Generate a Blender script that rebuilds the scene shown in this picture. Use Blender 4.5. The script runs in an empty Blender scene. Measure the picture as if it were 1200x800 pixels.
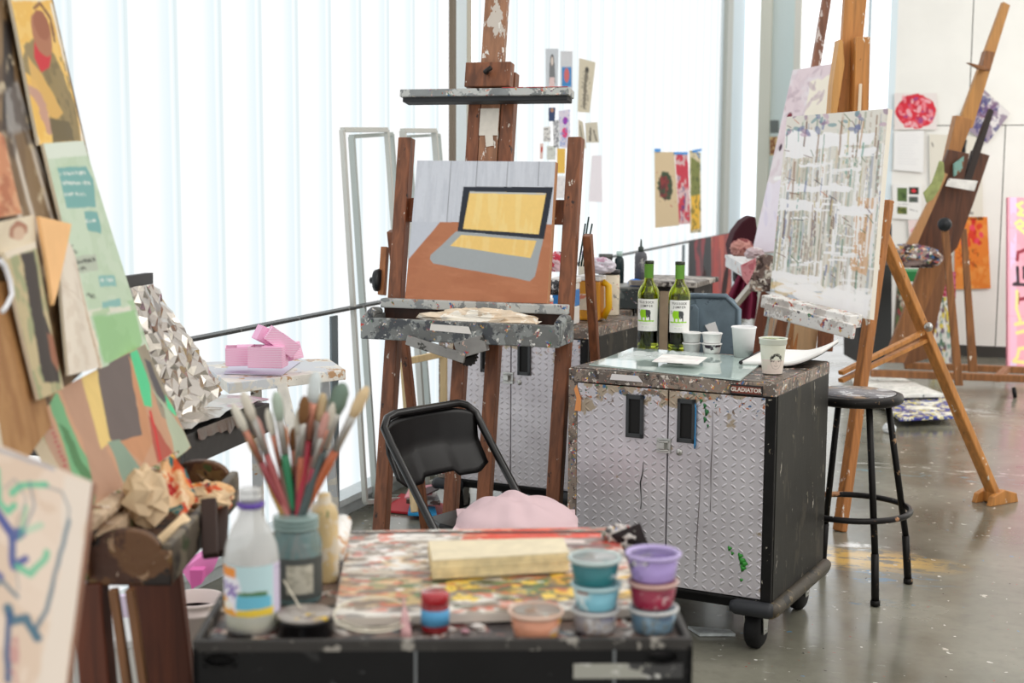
import bpy, math, random
import numpy as np
from mathutils import Vector, Matrix, noise as mnoise
random.seed(7)
PI = math.pi
R = math.radians
SC = bpy.context.scene
COL = SC.collection
# ------------------------------------------------------------------ camera model
PSI = R(20.0); PITCH = math.atan(200/1667.0); RHO = 0.0058; CH = 1.57; FP = 1666.667
Fh = Vector((-math.sin(PSI), math.cos(PSI), 0)); Rh = Vector((math.cos(PSI), math.sin(PSI), 0))
fwd = Fh*math.cos(PITCH) + Vector((0,0,-math.sin(PITCH)))
_u0 = Rh.cross(fwd).normalized()
cr = Rh*math.cos(RHO) + _u0*math.sin(RHO)
cu = _u0*math.cos(RHO) - Rh*math.sin(RHO)
CAM = Vector((0,0,CH))
def ray(x, y): return fwd + cr*((x-600)/FP) - cu*((y-400)/FP)
def P(x, y, Z):
    d = ray(x, y); return CAM + d*(Z/d.dot(Fh))
def Pz(x, y, z):
    d = ray(x, y); return CAM + d*((z-CH)/d.z)
XW = -2.96; YB = 12.83; YG = 15.35
def Pw(x, y, off=0.0):
    d = ray(x, y); return CAM + d*((XW+off)/d.x)
def Pb(x, y, off=0.0):
    d = ray(x, y); return CAM + d*((YB-off)/d.y)
def Cc(X, Z, z=0): return Rh*X + Fh*Z + Vector((0,0,z))
cd = bpy.data.cameras.new('camera'); cam = bpy.data.objects.new('camera', cd); COL.objects.link(cam)
cam.matrix_world = Matrix(((cr.x,cu.x,-fwd.x,0),(cr.y,cu.y,-fwd.y,0),(cr.z,cu.z,-fwd.z,CH),(0,0,0,1)))
cd.sensor_width = 36; cd.lens = 50; cd.clip_end = 100; cd.clip_start = .05
cd.dof.use_dof = True; cd.dof.focus_distance = 4.75; cd.dof.aperture_fstop = 3.7
SC.camera = cam
# ------------------------------------------------------------------ colours and materials
def lin(c):
    return tuple((v/12.92 if v <= .04045 else ((v+.055)/1.055)**2.4) for v in [q/255.0 for q in c])
def L4(c): return (*lin(c), 1)
MATS = {}
def newmat(name):
    m = bpy.data.materials.new(name); m.use_nodes = True
    nt = m.node_tree; b = nt.nodes['Principled BSDF']; return m, nt, b
def nd(nt, t, **k):
    n = nt.nodes.new(t)
    for a, v in k.items():
        if a.startswith('i_'): n.inputs[a[2:].replace('_', ' ')].default_value = v
        else: setattr(n, a, v)
    return n
def coords(nt, scale=(1,1,1), kind='Object', loc=(0,0,0)):
    tc = nd(nt, 'ShaderNodeTexCoord'); mp = nd(nt, 'ShaderNodeMapping')
    mp.inputs['Scale'].default_value = scale; mp.inputs['Location'].default_value = loc
    nt.links.new(tc.outputs[kind], mp.inputs['Vector']); return mp.outputs[0]
def mixc(nt, fac, a, b):
    m = nd(nt, 'ShaderNodeMix', data_type='RGBA')
    for s, v in ((0, fac), (6, a), (7, b)):
        if isinstance(v, (tuple, list)): m.inputs[s].default_value = v
        elif isinstance(v, (int, float)): m.inputs[s].default_value = v
        else: nt.links.new(v, m.inputs[s])
    return m.outputs[2]
def mrange(nt, v, lo, hi, a=0, b=1):
    m = nd(nt, 'ShaderNodeMapRange'); m.inputs[1].default_value = lo; m.inputs[2].default_value = hi
    m.inputs[3].default_value = a; m.inputs[4].default_value = b
    nt.links.new(v, m.inputs[0]); return m.outputs[0]
def bump(nt, b, h, s=.3, d=.002):
    n = nd(nt, 'ShaderNodeBump'); n.inputs['Strength'].default_value = s; n.inputs['Distance'].default_value = d
    nt.links.new(h, n.inputs['Height']); nt.links.new(n.outputs[0], b.inputs['Normal'])
def plain(name, c, rough=.5, metal=0, em=0, trans=0, ior=1.45, var=0, bs=0, scale=40, alpha=1, coat=0):
    if name in MATS: return MATS[name]
    m, nt, b = newmat(name)
    b.inputs['Base Color'].default_value = L4(c); b.inputs['Roughness'].default_value = rough
    b.inputs['Metallic'].default_value = metal; b.inputs['IOR'].default_value = ior
    b.inputs['Transmission Weight'].default_value = trans; b.inputs['Alpha'].default_value = alpha
    b.inputs['Coat Weight'].default_value = coat
    if em:
        b.inputs['Emission Color'].default_value = L4(c); b.inputs['Emission Strength'].default_value = em
    if var or bs:
        n = nd(nt, 'ShaderNodeTexNoise', i_Scale=scale, i_Detail=4.0); nt.links.new(coords(nt), n.inputs['Vector'])
        if var:
            lo = tuple(v*(1-var) for v in lin(c)); hi = tuple(min(1, v*(1+var)) for v in lin(c))
            nt.links.new(mixc(nt, mrange(nt, n.outputs[0], .35, .65), (*lo,1), (*hi,1)), b.inputs['Base Color'])
        if bs: bump(nt, b, n.outputs[0], bs)
    MATS[name] = m; return m
def splat(name, base, layers, rough=.45, metal=0, bs=.3, base_var=.15, stretch=(1,1,1)):
    """base colour with irregular daubs; layers: (palette list or colour, patch scale, threshold 0..1, dab scale)"""
    if name in MATS: return MATS[name]
    m, nt, b = newmat(name)
    v = coords(nt, stretch)
    wn = nd(nt, 'ShaderNodeTexNoise', i_Scale=9.0, i_Detail=3.0); nt.links.new(v, wn.inputs['Vector'])
    vm = nd(nt, 'ShaderNodeVectorMath', operation='MULTIPLY_ADD'); vm.inputs[1].default_value = (.06,.06,.06)
    nt.links.new(wn.outputs[1], vm.inputs[0]); nt.links.new(v, vm.inputs[2]); vw = vm.outputs[0]
    n0 = nd(nt, 'ShaderNodeTexNoise', i_Scale=14.0, i_Detail=6.0); nt.links.new(v, n0.inputs['Vector'])
    lo = tuple(q*(1-base_var) for q in lin(base)); hi = tuple(min(1, q*(1+base_var)) for q in lin(base))
    c = mixc(nt, mrange(nt, n0.outputs[0], .35, .65), (*lo,1), (*hi,1))
    hsum = n0.outputs[0]
    for i, (pal, sc, th, ds) in enumerate(layers):
        off = nd(nt, 'ShaderNodeMapping'); off.inputs['Location'].default_value = (3.7*i+1.3, 5.1*i+.4, 2.9*i+.7); nt.links.new(vw, off.inputs['Vector'])
        n = nd(nt, 'ShaderNodeTexNoise', i_Scale=float(sc), i_Detail=5.0, i_Roughness=.65); nt.links.new(off.outputs[0], n.inputs['Vector'])
        msk = mrange(nt, n.outputs[0], th-.012, th+.012)
        if isinstance(pal, list):
            vo = nd(nt, 'ShaderNodeTexVoronoi', i_Scale=float(ds)); nt.links.new(off.outputs[0], vo.inputs['Vector'])
            sep = nd(nt, 'ShaderNodeSeparateColor'); nt.links.new(vo.outputs['Color'], sep.inputs[0])
            rp = nd(nt, 'ShaderNodeValToRGB'); rp.color_ramp.interpolation = 'CONSTANT'
            el = rp.color_ramp.elements
            while len(el) < len(pal): el.new(.5)
            for k, q in enumerate(pal): el[k].position = k/len(pal); el[k].color = L4(q)
            nt.links.new(sep.outputs[0], rp.inputs[0]); cc = rp.outputs[0]
        else: cc = L4(pal)
        c = mixc(nt, msk, c, cc)
    nt.links.new(c, b.inputs['Base Color'])
    b.inputs['Roughness'].default_value = rough; b.inputs['Metallic'].default_value = metal
    if max(base) < 60: b.inputs['Specular IOR Level'].default_value = .22
    if bs: bump(nt, b, n0.outputs[0] if not layers else n.outputs[0], bs, .003)
    MATS[name] = m; return m
def wood(name, c, dark=.55, scale=1.0, spots=None, rough=.5, axis='z'):
    if name in MATS: return MATS[name]
    m, nt, b = newmat(name)
    s = {'z': (30,30,2.2), 'x': (2.2,30,30), 'y': (30,2.2,30)}[axis]
    v = coords(nt, tuple(q*scale for q in s))
    n = nd(nt, 'ShaderNodeTexNoise', i_Scale=1.6, i_Detail=6.0, i_Distortion=.6); nt.links.new(v, n.inputs['Vector'])
    col = mixc(nt, mrange(nt, n.outputs[0], .32, .66), (*[q*dark for q in lin(c)],1), L4(c))
    if spots:
        for i, (sc, th, cc) in enumerate(spots):
            k = nd(nt, 'ShaderNodeTexNoise', i_Scale=float(sc), i_Detail=4.0, i_Roughness=.7)
            nt.links.new(coords(nt, (1,1,.45), loc=(i*3.1,i,i)), k.inputs['Vector'])
            col = mixc(nt, mrange(nt, k.outputs[0], th-.01, th+.01), col, L4(cc))
    nt.links.new(col, b.inputs['Base Color']); b.inputs['Roughness'].default_value = rough
    bump(nt, b, n.outputs[0], .15, .001)
    MATS[name] = m; return m
def attrmat(name, rough=.55, bs=.25, scale=220, spec=.4, trans=0):
    if name in MATS: return MATS[name]
    m, nt, b = newmat(name)
    a = nd(nt, 'ShaderNodeAttribute', attribute_name='Col'); nt.links.new(a.outputs['Color'], b.inputs['Base Color'])
    b.inputs['Roughness'].default_value = rough; b.inputs['Specular IOR Level'].default_value = spec
    n = nd(nt, 'ShaderNodeTexNoise', i_Scale=float(scale), i_Detail=3.0); nt.links.new(coords(nt), n.inputs['Vector'])
    if bs: bump(nt, b, n.outputs[0], bs, .001)
    MATS[name] = m; return m
# ------------------------------------------------------------------ mesh collector
class MB:
    def __init__(s): s.v = []; s.f = []; s.m = []; s.sm = []
    def add(s, vs, fs, mi=0, smooth=False, M=None):
        o = len(s.v)
        for p in vs:
            p = Vector(p); s.v.append(M @ p if M is not None else p)
        for f in fs: s.f.append([i+o for i in f]); s.m.append(mi); s.sm.append(smooth)
        return s
    def box(s, c, sz, mi=0, M=None, taper=1.0):
        x, y, z = c; a, b, h = [q/2 for q in sz]; t = taper
        vs = [(x-a,y-b,z-h),(x+a,y-b,z-h),(x+a,y+b,z-h),(x-a,y+b,z-h),(x-a*t,y-b*t,z+h),(x+a*t,y-b*t,z+h),(x+a*t,y+b*t,z+h),(x-a*t,y+b*t,z+h)]
        return s.add(vs, [(3,2,1,0),(4,5,6,7),(0,1,5,4),(1,2,6,5),(2,3,7,6),(3,0,4,7)], mi, False, M)
    def bar(s, p, q, w, d, side=(1,0,0), mi=0, w2=None):
        p, q = Vector(p), Vector(q); ax = (q-p).normalized(); sd = Vector(side); sd = (sd - ax*sd.dot(ax)).normalized(); n = ax.cross(sd)
        w2 = w if w2 is None else w2
        vs = []
        for c, ww in ((p, w), (q, w2)):
            for a, b in ((-1,-1),(1,-1),(1,1),(-1,1)): vs.append(c + sd*(a*ww/2) + n*(b*d/2))
        return s.add(vs, [(3,2,1,0),(4,5,6,7),(0,1,5,4),(1,2,6,5),(2,3,7,6),(3,0,4,7)], mi)
    def tube(s, pts, r, seg=10, mi=0, closed=False, smooth=True):
        pts = [Vector(p) for p in pts]; n = len(pts); rr = r if isinstance(r, (list, tuple)) else [r]*n
        vs = []; fs = []; up = None
        for i, p in enumerate(pts):
            if closed: t = pts[(i+1) % n]-pts[i-1]
            else: t = pts[min(i+1, n-1)]-pts[max(i-1, 0)]
            t.normalize()
            if up is None:
                up = Vector((0,0,1)) if abs(t.z) < .9 else Vector((1,0,0))
            up = (up - t*up.dot(t)).normalized(); b = t.cross(up)
            for k in range(seg):
                a = 2*PI*k/seg; vs.append(p + up*(math.cos(a)*rr[i]) + b*(math.sin(a)*rr[i]))
        for i in range(n if closed else n-1):
            j = (i+1) % n
            for k in range(seg):
                l = (k+1) % seg; fs.append((i*seg+k, i*seg+l, j*seg+l, j*seg+k))
        if not closed:
            fs.append(tuple(range(seg-1,-1,-1))); fs.append(tuple((n-1)*seg+k for k in range(seg)))
        return s.add(vs, fs, mi, smooth)
    def lathe(s, prof, seg=32, mi=0, c=(0,0,0), M=None, smooth=True, jit=0):
        vs = []; fs = []; n = len(prof)
        for i, (r, z) in enumerate(prof):
            for k in range(seg):
                a = 2*PI*k/seg
                jr = r*(1+jit*math.sin(3*a+i)) if jit else r
                vs.append((c[0]+math.cos(a)*jr, c[1]+math.sin(a)*jr, c[2]+z))
        for i in range(n-1):
            for k in range(seg):
                l = (k+1) % seg; fs.append((i*seg+k, i*seg+l, (i+1)*seg+l, (i+1)*seg+k))
        if prof[0][0] > 1e-5: fs.append(tuple(range(seg-1,-1,-1)))
        if prof[-1][0] > 1e-5: fs.append(tuple((n-1)*seg+k for k in range(seg)))
        return s.add(vs, fs, mi, smooth, M)
    def prism(s, poly, n, mi=0):
        """poly: 3-D points in order, n: thickness vector"""
        poly = [Vector(p) for p in poly]; n = Vector(n); k = len(poly)
        return s.add(poly + [p+n for p in poly], [tuple(range(k-1,-1,-1)), tuple(range(k,2*k))] + [(i,(i+1)%k,(i+1)%k+k,i+k) for i in range(k)], mi)
    def build(s, name, mats, parent=None, world=False, bevel=0, recenter=True, seg=2, shade=None):
        if not isinstance(mats, (list, tuple)): mats = [mats]
        vs = [Vector(p) for p in s.v]; loc = None
        if parent is not None and world:
            iM = MWI[parent.name]; vs = [iM @ p for p in vs]
        elif parent is None and recenter:
            xs = [p.x for p in vs]; ys = [p.y for p in vs]; zs = [p.z for p in vs]
            loc = Vector(((min(xs)+max(xs))/2, (min(ys)+max(ys))/2, min(zs))); vs = [p-loc for p in vs]
        me = bpy.data.meshes.new(name); me.from_pydata([tuple(p) for p in vs], [], s.f); me.validate()
        for m in mats: me.materials.append(m)
        if len(me.polygons) == len(s.f):
            me.polygons.foreach_set('material_index', s.m); me.polygons.foreach_set('use_smooth', s.sm)
        me.update()
        import bmesh
        bm = bmesh.new(); bm.from_mesh(me); bmesh.ops.recalc_face_normals(bm, faces=bm.faces); bm.to_mesh(me); bm.free()
        o = bpy.data.objects.new(name, me); COL.objects.link(o)
        if loc is not None: o.location = loc; MW[o.name] = Matrix.Translation(loc); MWI[o.name] = MW[o.name].inverted()
        if parent is not None:
            o.parent = parent; MW[o.name] = MW[parent.name]; MWI[o.name] = MWI[parent.name]
        if bevel:
            md = o.modifiers.new('bevel', 'BEVEL'); md.width = bevel; md.segments = seg; md.limit_method = 'ANGLE'; md.angle_limit = R(40)
        return o
MW = {}; MWI = {}
def tag(o, label, cat, group=None, kind=None):
    if label: o['label'] = label
    if cat: o['category'] = cat
    if group: o['group'] = group
    if kind: o['kind'] = kind
    return o
def thing(name, label, cat, loc=(0,0,0), rz=0, group=None, tilt=None):
    o = bpy.data.objects.new(name, None); COL.objects.link(o); o.location = loc; o.rotation_euler = (0,0,rz)
    o.empty_display_size = .05
    M = Matrix.Translation(Vector(loc)) @ Matrix.Rotation(rz, 4, 'Z')
    if tilt is not None:
        M = M @ tilt; o.matrix_world = M
    MW[o.name] = M; MWI[o.name] = M.inverted()
    return tag(o, label, cat, group)
def struct(mb, name, mats, **k):
    o = mb.build(name, mats, **k); o['kind'] = 'structure'; return o
def cyaw(phi): return PSI - R(phi)     # yaw of a thing whose front edge is turned phi degrees against the view
# ------------------------------------------------------------------ painted surfaces
def vnoise(U, V, sc, seed):
    rng = np.random.RandomState(seed % 100003); G = rng.rand(67, 67)
    x = (U*sc) % 64; y = (V*sc) % 64; xi = x.astype(int); yi = y.astype(int); fx = x-xi; fy = y-yi
    fx = fx*fx*(3-2*fx); fy = fy*fy*(3-2*fy)
    return (G[yi,xi]*(1-fx)+G[yi,xi+1]*fx)*(1-fy) + (G[yi+1,xi]*(1-fx)+G[yi+1,xi+1]*fx)*fy
def fbm(U, V, sc, seed, o=3):
    t = 0; a = 1; n = 0
    for i in range(o): t = t + a*vnoise(U, V, sc*2**i, seed+i*17); n += a; a *= .5
    return t/n
class Pic:
    """colours of a painted sheet: u runs right, v runs down, both 0..1"""
    def __init__(s, nx, ny, base, asp=1.0, seed=1):
        s.nx, s.ny, s.asp, s.seed = nx, ny, asp, seed     # asp = height / width
        o = np.array([-1/3, 0, 1/3])
        u = ((np.arange(nx)[:, None]+o)/(nx-1)).ravel(); v = ((np.arange(ny)[:, None]+o)/(ny-1)).ravel(); s.U, s.V = np.meshgrid(u, v)
        s.F = np.ones((ny*3, nx*3, 3))*np.array(lin(base))
    @property
    def A(s): return s.F.reshape(s.ny, 3, s.nx, 3, 3).mean(axis=(1, 3))
    def _mix(s, mask, c, a):
        k = (mask*a)[..., None]; s.F = s.F*(1-k) + np.array(lin(c))*k; return s
    def ws(s, w, sc=6):
        s.seed += 5
        return s.U + (fbm(s.U, s.V*s.asp, sc, s.seed)-.5)*w*2, s.V + (fbm(s.U, s.V*s.asp, sc, s.seed+91)-.5)*w*2/s.asp
    def win(s, x0, y0, x1, y1, w, sc):
        s.seed += 5; H, W = s.U.shape; mx = w*2+.01
        i0 = max(0, int((x0-mx)*W)-1); i1 = min(W, int((x1+mx)*W)+2); j0 = max(0, int((y0-mx/s.asp)*H)-1); j1 = min(H, int((y1+mx/s.asp)*H)+2)
        if i0 >= i1 or j0 >= j1: return None
        sl = (slice(j0, j1), slice(i0, i1)); U, V = s.U[sl], s.V[sl]; U0, V0 = U, V
        if w:
            a = (fbm(U, V*s.asp, sc, s.seed, 2)-.5)*w*2; V = V + (fbm(U, V*s.asp, sc, s.seed+91, 2)-.5)*w*2/s.asp; U = U+a
        return sl, U, V, U0, V0
    def _mixw(s, sl, mask, c, a):
        k = (mask*a)[..., None]; s.F[sl] = s.F[sl]*(1-k) + np.array(lin(c))*k; return s
    def poly(s, pts, c, a=1, w=0, sc=8):
        U, V = s.ws(w, sc) if w else (s.U, s.V)
        m = np.zeros(U.shape, bool); n = len(pts)
        for i in range(n):
            x0, y0 = pts[i]; x1, y1 = pts[(i+1) % n]
            if y0 == y1: continue
            cnd = ((y0 > V) != (y1 > V)) & (U < (x1-x0)*(V-y0)/(y1-y0)+x0); m ^= cnd
        return s._mix(m.astype(float), c, a)
    def line(s, pts, wd, c, a=1, w=0, sc=10, dry=0):
        r = wd/2+.01; xs = [p[0] for p in pts]; ys = [p[1] for p in pts]
        q = s.win(min(xs)-r, min(ys)-r/s.asp, max(xs)+r, max(ys)+r/s.asp, w, sc)
        if q is None: return s
        sl, U, V, U0, V0 = q; D = np.full(U.shape, 9.0)
        for (x0, y0), (x1, y1) in zip(pts[:-1], pts[1:]):
            dx, dy = x1-x0, (y1-y0)*s.asp; L = dx*dx+dy*dy+1e-12
            t = np.clip(((U-x0)*dx+(V-y0)*s.asp*dy)/L, 0, 1)
            D = np.minimum(D, np.hypot(U-x0-t*dx, (V-y0)*s.asp-t*dy))
        e = .4/s.nx; m = np.clip((wd/2-D)/e+.5, 0, 1)
        if dry: m = m*(fbm(U0, V0*s.asp, 40, s.seed+3, 2) > dry)
        return s._mixw(sl, m, c, a)
    def ell(s, x, y, rx, ry, c, a=1, w=0, sc=8, rot=0):
        R_ = max(rx, ry*s.asp)
        q = s.win(x-R_, y-R_/s.asp, x+R_, y+R_/s.asp, w, sc)
        if q is None: return s
        sl, U, V, _, _ = q
        X = (U-x); Y = (V-y)*s.asp; cr_, sr = math.cos(rot), math.sin(rot); X, Y = X*cr_+Y*sr, -X*sr+Y*cr_
        m = (X/rx)**2+(Y/(ry*s.asp))**2 < 1
        return s._mixw(sl, m.astype(float), c, a)
    def mott(s, c, sc=8, th=.5, a=1, st=(1,1), soft=.03, box=None, o=4, pl=None):
        s.seed += 7
        n = fbm(s.U*st[0], s.V*s.asp*st[1], sc, s.seed, o); m = np.clip((n-th)/soft, 0, 1)
        if pl is not None:
            k = np.zeros(s.U.shape, bool)
            for (x0, y0), (x1, y1) in zip(pl, pl[1:]+pl[:1]):
                if y0 != y1: k ^= ((y0 > s.V) != (y1 > s.V)) & (s.U < (x1-x0)*(s.V-y0)/(y1-y0)+x0)
            m = m*k
        if box is not None:
            x0, y0, x1, y1 = box; U, V = s.ws(.03, 7); m = m*((U > x0)&(U < x1)&(V > y0)&(V < y1))
        return s._mix(m, c, a)
    def dabs(s, n, pal, size, box=(0,0,1,1), ang=None, ar=3, a=1, seed=None, w=.01):
        rg = random.Random(seed or s.seed)
        for i in range(n):
            x = rg.uniform(box[0], box[2]); y = rg.uniform(box[1], box[3]); r = size*rg.uniform(.4, 1.3)
            an = ang if ang is not None else rg.uniform(0, PI)
            s.ell(x, y, r*ar, r/s.asp, rg.choice(pal), a, w, 12, an+rg.uniform(-.25,.25))
        return s
    def tone(s, amt=.08, sc=20, st=(1,1)):
        s.seed += 3; n = fbm(s.U*st[0], s.V*s.asp*st[1], sc, s.seed); s.F = s.F*(1+(n-.5)*2*amt)[..., None]; return s
PAINT = None
def panel(name, cs, thick, pic, parent=None, edge=None, bulge=None, world=True, mat=None):
    """cs: corners TL,TR,BR,BL in world space; a slab with a painted front"""
    TL, TR, BR, BL = [Vector(p) for p in cs]
    n = (TR-TL).cross(BL-TL).normalized()
    if n.dot(CAM-(TL+BR)/2) < 0: n = -n
    nx, ny = pic.nx, pic.ny; vs = []; cols = []
    for j in range(ny):
        v = j/(ny-1); a = TL.lerp(BL, v); b = TR.lerp(BR, v)
        for i in range(nx):
            u = i/(nx-1); p = a.lerp(b, u)
            if bulge: p = p + n*bulge(u, v)
            vs.append(p)
    fs = [(j*nx+i, j*nx+i+1, (j+1)*nx+i+1, (j+1)*nx+i) for j in range(ny-1) for i in range(nx-1)]
    nf = len(fs); N = nx*ny; cols = np.clip(pic.A.reshape(-1, 3), 0, 1)
    ring = [i for i in range(nx)] + [j*nx+nx-1 for j in range(1, ny)] + [(ny-1)*nx+i for i in range(nx-2,-1,-1)] + [j*nx for j in range(ny-2,0,-1)]
    back = [vs[i]-n*thick for i in ring]; K = len(ring)
    edgev = [vs[i] for i in ring]
    vs += edgev + back
    for k in range(K):
        l = (k+1) % K; fs.append((N+k, N+l, N+K+l, N+K+k))
    fs.append(tuple(N+K+k for k in range(K)))
    if parent is not None:
        iM = MWI[parent.name]; vs = [iM @ p for p in vs]; loc = None
    else:
        loc = Vector((sum(p.x for p in back)/K, sum(p.y for p in back)/K, min(p.z for p in vs))); vs = [p-loc for p in vs]
    me = bpy.data.meshes.new(name); me.from_pydata([tuple(p) for p in vs], [], fs)
    me.materials.append(mat or attrmat('painted_surface')); me.materials.append(edge or plain('raw_canvas_edge', (222,212,192), .8))
    mi = [0]*nf + [1]*(len(fs)-nf); me.polygons.foreach_set('material_index', mi)
    if bulge: me.polygons.foreach_set('use_smooth', [True]*nf+[False]*(len(fs)-nf))
    ca = me.color_attributes.new('Col', 'FLOAT_COLOR', 'POINT')
    buf = np.ones((len(vs), 4), np.float32); buf[:N, :3] = cols; buf[N:, :3] = .7
    ca.data.foreach_set('color', buf.ravel()); me.update()
    o = bpy.data.objects.new(name, me); COL.objects.link(o)
    if loc is not None: o.location = loc; MW[o.name] = Matrix.Translation(loc); MWI[o.name] = MW[o.name].inverted()
    else: o.parent = parent; MW[o.name] = MW[parent.name]; MWI[o.name] = MWI[parent.name]
    return o
def text_mb(mb, txt, size, M, depth=.0004, mi=0, bold=0, align='CENTER', xs=1.0):
    cu_ = bpy.data.curves.new('t', 'FONT'); cu_.body = txt; cu_.size = size; cu_.extrude = depth; cu_.align_x = align; cu_.align_y = 'CENTER'
    cu_.resolution_u = 2; cu_.offset = bold
    o = bpy.data.objects.new('t', cu_); me = bpy.data.meshes.new_from_object(o)
    mb.add([Vector((v.co.x*xs, v.co.y, v.co.z)) for v in me.vertices], [tuple(p.vertices) for p in me.polygons], mi, False, M)
    bpy.data.objects.remove(o); bpy.data.curves.remove(cu_); bpy.data.meshes.remove(me)
def Mf(o, x, y, z=None):
    """matrix with axes x, y (text right, text up) at o"""
    x = Vector(x).normalized(); y = Vector(y); y = (y-x*y.dot(x)).normalized(); z = x.cross(y)
    return Matrix(((x.x,y.x,z.x,o[0]),(x.y,y.y,z.y,o[1]),(x.z,y.z,z.z,o[2]),(0,0,0,1)))
def crumple(mb, c, size, seed, amp=.35, nu=34, nv=22, mi=0, flat=.0, M=None, sc=2.2):
    """a crumpled lump of cloth or paper resting on z = c.z"""
    vs = []; fs = []
    for j in range(nv+1):
        th = PI*j/nv
        for i in range(nu):
            ph = 2*PI*i/nu; d = Vector((math.sin(th)*math.cos(ph), math.sin(th)*math.sin(ph), math.cos(th)))
            q = d*sc+Vector((seed*3.1, seed*1.7, seed)); k = 1-amp*.6+amp*(.75-abs(mnoise.noise(q))*1.5)+amp*.22*(abs(mnoise.noise(q*2.1)))
            p = Vector((d.x*k*size[0]/2, d.y*k*size[1]/2, max(0, (d.z*k*.5+.38)*size[2])))
            vs.append(p+Vector(c))
    for j in range(nv):
        for i in range(nu):
            l = (i+1) % nu; fs.append((j*nu+i, j*nu+l, (j+1)*nu+l, (j+1)*nu+i))
    return mb.add(vs, fs, mi, True, M)

def scrunch(mb, c, size, seed, n=11, mi=0):
    """a lump of crumpled paper: flat facets between sharp random creases"""
    rg = random.Random(seed); vs = []; fs = []; nu, nv = n, max(5, n*2//3)
    for j in range(nv+1):
        th = PI*j/nv
        for i in range(nu):
            ph = 2*PI*(i+(.5 if j % 2 else 0)+rg.uniform(-.3,.3))/nu; k = rg.uniform(.68, 1.08) if 0 < j < nv else .8
            z = math.cos(th+rg.uniform(-.12,.12))
            vs.append(Vector((math.sin(th)*math.cos(ph)*k*size[0]/2, math.sin(th)*math.sin(ph)*k*size[1]/2, max(0, (z*k*.5+.42)*size[2])))+Vector(c))
    for j in range(nv):
        for i in range(nu):
            l = (i+1) % nu; a, b_, c_, d = j*nu+i, j*nu+l, (j+1)*nu+l, (j+1)*nu+i
            fs += [(a,b_,d),(b_,c_,d)] if j % 2 else [(a,b_,c_),(a,c_,d)]
    return mb.add(vs, fs, mi, False)
# ================================================================== ROOM
MESS = [(196,60,52),(60,110,170),(230,226,215),(214,170,60),(70,120,84),(236,232,225),(120,70,110),(200,120,90),(90,90,92),(225,190,170)]
DUST = [(205,200,188),(150,140,128),(120,112,104),(180,150,130),(225,222,214)]
yl = [Pw(x, 100).y for x in (149, 207, 259)]
PIT = (yl[2]-yl[0])/2; Y0 = yl[1]
def window_material():
    m, nt, b = newmat('channel_glass'); tc = nd(nt, 'ShaderNodeTexCoord'); sp = nd(nt, 'ShaderNodeSeparateXYZ'); nt.links.new(tc.outputs['Object'], sp.inputs[0])
    a = nd(nt, 'ShaderNodeMath', operation='SUBTRACT'); nt.links.new(sp.outputs[1], a.inputs[0]); a.inputs[1].default_value = Y0
    d = nd(nt, 'ShaderNodeMath', operation='DIVIDE'); nt.links.new(a.outputs[0], d.inputs[0]); d.inputs[1].default_value = PIT
    f = nd(nt, 'ShaderNodeMath', operation='FRACT'); nt.links.new(d.outputs[0], f.inputs[0])
    rp = nd(nt, 'ShaderNodeValToRGB'); el = rp.color_ramp.elements
    stops = [(0,(226,238,240)),(.025,(228,240,242)),(.05,(252,254,255)),(.3,(255,255,255)),(.55,(255,255,255)),(.72,(240,249,253)),(.84,(234,246,251)),(.9,(250,254,255)),(.965,(232,244,247)),(.985,(200,220,222))]
    while len(el) < len(stops): el.new(.5)
    for e, (p, c) in zip(el, stops): e.position = p; e.color = L4(c)
    nt.links.new(f.outputs[0], rp.inputs[0])
    n = nd(nt, 'ShaderNodeTexNoise', i_Scale=.7, i_Detail=2.0); nt.links.new(tc.outputs['Object'], n.inputs['Vector'])
    c = mixc(nt, mrange(nt, n.outputs[0], .4, .7, 0, .35), rp.outputs[0], L4((240,249,252)))
    b.inputs['Specular IOR Level'].default_value = .04; b.inputs['Base Color'].default_value = (.02,.022,.022,1); b.inputs['Roughness'].default_value = .35
    nt.links.new(c, b.inputs['Emission Color']); b.inputs['Emission Strength'].default_value = WIN_E
    return m
WIN_E = .84
glassM = window_material()
paneM = plain('bright_pane', (250,252,255), .3, em=.95)
alu = plain('brushed_aluminium', (196,204,206), .35, .6, var=.05)
paleF = plain('pale_blue_frame', (224,238,244), .45)
beigeF = plain('beige_frame', (198,192,176), .6)
brownF = plain('brown_gasket', (120,108,92), .6)
SILL = .09; HT = 3.7
def channels(name, y0, y1, z0=SILL, z1=HT):
    b = MB(); k = math.floor((y0-Y0)/PIT)
    ys = []; y = Y0+k*PIT
    pts = []
    while y < y1:
        for fr, dx in ((.0,-.012),(.02,-.012),(.03,0),(.97,0),(.98,-.012)):
            t = y+fr*PIT
            if y0 <= t <= y1: pts.append((t, dx))
        y += PIT
    pts = [(y0, 0)]+pts+[(y1, 0)]
    vs = []
    for t, dx in pts: vs += [(XW+dx, t, z0), (XW+dx, t, z1)]
    n = len(pts)
    for t, dx in pts: vs += [(XW-.06, t, z0), (XW-.06, t, z1)]
    fs = [(2*i, 2*i+2, 2*i+3, 2*i+1) for i in range(n-1)] + [(2*n+2*i+1, 2*n+2*i+3, 2*n+2*i+2, 2*n+2*i) for i in range(n-1)]
    fs += [(0,1,2*n+1,2*n), (2*n-2,4*n-2,4*n-1,2*n-1)]
    fs += [(2*i+1,2*i+3,2*n+2*i+3,2*n+2*i+1) for i in range(n-1)] + [(2*i,2*n+2*i,2*n+2*i+2,2*i+2) for i in range(n-1)]
    b.add(vs, fs); return struct(b, name, glassM, recenter=False)
ym = [Pw(x, 100).y for x in (526, 530, 543, 548, 560)]
yend = Pw(843, 100).y
channels('window_1', .4, ym[0]); channels('window_2', ym[4], yend)
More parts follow.
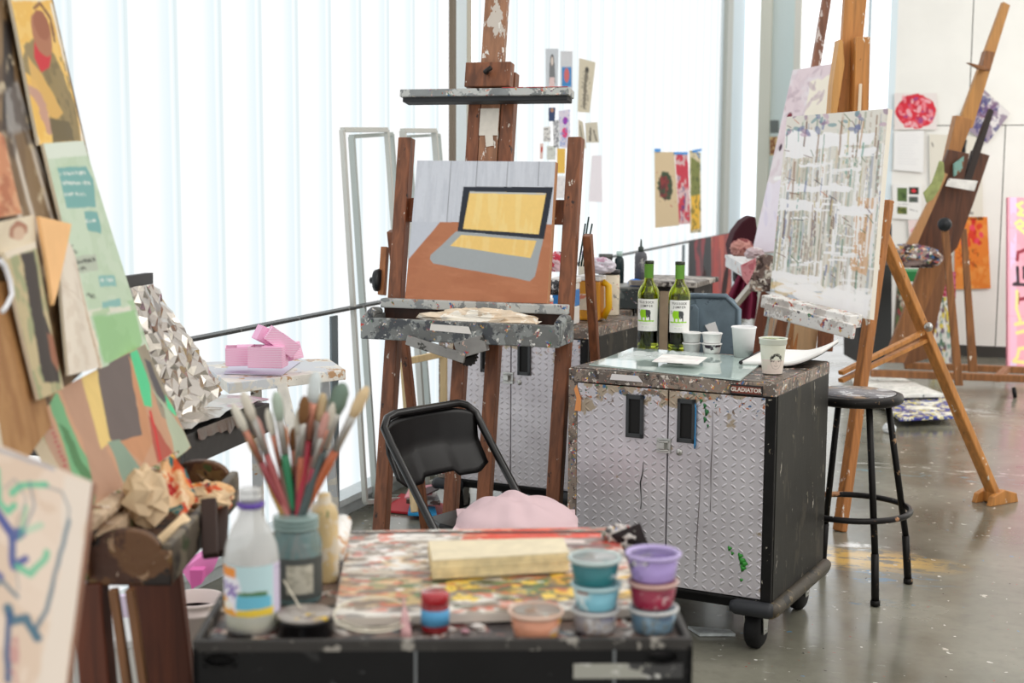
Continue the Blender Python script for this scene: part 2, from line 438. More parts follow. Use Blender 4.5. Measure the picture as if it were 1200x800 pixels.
b = MB(); b.box((XW-.02, (ym[0]+ym[1])/2, HT/2), (.085, ym[1]-ym[0], HT)); struct(b, 'trim_1', brownF)
b = MB(); b.box((XW-.02, (ym[1]+ym[2])/2, HT/2), (.08, ym[2]-ym[1], HT)); struct(b, 'trim_2', paleF)
b = MB(); b.box((XW-.02, (ym[2]+ym[3])/2, HT/2), (.085, ym[3]-ym[2], HT)); struct(b, 'trim_3', beigeF)
b = MB(); b.box((XW-.03, (ym[3]+ym[4])/2, (HT+SILL)/2), (.05, ym[4]-ym[3], HT-SILL)); struct(b, 'window_3', paneM)
b = MB(); b.box((XW-.04, (.4+YG)/2, SILL/2), (.22, YG-.4, SILL)); b.box((XW+.03, (.4+YG)/2, SILL-.012), (.14, YG-.41, .03)); struct(b, 'wall_left', plain('sill_white', (214,222,224), .5, var=.04))
# far end of the glass wall: grey frame then greenish return to the corner
yc = [Pw(x, 100).y for x in (843, 847, 853, 856, 864)]
b = MB(); b.box((XW-.01, (yc[1]+yc[2])/2, HT/2), (.1, yc[2]-yc[1], HT)); struct(b, 'trim_4', plain('warm_grey_frame', (204,206,198), .5))
b = MB(); b.box((XW-.03, (yc[0]+yc[1])/2, HT/2), (.06, yc[1]-yc[0], HT)); b.box((XW-.03, (yc[2]+YG)/2, HT/2), (.06, YG-yc[2], HT)); struct(b, 'trim_5', paleF)
# back wall
Pg = lambda x, y: CAM + ray(x, y)*(YG/ray(x, y).y)
bx = [Pg(x, 100).x for x in (866, 891, 904, 930, 938, 1015, 1019, 1041, 1049)]; pbx = Pb(1049, 100).x
def bw(x0, x1, z0, z1, y0=0, y1=.12): 
    q = MB(); q.box(((x0+x1)/2, YG+(y0+y1)/2, (z0+z1)/2), (x1-x0, y1-y0, z1-z0)); return q
struct(bw(XW, bx[1], .1, HT), 'window_4', plain('bright_pane_soft', (243,246,252), .3, em=.88))
struct(bw(bx[1], bx[2], 0, HT, -.10, .1), 'trim_6', plain('cream_frame', (234,232,218), .6))
struct(bw(bx[2], bx[3], 0, HT, -.02, .1), 'trim_7', plain('pale_green_frame', (226,240,240), .5))
struct(bw(bx[3], bx[4], 0, HT, -.05, .1), 'trim_8', plain('cream_frame2', (238,236,226), .6))
struct(bw(bx[4], bx[5], .1, HT), 'window_5', paneM)
struct(bw(bx[5], bx[6], 0, HT, -.03, .1), 'trim_9', paleF)
struct(bw(bx[6], bx[7], .1, HT), 'window_6', paneM)
struct(bw(bx[7], bx[8]+.8, 0, HT, -.04, .1), 'trim_10', paleF)
q = MB(); q.box((pbx-.03, YB+.07, HT/2), (.06, .14, HT)); struct(q, 'trim_11', paleF)
wallM = plain('white_plaster', (240,239,233), .7, var=.02, scale=4)
zb0 = (Pb(1150, 405)).z
xr = 7.5; seams = [Pb(1138.5, 60).x]
q = MB()
def wallbox(x0, x1, z0, z1): q.box(((x0+x1)/2, YB+.05, (z0+z1)/2), (x1-x0, .1, z1-z0))
zs = Pb(1100, 147).z; g = .008
wallbox(pbx, seams[0]-g/2, zs+g/2, HT); wallbox(seams[0]+g/2, xr, zs+g/2, HT); wallbox(pbx, seams[0]+.3-g/2, zb0, zs-g/2); wallbox(seams[0]+.3+g/2, xr, zb0, zs-g/2)
q.box(((pbx+xr)/2, YB+.12, HT/2), (xr-pbx, .03, HT), 1)
struct(q, 'wall_back', [wallM, plain('wall_gap', (70,72,70), .8)])
b = MB(); b.box(((pbx+xr)/2, YB+.04, zb0/2), (xr-pbx, .1, zb0)); struct(b, 'baseboard_back', plain('dark_base', (62,60,56), .6))
# floor
def floor_material():
    m, nt, b = newmat('paint_spotted_concrete'); v = coords(nt)
    n = nd(nt, 'ShaderNodeTexNoise', i_Scale=1.3, i_Detail=8.0, i_Roughness=.6); nt.links.new(v, n.inputs['Vector'])
    c = mixc(nt, mrange(nt, n.outputs[0], .3, .7), L4((96,94,82)), L4((146,144,130)))
    n2 = nd(nt, 'ShaderNodeTexNoise', i_Scale=22.0, i_Detail=5.0); nt.links.new(v, n2.inputs['Vector'])
    c = mixc(nt, mrange(nt, n2.outputs[0], .5, .75, 0, .35), c, L4((105,100,92)))
    for (px_, py_, rx, ry, col, th) in ((1010,655,.34,.16,(206,170,96),.44),(1040,678,.22,.12,(110,140,165),.52),(965,700,.25,.12,(90,125,150),.55),(1120,560,.8,.08,(120,155,165),.56),(1030,545,.9,.1,(222,222,215),.56),(1100,520,.7,.2,(176,120,100),.6),(1010,640,.1,.06,(240,240,238),.5),(1150,640,.9,.5,(205,200,190),.64),(830,745,.6,.3,(190,188,180),.62),(1080,480,.5,.2,(225,225,222),.5)):
        p = Pz(px_, py_, 0)
        vm = nd(nt, 'ShaderNodeMapping'); vm.inputs['Location'].default_value = (-p.x/rx, -p.y/ry, 0); vm.inputs['Scale'].default_value = (1/rx, 1/ry, 1); nt.links.new(v, vm.inputs['Vector'])
        ln = nd(nt, 'ShaderNodeVectorMath', operation='LENGTH'); nt.links.new(vm.outputs[0], ln.inputs[0])
        k = nd(nt, 'ShaderNodeTexNoise', i_Scale=7.0, i_Detail=6.0, i_Roughness=.7); mp = nd(nt, 'ShaderNodeMapping'); mp.inputs['Location'].default_value = (px_*.1, py_*.1, 0); mp.inputs['Scale'].default_value = (1,2.2,1)
        nt.links.new(v, mp.inputs['Vector']); nt.links.new(mp.outputs[0], k.inputs['Vector'])
        a = nd(nt, 'ShaderNodeMath', operation='MULTIPLY'); nt.links.new(mrange(nt, ln.outputs['Value'], .5, 1.3, 1, 0), a.inputs[0]); nt.links.new(mrange(nt, k.outputs[0], th, th+.06), a.inputs[1])
        c = mixc(nt, a.outputs[0], c, L4(col))
    for sc, th, col in ((24, .715, (222,220,212)), (30, .735, (50,46,40)), (19, .73, (100,140,170)), (36, .73, (160,80,70)), (12, .72, (206,200,188))):
        k = nd(nt, 'ShaderNodeTexNoise', i_Scale=float(sc), i_Detail=3.0); mp = nd(nt, 'ShaderNodeMapping'); mp.inputs['Location'].default_value = (sc, sc*.7, 0); nt.links.new(v, mp.inputs['Vector']); nt.links.new(mp.outputs[0], k.inputs['Vector'])
        c = mixc(nt, mrange(nt, k.outputs[0], th-.01, th), c, L4(col))
    nt.links.new(c, b.inputs['Base Color']); b.inputs['Specular IOR Level'].default_value = .6
    nt.links.new(mrange(nt, n.outputs[0], .3, .7, .12, .30), b.inputs['Roughness'])
    bump(nt, b, n2.outputs[0], .08, .002)
    return m
b = MB(); b.box(((XW+xr)/2, 7.5, -.05), (xr-XW+.3, 16.2, .1)); struct(b, 'floor', floor_material(), recenter=False)
# ================================================================== METAL CABINETS
def tread_material():
    m, nt, b = newmat('diamond_tread_steel'); tc = nd(nt, 'ShaderNodeTexCoord'); sp = nd(nt, 'ShaderNodeSeparateXYZ'); nt.links.new(tc.outputs['Object'], sp.inputs[0])
    def M(op, a, c=None):
        n = nd(nt, 'ShaderNodeMath', operation=op)
        for i, q in enumerate((a, c)):
            if q is None: continue
            if isinstance(q, (int, float)): n.inputs[i].default_value = q
            else: nt.links.new(q, n.inputs[i])
        return n.outputs[0]
    u = M('DIVIDE', sp.outputs[0], .031); v = M('DIVIDE', sp.outputs[2], .0235)
    fu = M('FLOOR', u); fv = M('FLOOR', v); x = M('SUBTRACT', M('SUBTRACT', u, fu), .5); z = M('SUBTRACT', M('SUBTRACT', v, fv), .5)
    par = M('ABSOLUTE', M('MODULO', M('ADD', fu, fv), 2.0)); sg = M('SUBTRACT', M('MULTIPLY', par, 2.0), 1.0)
    # rotate by +-40 degrees (in metres)
    xm = M('MULTIPLY', x, .031); zm = M('MULTIPLY', z, .0235)
    c_, s_ = math.cos(R(38)), math.sin(R(38)); ss = M('MULTIPLY', sg, s_)
    a = M('ADD', M('MULTIPLY', xm, c_), M('MULTIPLY', zm, ss)); bb = M('SUBTRACT', M('MULTIPLY', zm, c_), M('MULTIPLY', xm, ss))
    e = M('ADD', M('POWER', M('DIVIDE', a, .0112), 2.0), M('POWER', M('DIVIDE', bb, .0043), 2.0))
    h = M('MAXIMUM', M('SUBTRACT', 1.0, e), 0.0); h = M('POWER', h, .75)
    bp = nd(nt, 'ShaderNodeBump'); bp.inputs['Strength'].default_value = 1.0; bp.inputs['Distance'].default_value = .0019
    nt.links.new(h, bp.inputs['Height']); nt.links.new(bp.outputs[0], b.inputs['Normal'])
    vv = coords(nt)
    n0 = nd(nt, 'ShaderNodeTexNoise', i_Scale=8.0, i_Detail=6.0); nt.links.new(vv, n0.inputs['Vector'])
    c = mixc(nt, mrange(nt, n0.outputs[0], .3, .7), L4((196,191,196)), L4((216,212,217)))
    zt = mrange(nt, sp.outputs[2], .70, .86)          # old paint gathers below the top edge
    for sc, th, cc in ((14, .60, (176,160,140)), (26, .66, (128,112,100)), (60, .70, (190,120,84)), (45, .70, (84,118,96)), (38, .72, (70,110,150))):
        k = nd(nt, 'ShaderNodeTexNoise', i_Scale=float(sc), i_Detail=4.0); mp = nd(nt, 'ShaderNodeMapping'); mp.inputs['Location'].default_value = (sc, 0, sc*.3); nt.links.new(vv, mp.inputs['Vector']); nt.links.new(mp.outputs[0], k.inputs['Vector'])
        lev = M('ADD', k.outputs[0], M('SUBTRACT', M('MULTIPLY', zt, .19), .09)); c = mixc(nt, mrange(nt, lev, th-.01, th+.02), c, L4(cc))
    nt.links.new(c, b.inputs['Base Color']); b.inputs['Metallic'].default_value = .55; b.inputs['Roughness'].default_value = .36
    return m
treadM = tread_material()
blackP = splat('black_powder_coat', (20,19,19), [((120,112,96), 24, .66, 0), ((190,184,170), 40, .68, 0)], .42, 0, .1, .3)
blackside = splat('black_side_panel', (27,25,22), [((54,49,41), 10, .60, 0), ((190,184,170), 24, .675, 0), ((150,50,44), 15, .72, 0), ((140,130,110), 34, .67, 0)], .45, 0, .12, .3, (1,1,.35))
messM = splat('paint_crusted_top', (70,60,54), [((104,92,80), 9, .48, 0), ((40,34,32), 14, .56, 0), (MESS, 28, .60, 190), ((190,184,172), 44, .64, 0), (MESS, 60, .63, 260)], .45, 0, .6)
messdark = splat('paint_smeared_edge', (104,94,86), [((140,126,114), 12, .5, 0), ((150,118,100), 24, .6, 0), ((60,50,46), 18, .6, 0), ((206,198,188), 40, .61, 0), (MESS, 48, .585, 150)], .5, 0, .4)
rubber = splat('black_rubber', (22,22,23), [((110,104,92), 60, .70, 0)], .6, 0, .1)
steel = plain('zinc_steel', (190,190,186), .3, .9)
def caster(parent, x, y, r=.066, front=False):
    w = MB(); rr = [(.0,-.026),(r*.8,-.026),(r*.97,-.017),(r,0),(r*.97,.017),(r*.8,.026),(0,.026)]
    M = Matrix.Translation((x, y, r)) @ Matrix.Rotation(R(90), 4, 'Y') 
    w.lathe(rr, 28, M=M); wh = w.build('caster_wheel', rubber, parent)
    f = MB()
    for s in (-1, 1):
        f.prism([(x+s*.031, y-.02, r-.014), (x+s*.031, y+.02, r-.014), (x+s*.031, y+.03, .13), (x+s*.031, y-.03, .13)], (s*.003, 0, 0))
    f.box((x, y, .133), (.075, .08, .006)); f.tube([(x-.036, y, r), (x+.036, y, r)], .006, 8)
    f.build('caster_fork', steel, wh)
def cabinet(label, loc, rz, top_mess=True, badge=True, stained=True, mid_seam=False):
    W, D, H = .735, .62, .9
    t = thing('metal_cabinet', label, 'cabinet', loc, rz)
    b = MB()
    b.box((0, .006, .525), (W-.012, D-.03, .66), 0)                       # carcass
    b.box((0, 0, .878), (W, D, .044), 1)                             # top frame
    for s in (-1, 1): b.box((s*(W/2-.017), -D/2+.012, .52), (.034, .024, .68), 1 if s < 0 else 0)
    b.box((0, -D/2+.012, .168), (W, .024, .034), 0)
    b.box((0, 0, .165), (W, D, .03), 0)
    b.build('body', [blackP, messdark], t, bevel=.003)
    b = MB(); b.box((0, .0, .9015), (W-.012, D-.012, .003)); b.build('worktop', messM, t)
    for s in (-1, 1):
        b = MB(); b.box((s*(W/2+.0005), 0, .515), (.004, D-.03, .69)); b.build('side_panel', blackside, t, bevel=.002)
        b = MB(); pts = [(s*(W/2+.004), y, .155) for y in (-D/2-.02, -D/2+.01, 0, D/2-.02, D/2+.02)]
        b.tube(pts, [.022,.027,.027,.027,.020], 14); b.build('bumper', splat('worn_bumper', (62,54,42), [((110,96,70), 18, .58, 0), ((22,20,18), 14, .6, 0)], .5), t)
        b = MB(); b.tube([(s*(W/2-.13), -D/2-.012, .158), (s*(W/2-.11), -D/2-.012, .158), (s*(W/2-.0), -D/2-.012, .158), (s*(W/2+.012), -D/2-.008, .158)], [.018,.026,.026,.022], 14); b.build('corner_bumper', plain('bumper_black', (38,40,44), .55), t)
    dw = (W-.068)/2
    for s in (-1, 1):
        d = MB(); d.box((s*(dw/2+.0006), -D/2+.010, .52), (dw-.0035, .020, .664))
        do = d.build('door', treadM, t, bevel=.0015)
        h = MB(); hx = s*(dw*.30) if s < 0 else dw*.30
        hx = -.118 if s < 0 else .066
        a = [(-.027,-.068),(.027,-.068),(.027,.068),(-.027,.068)]
        for (x0, z0, x1, z1) in ((-.031,-.073,-.02,.073),(.02,-.073,.031,.073),(-.031,-.073,.031,-.058),(-.031,.058,.031,.073)):
            h.box((hx+(x0+x1)/2, -D/2-.004, .755+(z0+z1)/2), (x1-x0, .010, z1-z0), 0)
        h.box((hx, -D/2-.0008, .755), (.042, .002, .118), 1)
        h.build('handle_recess', [plain('handle_rim', (58,60,62), .3, .3), plain('recess_black', (8,8,8), .6)], do, bevel=.003)
    l = MB(); l.box((-.012, -D/2-.003, .665), (.05, .006, .05)); l.box((-.012, -D/2-.014, .667), (.018, .02, .02)); l.tube([(-.03,-D/2-.012,.68),(-.018,-D/2-.022,.68),(-.006,-D/2-.022,.68),(.006,-D/2-.012,.68)], .003, 6)
    l.tube([(-.03,-D/2-.012,.652),(-.018,-D/2-.022,.652),(-.006,-D/2-.022,.652),(.006,-D/2-.012,.652)], .003, 6); l.build('latch', steel, t, bevel=.001)
    l = MB(); l.lathe([(.0,.004),(.010,.004),(.012,0),(.012,-.004)], 16, M=Matrix.Translation((.042,-D/2-.001,.648)) @ Matrix.Rotation(R(90),4,'X')); l.build('lock_cylinder', steel, t)
    if badge:
        g_ = MB(); g_.box((W/2-.098, -D/2-.003, .874), (.108, .007, .032), 0); g_.box((W/2-.098, -D/2-.0068, .874), (.098, .001, .023), 1)
        bo = g_.build('name_badge', [plain('badge_dark', (40,36,36), .4), plain('badge_red', (128,66,52), .5, var=.3, scale=90)], t, bevel=.001)
        x = MB(); text_mb(x, 'GLADIATOR', .0185, Mf((W/2-.098, -D/2-.0078, .874), (1,0,0), (0,0,1)), .0003, bold=.0006); x.build('lettering', plain('badge_letters', (222,214,204), .4), bo)
    for x_, y_ in ((-1,-1),(1,-1),(-1,1),(1,1)): caster(t, x_*(W/2-.07), y_*(D/2-.075)+ (0 if y_ < 0 else .01), front=y_ < 0)
    return t, W, D
def place(W, D, phi, corner, px, py, z):
    """root location so that local corner (cx, cy) of a W x D box appears at px, py at height z"""
    rz = cyaw(phi); p = Pz(px, py, z); c, s = math.cos(rz), math.sin(rz); lx, ly = corner[0]*W/2, corner[1]*D/2
    return (p.x-(c*lx-s*ly), p.y-(s*lx+c*ly), 0), rz
loc, rz = place(.735, .62, 28, (1,-1), 910, 450, .9)
near, W_, D_ = cabinet('metal cabinet on wheels with tread-plate doors and wine bottles on its paint-crusted top', loc, rz)
TZ = .903
# paint marks on the doors
def dribble(parent, name, x, z, pts, w, m, D=.62):
    b = MB()
    vs = [(x+dx, -D/2-.0035, z+dz) for dx, dz in pts]
    b.tube(vs, [w*(.5+.5*random.random()) for _ in vs], 6); return b.build(name, m, parent)
loc, rz = place(.735, .62, 27, (1,-1), 689, 386, .9)
backcab, _, _ = cabinet('metal tread-plate cabinet standing behind the easel with the laptop painting', loc, rz, badge=False)
# ================================================================== helpers tied to planes
def on_plane(px, py, p0, n):
    d = ray(px, py); return CAM + d*((Vector(p0)-CAM).dot(n)/d.dot(n))
def homo(cs):
    """photo pixel -> (u, v) for a sheet whose corners TL,TR,BR,BL are at these pixels"""
    src = cs; dst = [(0,0),(1,0),(1,1),(0,1)]; A = []; B = []
    for (x, y), (u, v) in zip(src, dst):
        A.append([x,y,1,0,0,0,-u*x,-u*y]); B.append(u); A.append([0,0,0,x,y,1,-v*x,-v*y]); B.append(v)
    h = np.linalg.solve(np.array(A, float), np.array(B, float))
    def f(*pts):
        out = []
        for x, y in pts:
            w = h[6]*x+h[7]*y+1; out.append(((h[0]*x+h[1]*y+h[2])/w, (h[3]*x+h[4]*y+h[5])/w))
        return out
    return f
def W2(t, v): return MW[t.name] @ Vector(v)
# ================================================================== CENTRE EASEL
rzE = cyaw(19); TL_ = R(10)
pc = P(556, 400, 5.22); ay = Vector((-math.sin(rzE), math.cos(rzE), 0)); ax = Vector((math.cos(rzE), math.sin(rzE), 0))
s0 = (pc.z)/math.cos(TL_); root = pc - ay*(s0*math.sin(TL_)); root.z = 0
E = thing('studio_easel', 'dark brown wooden studio easel with crank, holding the painting of a laptop', 'easel', tuple(root), rzE)
def ez(x, z, y=0): return (x, z*math.tan(TL_)+y, z)
brown = wood('dark_oiled_wood', (142,86,54), .42, spots=[(40,.67,(214,204,190)),(24,.68,(50,32,26))])
brownP = wood('mast_wood_with_paint', (168,120,88), .6, spots=[(14,.57,(206,196,184)),(18,.64,(60,80,130)),(34,.62,(232,228,220))])
greym = splat('paint_covered_tray', (108,110,108), [((140,144,142), 10, .5, 0), ((70,74,78), 16, .55, 0), (MESS, 30, .62, 120), ((226,224,218), 46, .64, 0)], .5, 0, .5)
ledgeM = splat('paint_covered_ledge', (132,136,136), [((190,192,188), 14, .5, 0), ((60,62,66), 20, .62, 0), (MESS, 40, .60, 140)], .5, 0, .6)
SX = (1,0,0)
for x in (-.325, .345):
    b = MB(); b.bar(ez(x, .0), ez(x, 1.69), .052, .05, SX)
    b.build('upright', brown, E, bevel=.004)
for x in (-.062, .068):
    b = MB(); b.bar(ez(x, .0, .03), ez(x, 1.93, .03), .05, .045, SX); b.build('guide_post', brown, E, bevel=.003)
b = MB(); b.bar(ez(.003,1.80,-.0005),ez(.003,1.70,-.0005),.074,.002,SX); b.bar(ez(.003,1.715,-.0006),ez(.012,1.66,-.0006),.03,.002,SX); b.build('white_paint_patch', plain('white_gesso', (226,220,208), .6, var=.05), E)
b = MB(); b.bar(ez(.003, 1.02, .02), ez(.003, 2.75, .02), .074, .034, SX); b.bar(ez(.003, 1.9, -.002), ez(.003, 2.75, -.002), .088, .02, SX); b.build('mast', brownP, E, bevel=.003)
b = MB(); b.bar(ez(.003, 1.875, -.03), ez(.003, 1.965, -.03), .178, .045, SX); cb = b.build('mast_clamp', brown, E, bevel=.003)
b = MB(); b.tube([ez(.0,1.93,-.055), ez(.006,1.93,-.085), ez(.03,1.945,-.09)], .009, 8); b.build('thumb_screw', plain('iron', (50,46,44), .4, .7), cb)
b = MB(); b.box((0,0,0), (.66, .075, .042)); M_ = Matrix.Translation(ez(.003, 1.85, -.055)) @ Matrix.Rotation(-TL_, 4, 'X')
b2 = MB(); b2.box((0,0,0), (.66,.075,.028), 0, M_); b2.box((0,.006,-.022), (.645,.06,.018), 1, M_)
us = b2.build('upper_shelf', [ledgeM, plain('dark_underside', (40,42,44), .6)], E, bevel=.003)
b = MB(); b.box((.20,-.034,.0145), (.25,.009,.002), 0, M_); b.build('red_paint_ridge', splat('red_ridge', (196,60,56), [((206,196,190), 40, .6, 0)], .5), us)
b = MB(); b.bar(ez(-.32, 1.42, .02), ez(.34, 1.42, .02), .09, .022, (0,.17,1)); b.build('crossbar', brown, E, bevel=.003)
b = MB(); b.bar(ez(-.31, .12, .02), ez(.33, .12, .02), .07, .03, (0,.17,1)); b.build('crossbar', brown, E, bevel=.003)
# tray
yt = 1.0*math.tan(TL_)
b = MB(); b.box((.008, yt-.045, 1.078), (.725, .045, .034)); b.build('canvas_ledge', ledgeM, E, bevel=.004)
b = MB(); b.box((.0, yt-.175, .995), (.76, .026, .078)); fl = b.build('tray_front', greym, E, bevel=.004)
b = MB(); b.prism([(-.10,yt-.1895,1.022),(.045,yt-.1895,1.018),(.055,yt-.1895,.992),(-.105,yt-.1895,.999)], (0,.001,0)); b.build('paper_label', plain('masking_tape', (232,228,222), .8, var=.03), fl)
b = MB(); b.box((0, yt-.10, .962), (.73,.15,.012)); b.box((.008, yt-.03, 1.01), (.72,.012,.10)); b.build('tray_bottom', wood('tray_shaded_wood', (74,44,32), .5), E)  # shade of the tray interior put into this darker wood colour
for x in (-.362, .372):
    b = MB(); b.box((x, yt-.10, 1.0), (.03, .15, .08)); b.tube([(x, yt-.16, 1.035), (x, yt-.11, 1.05), (x, yt-.06, 1.045)], .018, 10); b.build('tray_end', greym, E, bevel=.004)
b = MB(); b.bar((-.19, yt-.20, .962), (.035, yt-.20, .905), .036, .012, (0,0,1)); b.bar((-.0, yt-.185, .93), (.11, yt-.185, .965), .06, .03, (0,0,1)); b.build('crank_bracket', splat('worn_metal', (150,148,144), [(MESS, 20, .62, 90), ((70,68,64), 16, .58, 0)], .4, .5, .3), E, bevel=.002)
g_ = MB(); ring = []
for i in range(36):
    r_ = .040 if i % 2 else .033; a = 2*PI*i/36; ring.append((.015+.02*0+math.cos(a)*r_, yt-.13, .905+math.sin(a)*r_))
g_.prism(ring, (0,.02,0)); g_.tube([(.015,yt-.20,.905),(.015,yt-.08,.905)], .010, 10); g_.build('crank_gear', plain('gear_iron', (46,42,40), .5, .6), E)
for x in (-.375, .40):
    b = MB(); b.bar((x, 1.35*math.tan(TL_)+.03, 1.34), (x, .62, .0), .032, .034, SX); lg = b.build('rear_leg', brown, E, bevel=.003)
b = MB(); M_ = Matrix.Translation((-.40, 1.2*math.tan(TL_)-.02, 1.155)) @ Matrix.Rotation(R(90), 4, 'Y')
b.lathe([(0,-.03),(.012,-.03),(.012,-.008),(.040,-.008),(.043,.004),(.038,.014),(0,.016)], 20, M=M_, jit=.06); b.build('clamp_knob', plain('black_knob', (24,28,32), .35), E)
b = MB(); b.bar((-.385, 1.28*math.tan(TL_), 1.28), (-.385, 1.1*math.tan(TL_)+.0, 1.10), .024, .03, SX); b.build('clamp_arm', wood('amber_wood', (176,112,64), .6), E, bevel=.002)
# laptop painting
nE = (Vector((0,0,1)) .cross(ax)); up_ = (ay*math.sin(TL_)+Vector((0,0,1))*math.cos(TL_)); nE = up_.cross(ax); nE = nE if nE.dot(-Fh) > 0 else -nE
p0E = Vector(W2(E, ez(0, 1.1))) + nE*.052
LC = [(489,188),(651,189.5),(641,355.5),(474.5,350)]
cs = [on_plane(x, y, p0E, nE) for x, y in LC]
f = homo(LC)
pic = Pic(170, 175, (206,210,218), 1.02, 11)
pic.mott((214,218,226), 5, .5, .7, (6,.6)).mott((196,201,210), 8, .56, .5, (8,.5))
for a in ([(529,189),(524,260)],[(560,189),(558,219)],[(596,189),(594,219)],[(632,189),(631,217)]): pic.line(f(*a), .006, (112,112,120), .8, .002)
pic.poly(f((516,259),(546,259),(545,262),(560,300),(640,262),(655,262),(650,360),(470,360),(476,306)), (186,120,84), 1, .003)
tb = f((516,259),(546,259),(545,262),(560,300),(640,262),(655,262),(650,360),(470,360),(476,306)); pic.mott((176,108,74), 4, .5, .5, (1,2), .15, pl=tb).mott((196,130,94), 6, .55, .5, (1,3), .1, pl=tb)
pic.poly(f((476,306),(516,259),(480,259),(470,300)), (200,205,214), 1, .002)
pic.poly(f((535,270),(637,278),(627,323),(621,328.5),(508,308),(504,303),(505,298)), (168,174,176), 1, .004)
pic.poly(f((543.5,218),(648.5,218.5),(637.5,279),(536.5,270)), (36,42,54), 1, .002)
pic.poly(f((551,223.5),(640,225.5),(631.5,273.5),(543,267)), (250,212,128), 1, .002)
pic.poly(f((551,223.5),(640,225.5),(639,227.5),(551,225.5)), (196,198,196), 1, .001)
pic.mott((252,224,150), 5, .5, .6, (5,.7), .1, pl=f((551,225),(640,227),(631.5,273.5),(543,267)))
pic.poly(f((541,274),(629,281),(622,301.5),(528,287)), (248,208,124), 1, .002)
pic.mott((252,222,150), 6, .55, .5, (4,.8), .1, pl=f((541,274),(629,281),(622,301.5),(528,287)))
pic.tone(.03, 60)
o = panel('laptop_painting', cs, .034, pic, edge=plain('painted_canvas_edge', (206,150,110), .7, var=.1, scale=12)); tag(o, 'square canvas painted with a laptop on a brown table, on the centre easel', 'painting')
# rag in the tray
c_ = W2(E, (.055, yt-.10, .985)); b = MB(); scrunch(b, c_, (.50,.10,.10), 3, 20)
o = b.build('rag', splat('cream_rag', (232,214,190), [((250,244,232), 9, .54, 0), ((120,110,110), 34, .70, 0)], .9, 0, .3)); tag(o, 'cream cloth rag crumpled in the tray of the centre easel', 'rag')
# ================================================================== FOLDING CHAIR
black = plain('black_enamel', (14,13,13), .28, coat=.3)
rzC = cyaw(-48); bc = P(497, 500, 4.72); ayC = Vector((-math.sin(rzC), math.cos(rzC), 0)); rc = bc - ayC*.24; rc.z = 0
CH_ = thing('folding_chair', 'black folding chair in front of the centre easel', 'chair', tuple(rc), rzC)
w_ = .215
def tubeset(name, pts, r=.0125, par=CH_, m=black):
    b = MB(); b.tube(pts, r, 12); return b.build(name, m, par)
pts = [(-w_,-.30,0),(-w_,-.02,.45),(-w_,.17,.69),(-w_,.205,.74),(-w_+.03,.222,.768),(-w_+.07,.225,.778),(w_-.07,.225,.778),(w_-.03,.222,.768),(w_,.205,.74),(w_,.17,.69),(w_,-.02,.45),(w_,-.30,0)]
tubeset('back_frame', pts, .0135)
for s in (-1, 1):
    lg = tubeset('rear_leg', [(s*(w_-.03),-.20,.44),(s*(w_-.03),.02,.24),(s*(w_-.03),.27,0)], .012); 
b = MB(); b.tube([(-w_,-.245,.10),(w_,-.245,.10)], .009, 8); b.build('stretcher', black, CH_)
b = MB(); b.tube([(-w_+.03,.2,.07),(w_-.03,.2,.07)], .009, 8); b.build('stretcher', black, CH_)
# curved back panel with lowered corners
b = MB(); vs = []; fs = []; nx, ny = 24, 12
for j in range(ny+1):
    for i in range(nx+1):
        u = i/nx*2-1; v = j/ny
        x = u*(w_-.004); zt = .765 - .028*abs(u)**5; zb = .545 + (.018 if abs(u) < .34 else 0) - .0*u*u + .03*max(0, abs(u)-.8)/.2
        z = zb+(zt-zb)*v; y = .145+ (z-.535)*.36 + .030*(1-u*u) - .02*abs(v-.5)*2
        vs.append((x, y, z))
N = len(vs); vs += [(x, y+.012, z) for x, y, z in vs]
for j in range(ny):
    for i in range(nx):
        a = j*(nx+1)+i; fs.append((a,a+1,a+nx+2,a+nx+1)); fs.append((N+a,N+a+nx+1,N+a+nx+2,N+a+1))
for i in range(nx): fs.append((i,N+i,N+i+1,i+1)); a = ny*(nx+1)+i; fs.append((a,a+1,N+a+1,N+a))
for j in range(ny): a = j*(nx+1); fs.append((a,a+nx+1,N+a+nx+1,N+a)); a += nx; fs.append((a,N+a,N+a+nx+1,a+nx+1))
b.add(vs, fs, 0, True); b.build('backrest', plain('black_plastic', (16,15,15), .35), CH_)
b = MB(); b.prism([(-.17,-.26,.435),(.19,-.26,.435),(.2,.0,.44),(.18,.12,.43),(-.12,.10,.43),(-.17,.0,.435)], (0,0,.018)); b.build('seat', plain('black_plastic', (16,15,15), .35), CH_, bevel=.006)
# pink cloth on the seat
c_ = P(604, 604, 4.42); c_.z = .462
b = MB(); vs = []; fs = []; nu, nv = 70, 44
for j in range(nv+1):
    for i in range(nu+1):
        u = i/nu*2-1; v = j/nv*2-1; r_ = min(1, math.hypot(u*.98, v)); h = max(0, 1-r_**2.2)
        q = Vector((u*1.5, v*1.2, .3)); ws_ = u*1.1+v*.35+.35*mnoise.noise(Vector((u*1.4, v*1.4, 3)))
        fold = .5+.35*math.sin(ws_*9+2*v)*(.4+.6*abs(v+.3)) + .25*math.sin(v*11+3*u+1.5*mnoise.noise(Vector((u*2,v*2,1))))*(.5+.5*u)
        a = math.atan2(v, u)
        rr = 1+.10*mnoise.noise(Vector((math.cos(a)*1.5, math.sin(a)*1.5, 5)))
        z = h**.55*(.055+.028*fold) + .006*mnoise.noise(q*3)*h
        x = .195*u*rr; y = .17*v*rr
        z += .018*math.exp(-((u-.0)**2+(v-.1)**2)*3)
        vs.append(Vector((c_.x, c_.y, .463+max(z,0))) + Rh*x + Fh*y)
N = len(vs); vs += [p-Vector((0,0,.004)) for p in vs[:N]]
